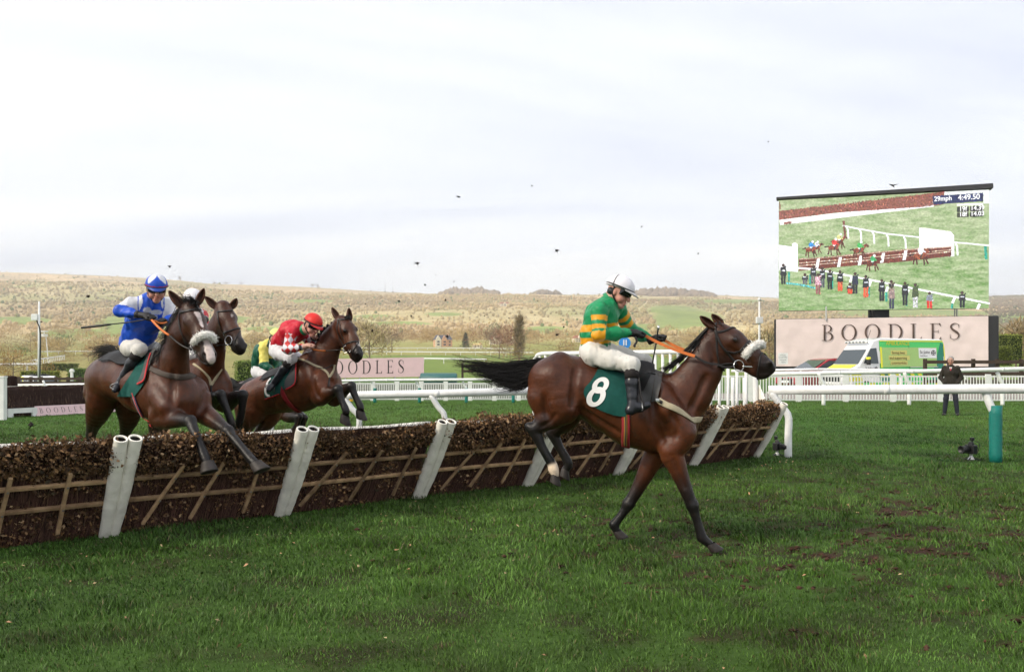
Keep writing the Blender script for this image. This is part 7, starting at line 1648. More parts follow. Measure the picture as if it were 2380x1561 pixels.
MB().tube([A_.w(4.3, .3, 2.66), A_.w(4.1, .3, 3.15)], .012, 5).build('aerial', M_dark, amb); MB().box(A_.w(-.03, S * .93, 1.15), (.06, .14, .5), rz=math.atan2(A_.f[1], A_.f[0])).build('tail_light', mat('tail_lamp', (.6, .02, .02), rough=.2), amb, bevel=.01)
td = -A_.f   # lettering reads towards the rear on this flank
for tx, x, z, h, m in (('AMBULANCE', 3.72, 2.40, .22, mat('yellow_ink', (.75, .62, .02), rough=.5)), ('Saving lives', 3.40, 1.96, .16, M_ink), ('and supporting', 3.56, 1.70, .16, M_ink), ('communities', 3.44, 1.46, .16, M_ink), ('sja.org.uk', 3.05, 1.12, .15, M_van), ('St John', 1.66, 1.98, .20, M_ink), ('Ambulance', 1.64, 1.84, .09, M_ink), ('St John', 5.05, 1.22, .13, M_ink)):
    sans(tx, A_.w(x, S * (1.0 - ins(z) + .034), z), td * h * 1.25, V(0, 0, h * 1.32), m, 'lettering', amb, False)
for x, z, R in ((.80, 2.02, .16), (4.40, 1.26, .09)):
    c = A_.w(x, S * (1.0 - ins(z) + .036), z); MB().lathe([(.001, 0), (R, 0)], c, A_.l * S, 20).build('emblem_disc', M_ink, amb)
    mb = MB()
    for k in range(4):
        a = k * math.pi / 2 + .78; d = A_.f * math.cos(a) + V(0, 0, math.sin(a)); e = A_.f * -math.sin(a) + V(0, 0, math.cos(a)); c2 = c + A_.l * S * .006; mb.add([c2 + d * R * .1, c2 + d * R * .82 + e * R * .34, c2 + d * R * .66, c2 + d * R * .82 - e * R * .34], [(0, 1, 2), (0, 2, 3)])
    mb.build('emblem_cross', M_van, amb)
# red car
rc = empty('red_car', P(1945, 0, 53) * V(1, 1, 0), 0, 'dark red hatchback with its nose showing beside the ambulance', 'car')
R_ = Car(rc, P(2002, 0, 51.5) * V(1, 1, 0), V(-math.cos(.30), -math.sin(.30), 0), 1.32); M_redp = mat('red_car_paint', (.33, .012, .02), rough=.2, spec=.5, coat=.6)
ri = lambda z: 0 if z < .9 else (z - .9) * .28
R_.hull([(0, .4), (0, .9), (.1, 1.0), (3.1, 1.0), (3.85, .82), (4.0, .62), (4.02, .34), (3.7, .28), (.2, .28)], .86, M_redp, 'body', None, .08)
R_.hull([(.15, .98), (.55, 1.46), (1.9, 1.50), (2.3, 1.44), (3.15, .98)], .80, M_redp, 'cabin', ri, .06)
R_.front([(-.60, .08), (.60, .08), (.70, .95), (-.70, .95)], [(2.32, 1.43), (3.12, 1.0)], M_glass, 'windscreen', .03); sr = 1 if R_.l[1] < 0 else -1
R_.panel([(.5, 1.04), (2.95, 1.04), (2.28, 1.38), (.75, 1.40)], sr * .80, M_glass, 'side_window', ri, .02)
R_.front([(-.45, .2), (.45, .2), (.45, .9), (-.45, .9)], [(3.99, .66), (4.03, .36)], M_dark, 'grille', .02); R_.front([(-.26, .5), (.26, .5), (.26, .85), (-.26, .85)], [(3.99, .66), (4.03, .36)], M_van, 'number_plate', .03)
for y in (-.66, .66): R_.front([(y - .16, .1), (y + .16, .1), (y + .16, .9), (y - .16, .9)], [(3.84, .83), (4.0, .62)], MATS['headlamp'], 'headlight', .02)
for x in (.75, 3.2):
    for y in (-.78, .78): wheel(rc, R_.w(x, y, .31), R_.l * (1 if y > 0 else -1), .31, .2)
# white and yellow 4x4 far left
sv = empty('off_road_car', P(96, 0, 60) * V(1, 1, 0) + V(0, 0, -1.05), 0, 'white and yellow off-road estate car half hidden behind the steeplechase fence', 'car')
C_ = Car(sv, P(74, 0, 62) * V(1, 1, 0) + V(0, 0, -1.12), V(.72, -.70, 0))
C_.hull([(0, .5), (0, 1.1), (3.2, 1.12), (4.3, 1.05), (4.5, .85), (4.55, .45), (.2, .4)], .95, M_van, 'body', None, .08); ci = lambda z: 0 if z < 1.1 else (z - 1.1) * .16
C_.hull([(.05, 1.08), (.25, 1.85), (.5, 1.93), (2.5, 1.90), (2.75, 1.82), (3.35, 1.08)], .92, M_van, 'cabin', ci, .06); C_.front([(-.74, .05), (.74, .05), (.80, .96), (-.80, .96)], [(2.77, 1.80), (3.33, 1.12)], M_glass, 'windscreen', .03)
ss = 1 if C_.l[1] < 0 else -1
C_.panel([(.02, .62), (3.1, .62), (3.1, 1.08), (.02, 1.08)], ss * .95, M_vy, 'yellow_side_film'); C_.panel([(.2, 1.12), (1.0, 1.12), (1.0, 1.85), (.4, 1.85)], ss * .92, M_vy, 'yellow_rear_film', ci, .016)
C_.panel([(1.15, 1.16), (1.9, 1.16), (1.9, 1.76), (1.15, 1.76)], ss * .92, M_glass, 'side_window', ci, .02); C_.panel([(2.05, 1.16), (3.1, 1.16), (2.66, 1.74), (2.05, 1.76)], ss * .92, M_glass, 'side_window', ci, .02); C_.panel([(.3, 1.22), (.85, 1.22), (.85, 1.72), (.45, 1.72)], ss * .92, M_glass, 'side_window', ci, .024)
for y in (-.75, .75): C_.front([(y - .15, .1), (y + .15, .1), (y + .15, .9), (y - .15, .9)], [(4.33, 1.03), (4.5, .85)], MATS['headlamp'], 'headlight', .02)
for x in (.9, 3.7):
    for y in (-.85, .85): wheel(sv, C_.w(x, y, .38), C_.l * (1 if y > 0 else -1), .38, .24)
MB().box(C_.w(1.6, 0, 1.97), (1.2, 1.0, .09), rz=math.atan2(C_.f[1], C_.f[0])).build('light_bar', M_dark, sv, bevel=.02)

# ------------------------------------------------------------------ people standing
def stander(name_label, u, Yd, z0, H, face, coat, trousers, hair, hat=None, pockets=True, legs=True, tie=None, skin=None, group='people beyond the rails'):
    f = nrm(np.asarray(face, float) * V(1, 1, 0)); s = V(-f[1], f[0], 0); o = P(u, 0, Yd) * V(1, 1, 0) + V(0, 0, z0); k = H / 1.8; at = lambda a, b, c: o + (f * a + s * b + V(0, 0, c)) * k
    root = empty('person', o, 0, name_label, 'person', group); h = .016
    if legs:
        T = Body()
        for g in (-1, 1): T.chain([(at(0, .09 * g, .92), .10 * k), (at(.02, .13 * g, .50), .075 * k), (at(0, .17 * g, .09), .058 * k)], k=.04, col=V(*trousers))
        T.ball(at(0, 0, .93), (.15 * k, .19 * k, .13 * k), .05, trousers, np.stack([f, s, V(0, 0, 1)])); T.build('trousers', mat('dark_trousers', attr='Col', rough=.8), root, h=h, disp=folds(.010, 9, 5))
        for g in (-1, 1):
            K = Body(); K.cone(at(-.05, .17 * g, .045), at(.17, .20 * g, .035), .05 * k, .042 * k, .02, c0=(.012, .011, .012)); K.build('shoe', mat('black_shoe', (.012, .011, .011), rough=.4), root, h=.014)
    C = Body(); C.chain([(at(0, 0, .80), .175 * k), (at(0, 0, 1.05), .165 * k), (at(0, 0, 1.30), .165 * k), (at(-.01, 0, 1.44), .11 * k)], k=.06, side=s, col=V(*coat))
    for p in C.pr: p['w'] = 1.10
    for g in (-1, 1): C.chain([(at(-.01, .17 * g, 1.43), .080 * k), (at(-.05, .28 * g, 1.14), .064 * k), (at(.12, .18 * g, .99) if pockets else at(.03, .27 * g, .86), .052 * k)], k=.04, col=V(*coat))
    C.build('coat', mat('wax_coat', attr='Col', rough=.75, spec=.3), root, h=h, disp=folds(.016, 8, 9), cut=lambda X: at(0, 0, .72)[2] - X[:, 2])
    head_parts(root, at(.03, 0, 1.66), f + V(0, 0, -.12), V(0, 0, 1), goggles=False, hair=V(*hair), neck=at(-.01, 0, 1.46), s=k, skin=skin)
    if tie is not None:
        MB().add([at(.16, -.04, 1.46), at(.17, .04, 1.46), at(.19, 0, 1.36)], [(0, 1, 2)]).build('shirt', M_white, root); MB().add([at(.175, -.015, 1.44), at(.175, .015, 1.44), at(.20, .014, 1.36), at(.20, -.014, 1.36)], [(0, 1, 2, 3)]).build('tie', mat('red_tie', (.4, .03, .05), rough=.6), root)
    return root
stander('man in dark brown coat with red tie standing on the grass behind the rail', 2210, 27.2, 0, 1.90, V(-.55, -1, 0), (.022, .017, .012), (.014, .016, .028), (.30, .29, .28), tie=1, skin=V(.42, .24, .18))
stander('grey-haired spectator in black coat beside the blue round sign', 1461, 39.5, .0, 1.72, V(.15, -1, 0), (.02, .02, .022), (.02, .02, .02), (.55, .54, .52), tie=1)
stander('white-haired spectator in dark green jacket by the top of the wing', 1510, 38.5, .0, 1.86, V(.1, -1, 0), (.014, .022, .018), (.02, .02, .02), (.62, .61, .60))

# ------------------------------------------------------------------ remote cameras on the ground
def remote_camera(label, u, v, lens, s=1.0):
    o = G(u, v); f = nrm(np.asarray(lens, float) * V(1, 1, 0)); l = V(-f[1], f[0], 0); rz = math.atan2(f[1], f[0]); root = empty('remote_camera', o, 0, label, 'camera', 'remote cameras on the turf'); at = lambda a, b, c: o + (f * a + l * b + V(0, 0, c)) * s
    R = np.stack([f, l, V(0, 0, 1)], 1)
    MB().box(at(0, 0, .17), (.09 * s, .16 * s, .13 * s), R=R).build('body', M_blackp, root, bevel=.012); MB().box(at(0, 0, .255), (.07 * s, .07 * s, .05 * s), R=R, taper=.7).build('prism_hump', M_blackp, root, bevel=.008)
    MB().lathe([(.001, 0), (.045 * s, 0), (.047 * s, .09 * s), (.055 * s, .10 * s), (.058 * s, .16 * s), (.05 * s, .16 * s), (.04 * s, .13 * s), (.001, .13 * s)], at(.04, 0, .17), f, 18).build('lens', M_blackp, root, smooth=True)
    MB().box(at(-.02, .0, .32), (.05 * s, .05 * s, .05 * s), R=R).build('trigger_receiver', M_blackp, root, bevel=.006); MB().tube([at(-.02, 0, .28), at(-.02, 0, .30)], .012 * s, 6).build('shoe_mount', M_blackp, root)
    MB().lathe([(.03 * s, .10 * s), (.02 * s, .08 * s), (.035 * s, .04 * s), (.05 * s, .02 * s)], o, (0, 0, 1), 12).build('ball_head', M_metal, root, smooth=True)
    for a in (0.4, 2.5, 4.6): MB().tube([at(0, 0, .05), at(.13 * math.cos(a), .13 * math.sin(a), .012)], [.012, .008], 6).build('leg', M_blackp, root)
    MB().tube(spline([at(-.04, .03, .30), at(-.10, .06, .25), at(-.09, .05, .17), at(-.04, .06, .13)], 10), .005, 5).build('cable', M_blackp, root, smooth=True)
remote_camera('black remote camera on the grass at the foot of the wing post', 1806, 1060, V(.7, -.7, 0), 1.05)
remote_camera('black remote camera on the grass beside the green padded post', 2257, 1070, V(-.95, -.35, 0), 1.15)

# ------------------------------------------------------------------ signs, poles
sg = empty('notice_sign', P(1820, 0, 40) * V(1, 1, 0), 0, 'white cross country viewing sign on two posts by the trailer end', 'sign')
MB().box((P(1807, 820, 40) + P(1833, 846, 40)) / 2, ((1834 - 1812) * 40 / FPX, .03, 26 * 40 / FPX)).build('panel', M_white, sg)
for u in (1812, 1828): MB().box(P(u, 0, 40.05) * V(1, 1, 0) + V(0, 0, .62), (.06, .06, 1.24)).build('post', M_picket, sg)
for tx, v, h in (('CROSS', 826.5, .085), ('COUNTRY', 831.5, .085), ('VIEWING', 837.5, .075), ('AREA', 842.5, .075)): sans(tx, P(1820, v, 39.96) + V(0, 0, 0), V(h, 0, 0), V(0, 0, h), mat('grey_ink', (.25, .26, .27), rough=.6), 'lettering', sg, False, 'CENTER')
bs = empty('round_sign', P(1453, 0, 39) * V(1, 1, 0), 0, 'bright blue round direction sign on a blue post behind the wing', 'sign')
M_blue = mat('blue_sign', (.03, .25, .70), rough=.4); c = P(1452, 797, 39); MB().lathe([(.001, 0), (.27, 0), (.27, .04), (.001, .04)], c, (0, -1, 0), 26).build('disc', M_blue, bs); MB().box(c * V(1, 1, 0) + V(0, .06, 1.15), (.16, .05, 2.3)).build('post', M_blue, bs)
for dx in (-.05, .06): MB().box(c + V(dx, -.055, .02), (.05, .02, .26)).build('bar', M_white, bs)
def pole(label, u, v0, v1, Yd, boxv, side, cable=False):
    root = empty('camera_pole', P(u, 0, Yd) * V(1, 1, 0), 0, label, 'pole', 'white camera poles'); a = P(u, v0, Yd); b = P(u, v1, Yd)
    MB().tube([b, b * .5 + a * .5, a], [.11, .085, .06], 8).build('mast', M_plastic, root, smooth=True)
    c = P(u + side * 9, boxv, Yd); MB().box(c, (15 * Yd / FPX, .3, 15 * Yd / FPX)).build('equipment_box', M_plastic, root, bevel=.03)
    if cable: MB().tube(spline([c, P(u + 2, boxv + 30, Yd - .1), P(u + 3, boxv + 70, Yd - .1), P(u + 1, v1, Yd - .1)], 14), .045, 5).build('cable', M_dark, root)
    else:
        MB().tube([a, a + V(.16, 0, -.1)], .03, 6).build('bracket', M_plastic, root); MB().lathe([(.13 * math.sin(t), -.13 * math.cos(t)) for t in np.linspace(0.01, 3.13, 9)], a, (0, 0, 1), 12).build('dome_camera', M_plastic, root, smooth=True)
pole('tall white pole with equipment box and hanging cable above the hedge', 91, 700, 900, 58, 737, -1, True)
pole('slim white pole with dome camera and square box near the screen', 1765, 696, 880, 62, 744, 0)
wb = empty('white_board', P(224, 0, 50) * V(1, 1, 0), 0, 'white board with a black letter A partly hidden by the horse rump', 'board')
MB().box(P(228, 875, 50), (.7, .05, .56)).build('panel', M_white, wb); sans('A', P(214.5, 881.5, 49.9), V(.42, 0, 0), V(0, 0, .42), M_ink, 'letter', wb, True); sans('I', P(227, 881.5, 49.9), V(.42, 0, 0), V(0, 0, .42), M_ink, 'letter', wb, True); MB().box(P(228, 0, 50.1) * V(1, 1, 0) + V(0, 0, .3), (.08, .06, .7)).build('post', M_picket, wb)
mk = empty('marker_post', P(167, 0, 56) * V(1, 1, 0), 0, 'white marker post between the two left hedges', 'post'); MB().box(P(167, 871, 56), (.18, .12, .8)).build('upright', M_picket, mk, bevel=.03); MB().box(P(167, 862, 56), (.30, .14, .16)).build('head', M_picket, mk, bevel=.03)

# ------------------------------------------------------------------ hedges
def leafbox(label, blocks, n, col, q=.05, seed=1):
    """clipped hedge: solid core under a skin of small leaves; blocks: (centre, size)"""
    r = np.random.default_rng(seed); c0, s0 = blocks[0]; root = empty('hedge', (c0[0], c0[1], c0[2] - s0[2] / 2), 0, label, 'hedge', 'clipped evergreen hedges'); vs = []; fs = []; cs = []; core = MB()
    for c, s in blocks:
        c = np.asarray(c, float); s = np.asarray(s, float); core.box(c, s * .94)
        p = (r.random((n, 3)) - .5) * s; k = np.array([0, 1, 2, 1, 0, 1])[r.integers(0, 6, n)]; sg_ = np.where(k == 2, 1, np.where(k == 1, -1, np.where(r.random(n) < .5, -1, 1)))
        p[np.arange(n), k] = s[k] / 2 * sg_ * (1 + .05 * r.normal(0, 1, n)); a = unit(r.normal(0, 1, (n, 3))); b = unit(r.normal(0, 1, (n, 3))); w = q * (.6 + .8 * r.random((n, 1))); pp = c + p
        vs.append(np.stack([pp - a * w, pp + b * w, pp + a * w], 1)); cs.append(V(*col) * (.45 + 1.1 * r.random((n, 1))))
    core.build('core', mat('hedge_core', (.02, .035, .012), rough=.9), root); tag(soup_obj('foliage', np.concatenate(vs), np.concatenate(cs), mat('hedge_leaf', attr='Col', rough=.55, spec=.3), root), kind='stuff')
GRH = (.13, .20, .045)
def hb(u0, u1, v0, v1, Yd, dp=1.0): a, b = P(u0, v0, Yd), P(u1, v1, Yd); return ((a + b) / 2 + V(0, dp / 2, 0), (b[0] - a[0], dp, a[2] - b[2]))
leafbox('clipped hedge behind the off-road car at the left', [hb(47, 126, 863, 893, 70)], 3500, (.24, .26, .04), .06, 1)
leafbox('clipped dark green hedge behind the white board at the left', [hb(157, 250, 857, 893, 66)], 3000, GRH, .06, 2)
leafbox('bright clipped hedge behind the yellow and green jockey', [hb(547, 705, 839, 890, 48)], 5000, (.19, .26, .05), .05, 3)
leafbox('two-tier clipped hedge at the end of the banner trailer', [hb(2322, 2378, 778, 838, 64), hb(2318, 2352, 805, 850, 63)], 2200, (.24, .28, .05), .06, 4)
leafbox('low dark hedge right behind the close-set picket fence', [hb(600, 1250, 894, 934, 40.2, .5)], 5000, (.05, .07, .02), .05, 5)
leafbox('long low hedge on the far field behind the left pole', [hb(98, 175, 845, 862, 130)], 1600, (.14, .17, .04), .11, 6)

# ------------------------------------------------------------------ trees standing on their own
def on_ter(u, v, y0=70, y1=2450):
    """where the line of sight u, v meets the land"""
    ys = np.exp(np.linspace(math.log(y0), math.log(y1), 900)); xs = (u - UC) / FPX * ys; z = ter(xs, ys); vv = VH - FPX * (z - CAM_Z) / ys
    k = np.argmax(vv <= v); return V(xs[k], ys[k], z[k])
def tree(label, base, H, W, col, n=900, kind='bare', seed=1, name='tree', tw=None):
    r = np.random.default_rng(seed); base = np.asarray(base, float); root = empty(name, base, 0, label, 'tree', 'trees beyond the course')
    T = MB(); tr_ = H * .022 if tw is None else tw; top = base + V(r.normal(0, .03) * H, 0, H * .8); T.tube(spline([base - V(0, 0, .3), base + V(.01 * H, 0, H * .3), top], 8), np.linspace(tr_, tr_ * .25, 8), 6)
    lim = []
    for i in range(9 if kind != 'poplar' else 14):
        h = H * (.22 + .55 * r.random()); a = r.random() * 6.28; L = W * (.35 + .2 * r.random()) if kind != 'poplar' else W * .35; st = base + V(0, 0, h); en = st + V(math.cos(a) * L, math.sin(a) * L, H * (.18 + .15 * r.random())); mid = (st + en) / 2 + V(0, 0, -H * .02); T.tube(spline([st, mid, en], 6), np.linspace(tr_ * .45, tr_ * .1, 6), 4, cap=False); lim.append((st, en))
    T.build('trunk', mat('winter_bark', (.16, .12, .085), rough=.9, var=.3, vscale=2), root)
    k = 9; cen = np.array([base + V(r.normal(0, .23) * W, r.normal(0, .23) * W, H * (.42 + .42 * r.random())) for _ in range(k)]); rad = W * (.18 + .12 * r.random(k))
    if kind == 'poplar': cen = np.array([base + V(r.normal(0, .12) * W, r.normal(0, .12) * W, H * (.12 + .84 * i / k)) for i in range(k)]); rad = W * .42 * np.ones(k) * np.linspace(1, .55, k)
    if kind == 'conifer': cen = np.array([base + V(0, 0, H * (.1 + .85 * i / k)) for i in range(k)]); rad = W * np.linspace(.55, .08, k)
    if kind == 'bush': cen = np.array([base + V(r.normal(0, .30) * W, r.normal(0, .25) * W, H * (.12 + .55 * r.random() ** 1.2)) for _ in range(k)]); rad = W * (.16 + .14 * r.random(k))
    w = r.integers(0, k, n); d = r.normal(0, 1, (n, 3)); d /= np.linalg.norm(d, axis=1)[:, None]; p = cen[w] + d * (rad[w] * (.35 + .75 * r.random(n) ** .6))[:, None] * V(1, 1, .9); p[:, 2] = np.maximum(p[:, 2], base[2])
    if kind in ('bare', 'bush', 'poplar'):      # twigs: thin slivers pointing up and out
        dr = d * .8 + V(0, 0, .9) + r.normal(0, .5, (n, 3)); dr /= np.linalg.norm(dr, axis=1)[:, None]; Lt = H * .075 * (.5 + r.random(n))[:, None]; sdv = np.cross(dr, r.normal(0, 1, (n, 3))); sdv /= np.linalg.norm(sdv, axis=1)[:, None]; wd = Lt * .10
        tri = np.stack([p - sdv * wd, p + sdv * wd, p + dr * Lt], 1)
    else:
        a = r.normal(0, 1, (n, 3)); b = r.normal(0, 1, (n, 3)); s = H * .022; tri = np.stack([p + a * s, p + b * s, p - (a + b) * s * .6], 1)
    cc = np.repeat(np.clip(V(*col) * (.55 + .9 * r.random((n, 1))), .005, 1), 3, 0)
    meshobj('crown', tri.reshape(-1, 3), np.arange(3 * n).reshape(-1, 3), cc, mat('twig_crown', attr='Col', rough=.9, spec=.1), root, smooth=False)
TREES = [('orange-brown thicket behind the left end of the steeplechase fence', 30, 862, 120, 52, 130, (.30, .19, .07), 'bush'), ('russet bushes on the field beyond the left pole', 205, 848, 230, 40, 120, (.27, .16, .085), 'bush'), ('yellowish bush right of the russet bushes', 150, 838, 260, 38, 70, (.32, .26, .09), 'bush'),
         ('wide brown thicket behind the tail of the galloping horse', 1185, 862, 190, 62, 230, (.27, .16, .095), 'bush'), ('olive-yellow willow scrub between the tail and the green jockey', 1300, 858, 200, 70, 210, (.30, .23, .085), 'bush'), ('reddish leafless tree above the brown thicket', 1160, 842, 260, 78, 120, (.27, .15, .10), 'bare'),
         ('slim leafless poplar rising over the thicket', 1206, 845, 240, 118, 30, (.27, .20, .11), 'poplar'), ('spreading leafless tree left of the brick house', 910, 812, 420, 52, 85, (.24, .17, .11), 'bare'), ('bare pale sapling above the plaited horse muzzle', 858, 845, 150, 100, 75, (.38, .31, .17), 'bare'), ('large leafless trees behind the plaited horse head', 790, 826, 360, 80, 170, (.33, .26, .15), 'bare'),
         ('dark conifer beside the brick house', 1082, 806, 520, 38, 22, (.05, .075, .04), 'conifer'), ('leafless tree behind the white house gables', 1140, 808, 480, 44, 50, (.25, .18, .11), 'bare'), ('leafless tree right of the trailer hedge', 2360, 838, 110, 95, 110, (.30, .22, .12), 'bare'), ('brown bush behind the trailer end', 2395, 842, 120, 75, 110, (.24, .18, .10), 'bush'),
         ('leafless tree between the slim pole and the screen trailer', 1788, 850, 130, 95, 100, (.28, .21, .11), 'bare'), ('brown shrub by the left end of the trailer', 1760, 852, 120, 62, 90, (.26, .18, .09), 'bush'), ('leafless trees behind the star-faced horse', 640, 838, 260, 56, 160, (.30, .23, .12), 'bush'), ('tawny scrub behind the whip of the blue jockey', 250, 838, 300, 44, 150, (.31, .25, .13), 'bush'), ('round bush on the green pasture at the left', 317, 752, 0, 16, 22, (.22, .15, .10), 'bush'),
         ('dense brown trees under the slope at the far right', 1640, 815, 420, 46, 190, (.28, .20, .12), 'bush'), ('tawny trees right of the green jockey hands', 1520, 812, 450, 44, 130, (.27, .20, .12), 'bush'), ('pale leafless trees at the foot of the hill on the left', 70, 822, 400, 50, 150, (.32, .25, .14), 'bush')]
for i, (lb, u, v, Yd, hp, wp, col, kd) in enumerate(TREES):
    if Yd: x = (u - UC) / FPX * Yd; b = V(x, Yd, float(ter(np.array([x]), np.array([Yd]))[0]))
    else: b = on_ter(u, v); Yd = b[1]
    top = P(u, v - hp, Yd)[2]; H = max(top - b[2], 1.5)
    tree(lb, b, H, wp * Yd / FPX, col, 2600 if wp > 100 else 1500, kd, 50 + i)
# trees on the skyline
for i, (u, hp, wp) in enumerate(((418, 11, 9), (725, 9, 14), (738, 8, 10), (498, 6, 16), (525, 6, 18), (560, 6, 14))):
    x = (u - UC) / FPX * 2480; b = V(x, 2480, float(ter(np.array([x]), np.array([2480.]))[0])); tree('small dark tree number %s on the left skyline' % ['one, alone above the hill crest', 'two, in the pair above the ridge', 'three, in the pair above the ridge', 'four, in the row behind the star-faced horse', 'five, in the row behind the star-faced horse', 'six, in the row behind the star-faced horse'][i] if False else ['lone wind-blown tree on the left skyline', 'larger of two trees side by side on the skyline', 'smaller of two trees side by side on the skyline', 'first of three low trees on the skyline above the star-faced horse', 'middle of three low trees on the skyline above the star-faced horse', 'last of three low trees on the skyline above the star-faced horse'][i], b, hp * 2480 / FPX + 2, wp * 2480 / FPX, (.12, .10, .085), 500, 'bare', 90 + i, 'tree', 1.0)
for i, (u, v, lb) in enumerate(((862, 660, 'shortest thin radio mast on the skyline'), (895, 648, 'tallest thin radio mast on the skyline'), (913, 653, 'right-hand thin radio mast on the skyline'))):
    x = (u - UC) / FPX * 2490; z = float(ter(np.array([x]), np.array([2490.]))[0]); mr = empty('radio_mast', (x, 2490, z), 0, lb, 'mast', 'radio masts on the skyline'); top = P(u, v, 2490)[2]
    MB().tube([(x, 2490, z - 1), (x, 2490, top)], [.8, .45], 6).build('lattice', mat('mast_grey', (.30, .30, .33), rough=.6), mr); MB().box((x, 2490, z + 1.0), (3.5, 3.5, 3)).build('base_hut', M_dark, mr)

# ------------------------------------------------------------------ houses at the foot of the hill
M_brick = mat('orange_brick', (.62, .36, .22), rough=.85, var=.1, vscale=.6); M_rend = mat('cream_render', (.74, .66, .52), rough=.85); M_slate = mat('grey_slate', (.09, .095, .115), rough=.7); M_tile = mat('red_tile', (.33, .13, .075), rough=.8); M_win = mat('house_window', (.08, .09, .10), rough=.15, spec=.5)
def house(label, u, v, wpx, hpx, wallm, roofm, gables=1, rz=0.25, Yd=None):
    b = on_ter(u, v, 250) if Yd is None else V((u - UC) / FPX * Yd, Yd, float(ter(np.array([(u - UC) / FPX * Yd]), np.array([Yd]))[0])); k = b[1] / FPX; W = wpx * k; Hh = hpx * k; D = W * .7; root = empty('house', b, 0, label, 'house', 'houses at the foot of the hill'); c, s = math.cos(rz), math.sin(rz); at = lambda x, y, z: b + V(c * x - s * y, s * x + c * y, z)
    he = Hh * .6; MB().box(at(0, 0, he / 2 - .4), (W, D, he + .8), rz=rz).build('wall', wallm, root)
    ov = .3; MB().add([at(-W / 2 - ov, -D / 2 - ov, he - .1), at(W / 2 + ov, -D / 2 - ov, he - .1), at(W / 2 + ov, D / 2 + ov, he - .1), at(-W / 2 - ov, D / 2 + ov, he - .1), at(-W / 2 + W * .1, 0, Hh), at(W / 2 - W * .1, 0, Hh)], [(0, 1, 5, 4), (2, 3, 4, 5), (1, 2, 5), (3, 0, 4), (3, 2, 1, 0)]).build('roof', roofm, root)
    for g in range(gables):
        x = -W / 2 + W * (g + .5) / max(gables, 1) * (.72 if gables > 1 else 1); gw = W * .17; MB().prism([(-gw, 0), (gw, 0), (gw, he), (0, Hh * .96), (-gw, he)], at(x, -D / 2 - .8, -.2), at(1, 0, 0) - b, V(0, 0, 1), (at(0, D * .5, 0) - b)).build('gable', M_rend if gables > 1 and g == 0 else wallm, root)
        for zz in (.22, .62): MB().box(at(x, -D / 2 - .85, he * zz + .3), (gw * .8, .12, he * .22), rz=rz).build('window', M_win, root)
    for xx in (-.25, .1, .35):
        for zz in (.22, .66): MB().box(at(W * xx, -D / 2 - .03, he * zz + .2), (W * .09, .12, he * .2), rz=rz).build('window', M_win, root)
    MB().box(at(W * .3, 0, Hh * 1.02), (.9, .9, Hh * .28), rz=rz).build('chimney', M_brick, root)
house('orange brick house with two gables and grey slate roof', 1029, 815, 40, 27, M_brick, M_slate, 2, .25, 560); house('cream house left of the reddish tree', 1152, 813, 26, 20, M_rend, M_tile, 1, -.3, 600); house('cream house among the reddish tree branches', 1190, 813, 24, 18, M_rend, M_tile, 1, .2, 610)
house('small white house right of the willow scrub', 1343, 812, 22, 16, M_rend, M_tile, 1, .4, 640); house('low cream bungalow with yellow roof by the far rails', 1110, 816, 22, 10, M_rend, mat('straw_roof', (.55, .42, .18), rough=.9), 0, .1, 540); house('white farmhouse high on the wooded slope', 1172, 712, 24, 10, M_rend, M_tile, 1, .2); house('pale farmhouse on the slope near the left pasture', 205, 796, 10, 6, M_rend, M_tile, 1, .2, 900)
hut = empty('judge_box', P(98, 0, 160) * V(1, 1, 0), 0, 'small white lookout box on stilts behind the left pole', 'lookout'); Yh = 160.
MB().box(P(100, 770, Yh), (1.3, 1.3, .25)).build('roof', M_plastic, hut); MB().box(P(100, 779, Yh), (1.2, 1.2, .5)).build('cabin', M_plastic, hut)
for dx in (-.5, .5): MB().tube([P(100, 776, Yh) + V(dx, 0, 0), P(100, 850, Yh) + V(dx * 2.2, 0, 0)], .09, 5).build('leg', M_plastic, hut); MB().box(P(100, 774, Yh) + V(dx, -.55, 0), (.1, .1, .9)).build('corner_post', M_plastic, hut)

# ------------------------------------------------------------------ far rails across the old course
def far_rail(label, uv, ys, hgt=1.15, every=6.0):
    pts = []
    for (u, _), Yd in zip(uv, ys): x = (u - UC) / FPX * Yd; pts.append(V(x, Yd, float(ter(np.array([x]), np.array([Yd]))[0]) + hgt))
    p = spline(pts, 24); root = empty('far_rail', p[0] - V(0, 0, hgt), 0, label, 'rail', 'white rails on the far course'); MB().tube(p, .20, 5).build('pipe', M_plastic, root)
    L = np.concatenate([[0], np.cumsum(np.linalg.norm(np.diff(p, axis=0), axis=1))]); pm = MB().box((0, 0, -hgt / 2), (.16, .16, hgt)).mesh('post', M_plastic)
    for s in np.arange(0, L[-1], every): link('post', pm, root, loc=tuple(np.array([np.interp(s, L, p[:, i]) for i in range(3)])))
far_rail('long far rail curving below the brick house', [(800, 0), (900, 0), (1030, 0), (1110, 0), (1200, 0)], [470, 480, 490, 470, 430]); far_rail('far rail across the middle field, second from the house', [(830, 0), (960, 0), (1100, 0), (1240, 0)], [330, 325, 318, 310]); far_rail('short far rail just above the pink board end', [(985, 0), (1060, 0), (1130, 0)], [210, 205, 200]); far_rail('far rail at the left behind the lookout box', [(95, 0), (160, 0), (260, 0), (400, 0)], [330, 335, 340, 350]); far_rail('slanting far rail in the left field', [(72, 0), (110, 0), (150, 0)], [190, 215, 250], 1.15, 4); far_rail('near white rail above the left steeplechase fence', [(-30, 0), (30, 0), (86, 0)], [120, 121, 122], 2.4, 5)

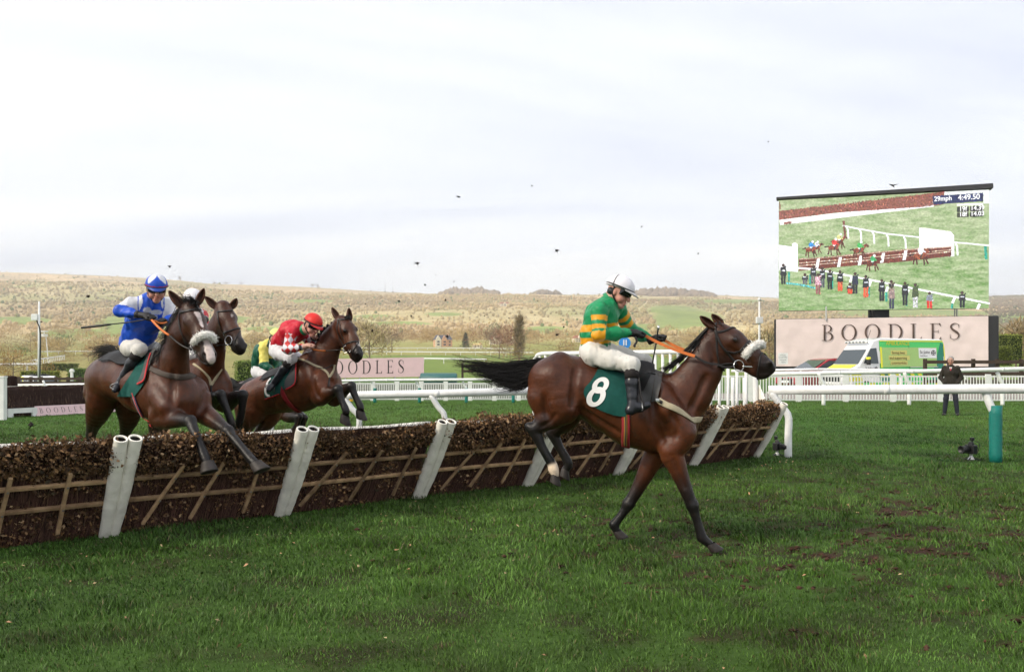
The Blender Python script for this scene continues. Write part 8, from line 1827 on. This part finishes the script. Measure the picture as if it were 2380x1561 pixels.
# ------------------------------------------------------------------ clods of turf in the air
M_clod = mat('flying_turf', (.022, .015, .012), rough=.9)
CL = [(1067, 458, 5, 9), (1294, 583, 5, 9), (970, 613, 7, 9), (394, 620, 4, 9), (1236, 433, 2, 9), (1491, 527, 2.5, 9), (1623, 590, 2, 9), (1786, 330, 2.5, 9), (988, 663, 3, 9), (927, 700, 3, 10), (1035, 698, 3, 10), (956, 735, 3, 10), (1083, 705, 2, 10), (865, 770, 3, 10), (1040, 783, 4, 10), (1294, 778, 4.5, 9), (1310, 760, 3, 9), (72, 990, 8, 9.5), (205, 690, 4.5, 9), (97, 748, 3, 9.5), (268, 700, 2, 9.5), (150, 705, 2, 9.5), (1126, 735, 2, 10), (1183, 740, 2, 10), (1013, 640, 2, 10), (1055, 655, 2, 10), (850, 707, 2, 10), (1250, 700, 2, 9), (812, 905, 5, 12), (1565, 660, 2, 9), (1583, 660, 2, 9), (1215, 655, 1.6, 9), (1300, 640, 1.6, 9), (1085, 530, 1.5, 10), (984, 490, 1.5, 10), (2208, 397, 1.5, 20)]
BIG = {0: 'clod of turf highest over the middle hill', 1: 'clod of turf in the sky above the green jockey back', 2: 'long twisted clod of turf just above the skyline', 3: 'clod of turf beside the blue jockey cap', 7: 'clod of turf highest in the sky, left of the screen', 14: 'clod of turf over the far rails', 15: 'clod of turf behind the elbow of the green jockey', 17: 'large ragged clod of turf low over the left hurdle', 18: 'clod of turf above the blue jockey whip', 28: 'clod of turf beside the tucked knee of the plaited horse'}
r = np.random.default_rng(31)
for i, (u, v, s, Yd) in enumerate(CL):
    c = P(u, v, Yd); R = s * Yd / FPX; mb = MB(); st = V(.8 + .6 * r.random(), .9, .7 + .9 * r.random()); a = r.normal(0, 1, 3)
    sh = np.array(ico) * (.55 + .8 * r.random((7, 1))) * st; mb.add(c + sh * R, icf)
    if s > 2.8:
        for k in range(5): d = nrm(r.normal(0, 1, 3)); e = nrm(np.cross(d, r.normal(0, 1, 3))); mb.add([c + e * R * .25, c - e * R * .25, c + d * R * (1.4 + .8 * r.random())], [(0, 1, 2)])
    o = mb.build('flying_clod', M_clod); tag(o, BIG.get(i, 'tiny speck of turf flying through the air'), 'clod', 'clods of turf thrown up by the hooves')
# a bird high by the screen
bd = MB(); c = P(2077, 430, 45); bd.add([c + V(-.28, 0, .06), c + V(0, 0, .02), c + V(.28, 0, .06), c + V(.06, .12, -.02), c + V(-.06, .12, -.02), c + V(0, -.1, -.16)], [(0, 1, 4), (1, 2, 3), (1, 3, 4), (1, 3, 5), (1, 4, 5)]); tag(bd.build('bird', M_clod), 'small dark bird flying just above the video screen', 'bird')
# ------------------------------------------------------------------ the air: pale haze that lightens the far hillside
hz = MB().box((0, 1360, 145), (9600, 2900, 320)).build('haze', bpy.data.materials.new('air')); tag(hz, 'pale haze in the air over the course and hillside', 'haze', kind='stuff')
_m = hz.data.materials[0]; _m.use_nodes = True; _n = _m.node_tree.nodes; _n.clear(); _o = _n.new('ShaderNodeOutputMaterial'); _v = _n.new('ShaderNodeVolumePrincipled')
_v.inputs['Density'].default_value = .00022; _v.inputs['Color'].default_value = (1.0, .99, .97, 1); _v.inputs['Anisotropy'].default_value = 0.0
_m.node_tree.links.new(_v.outputs[0], _o.inputs['Volume'])
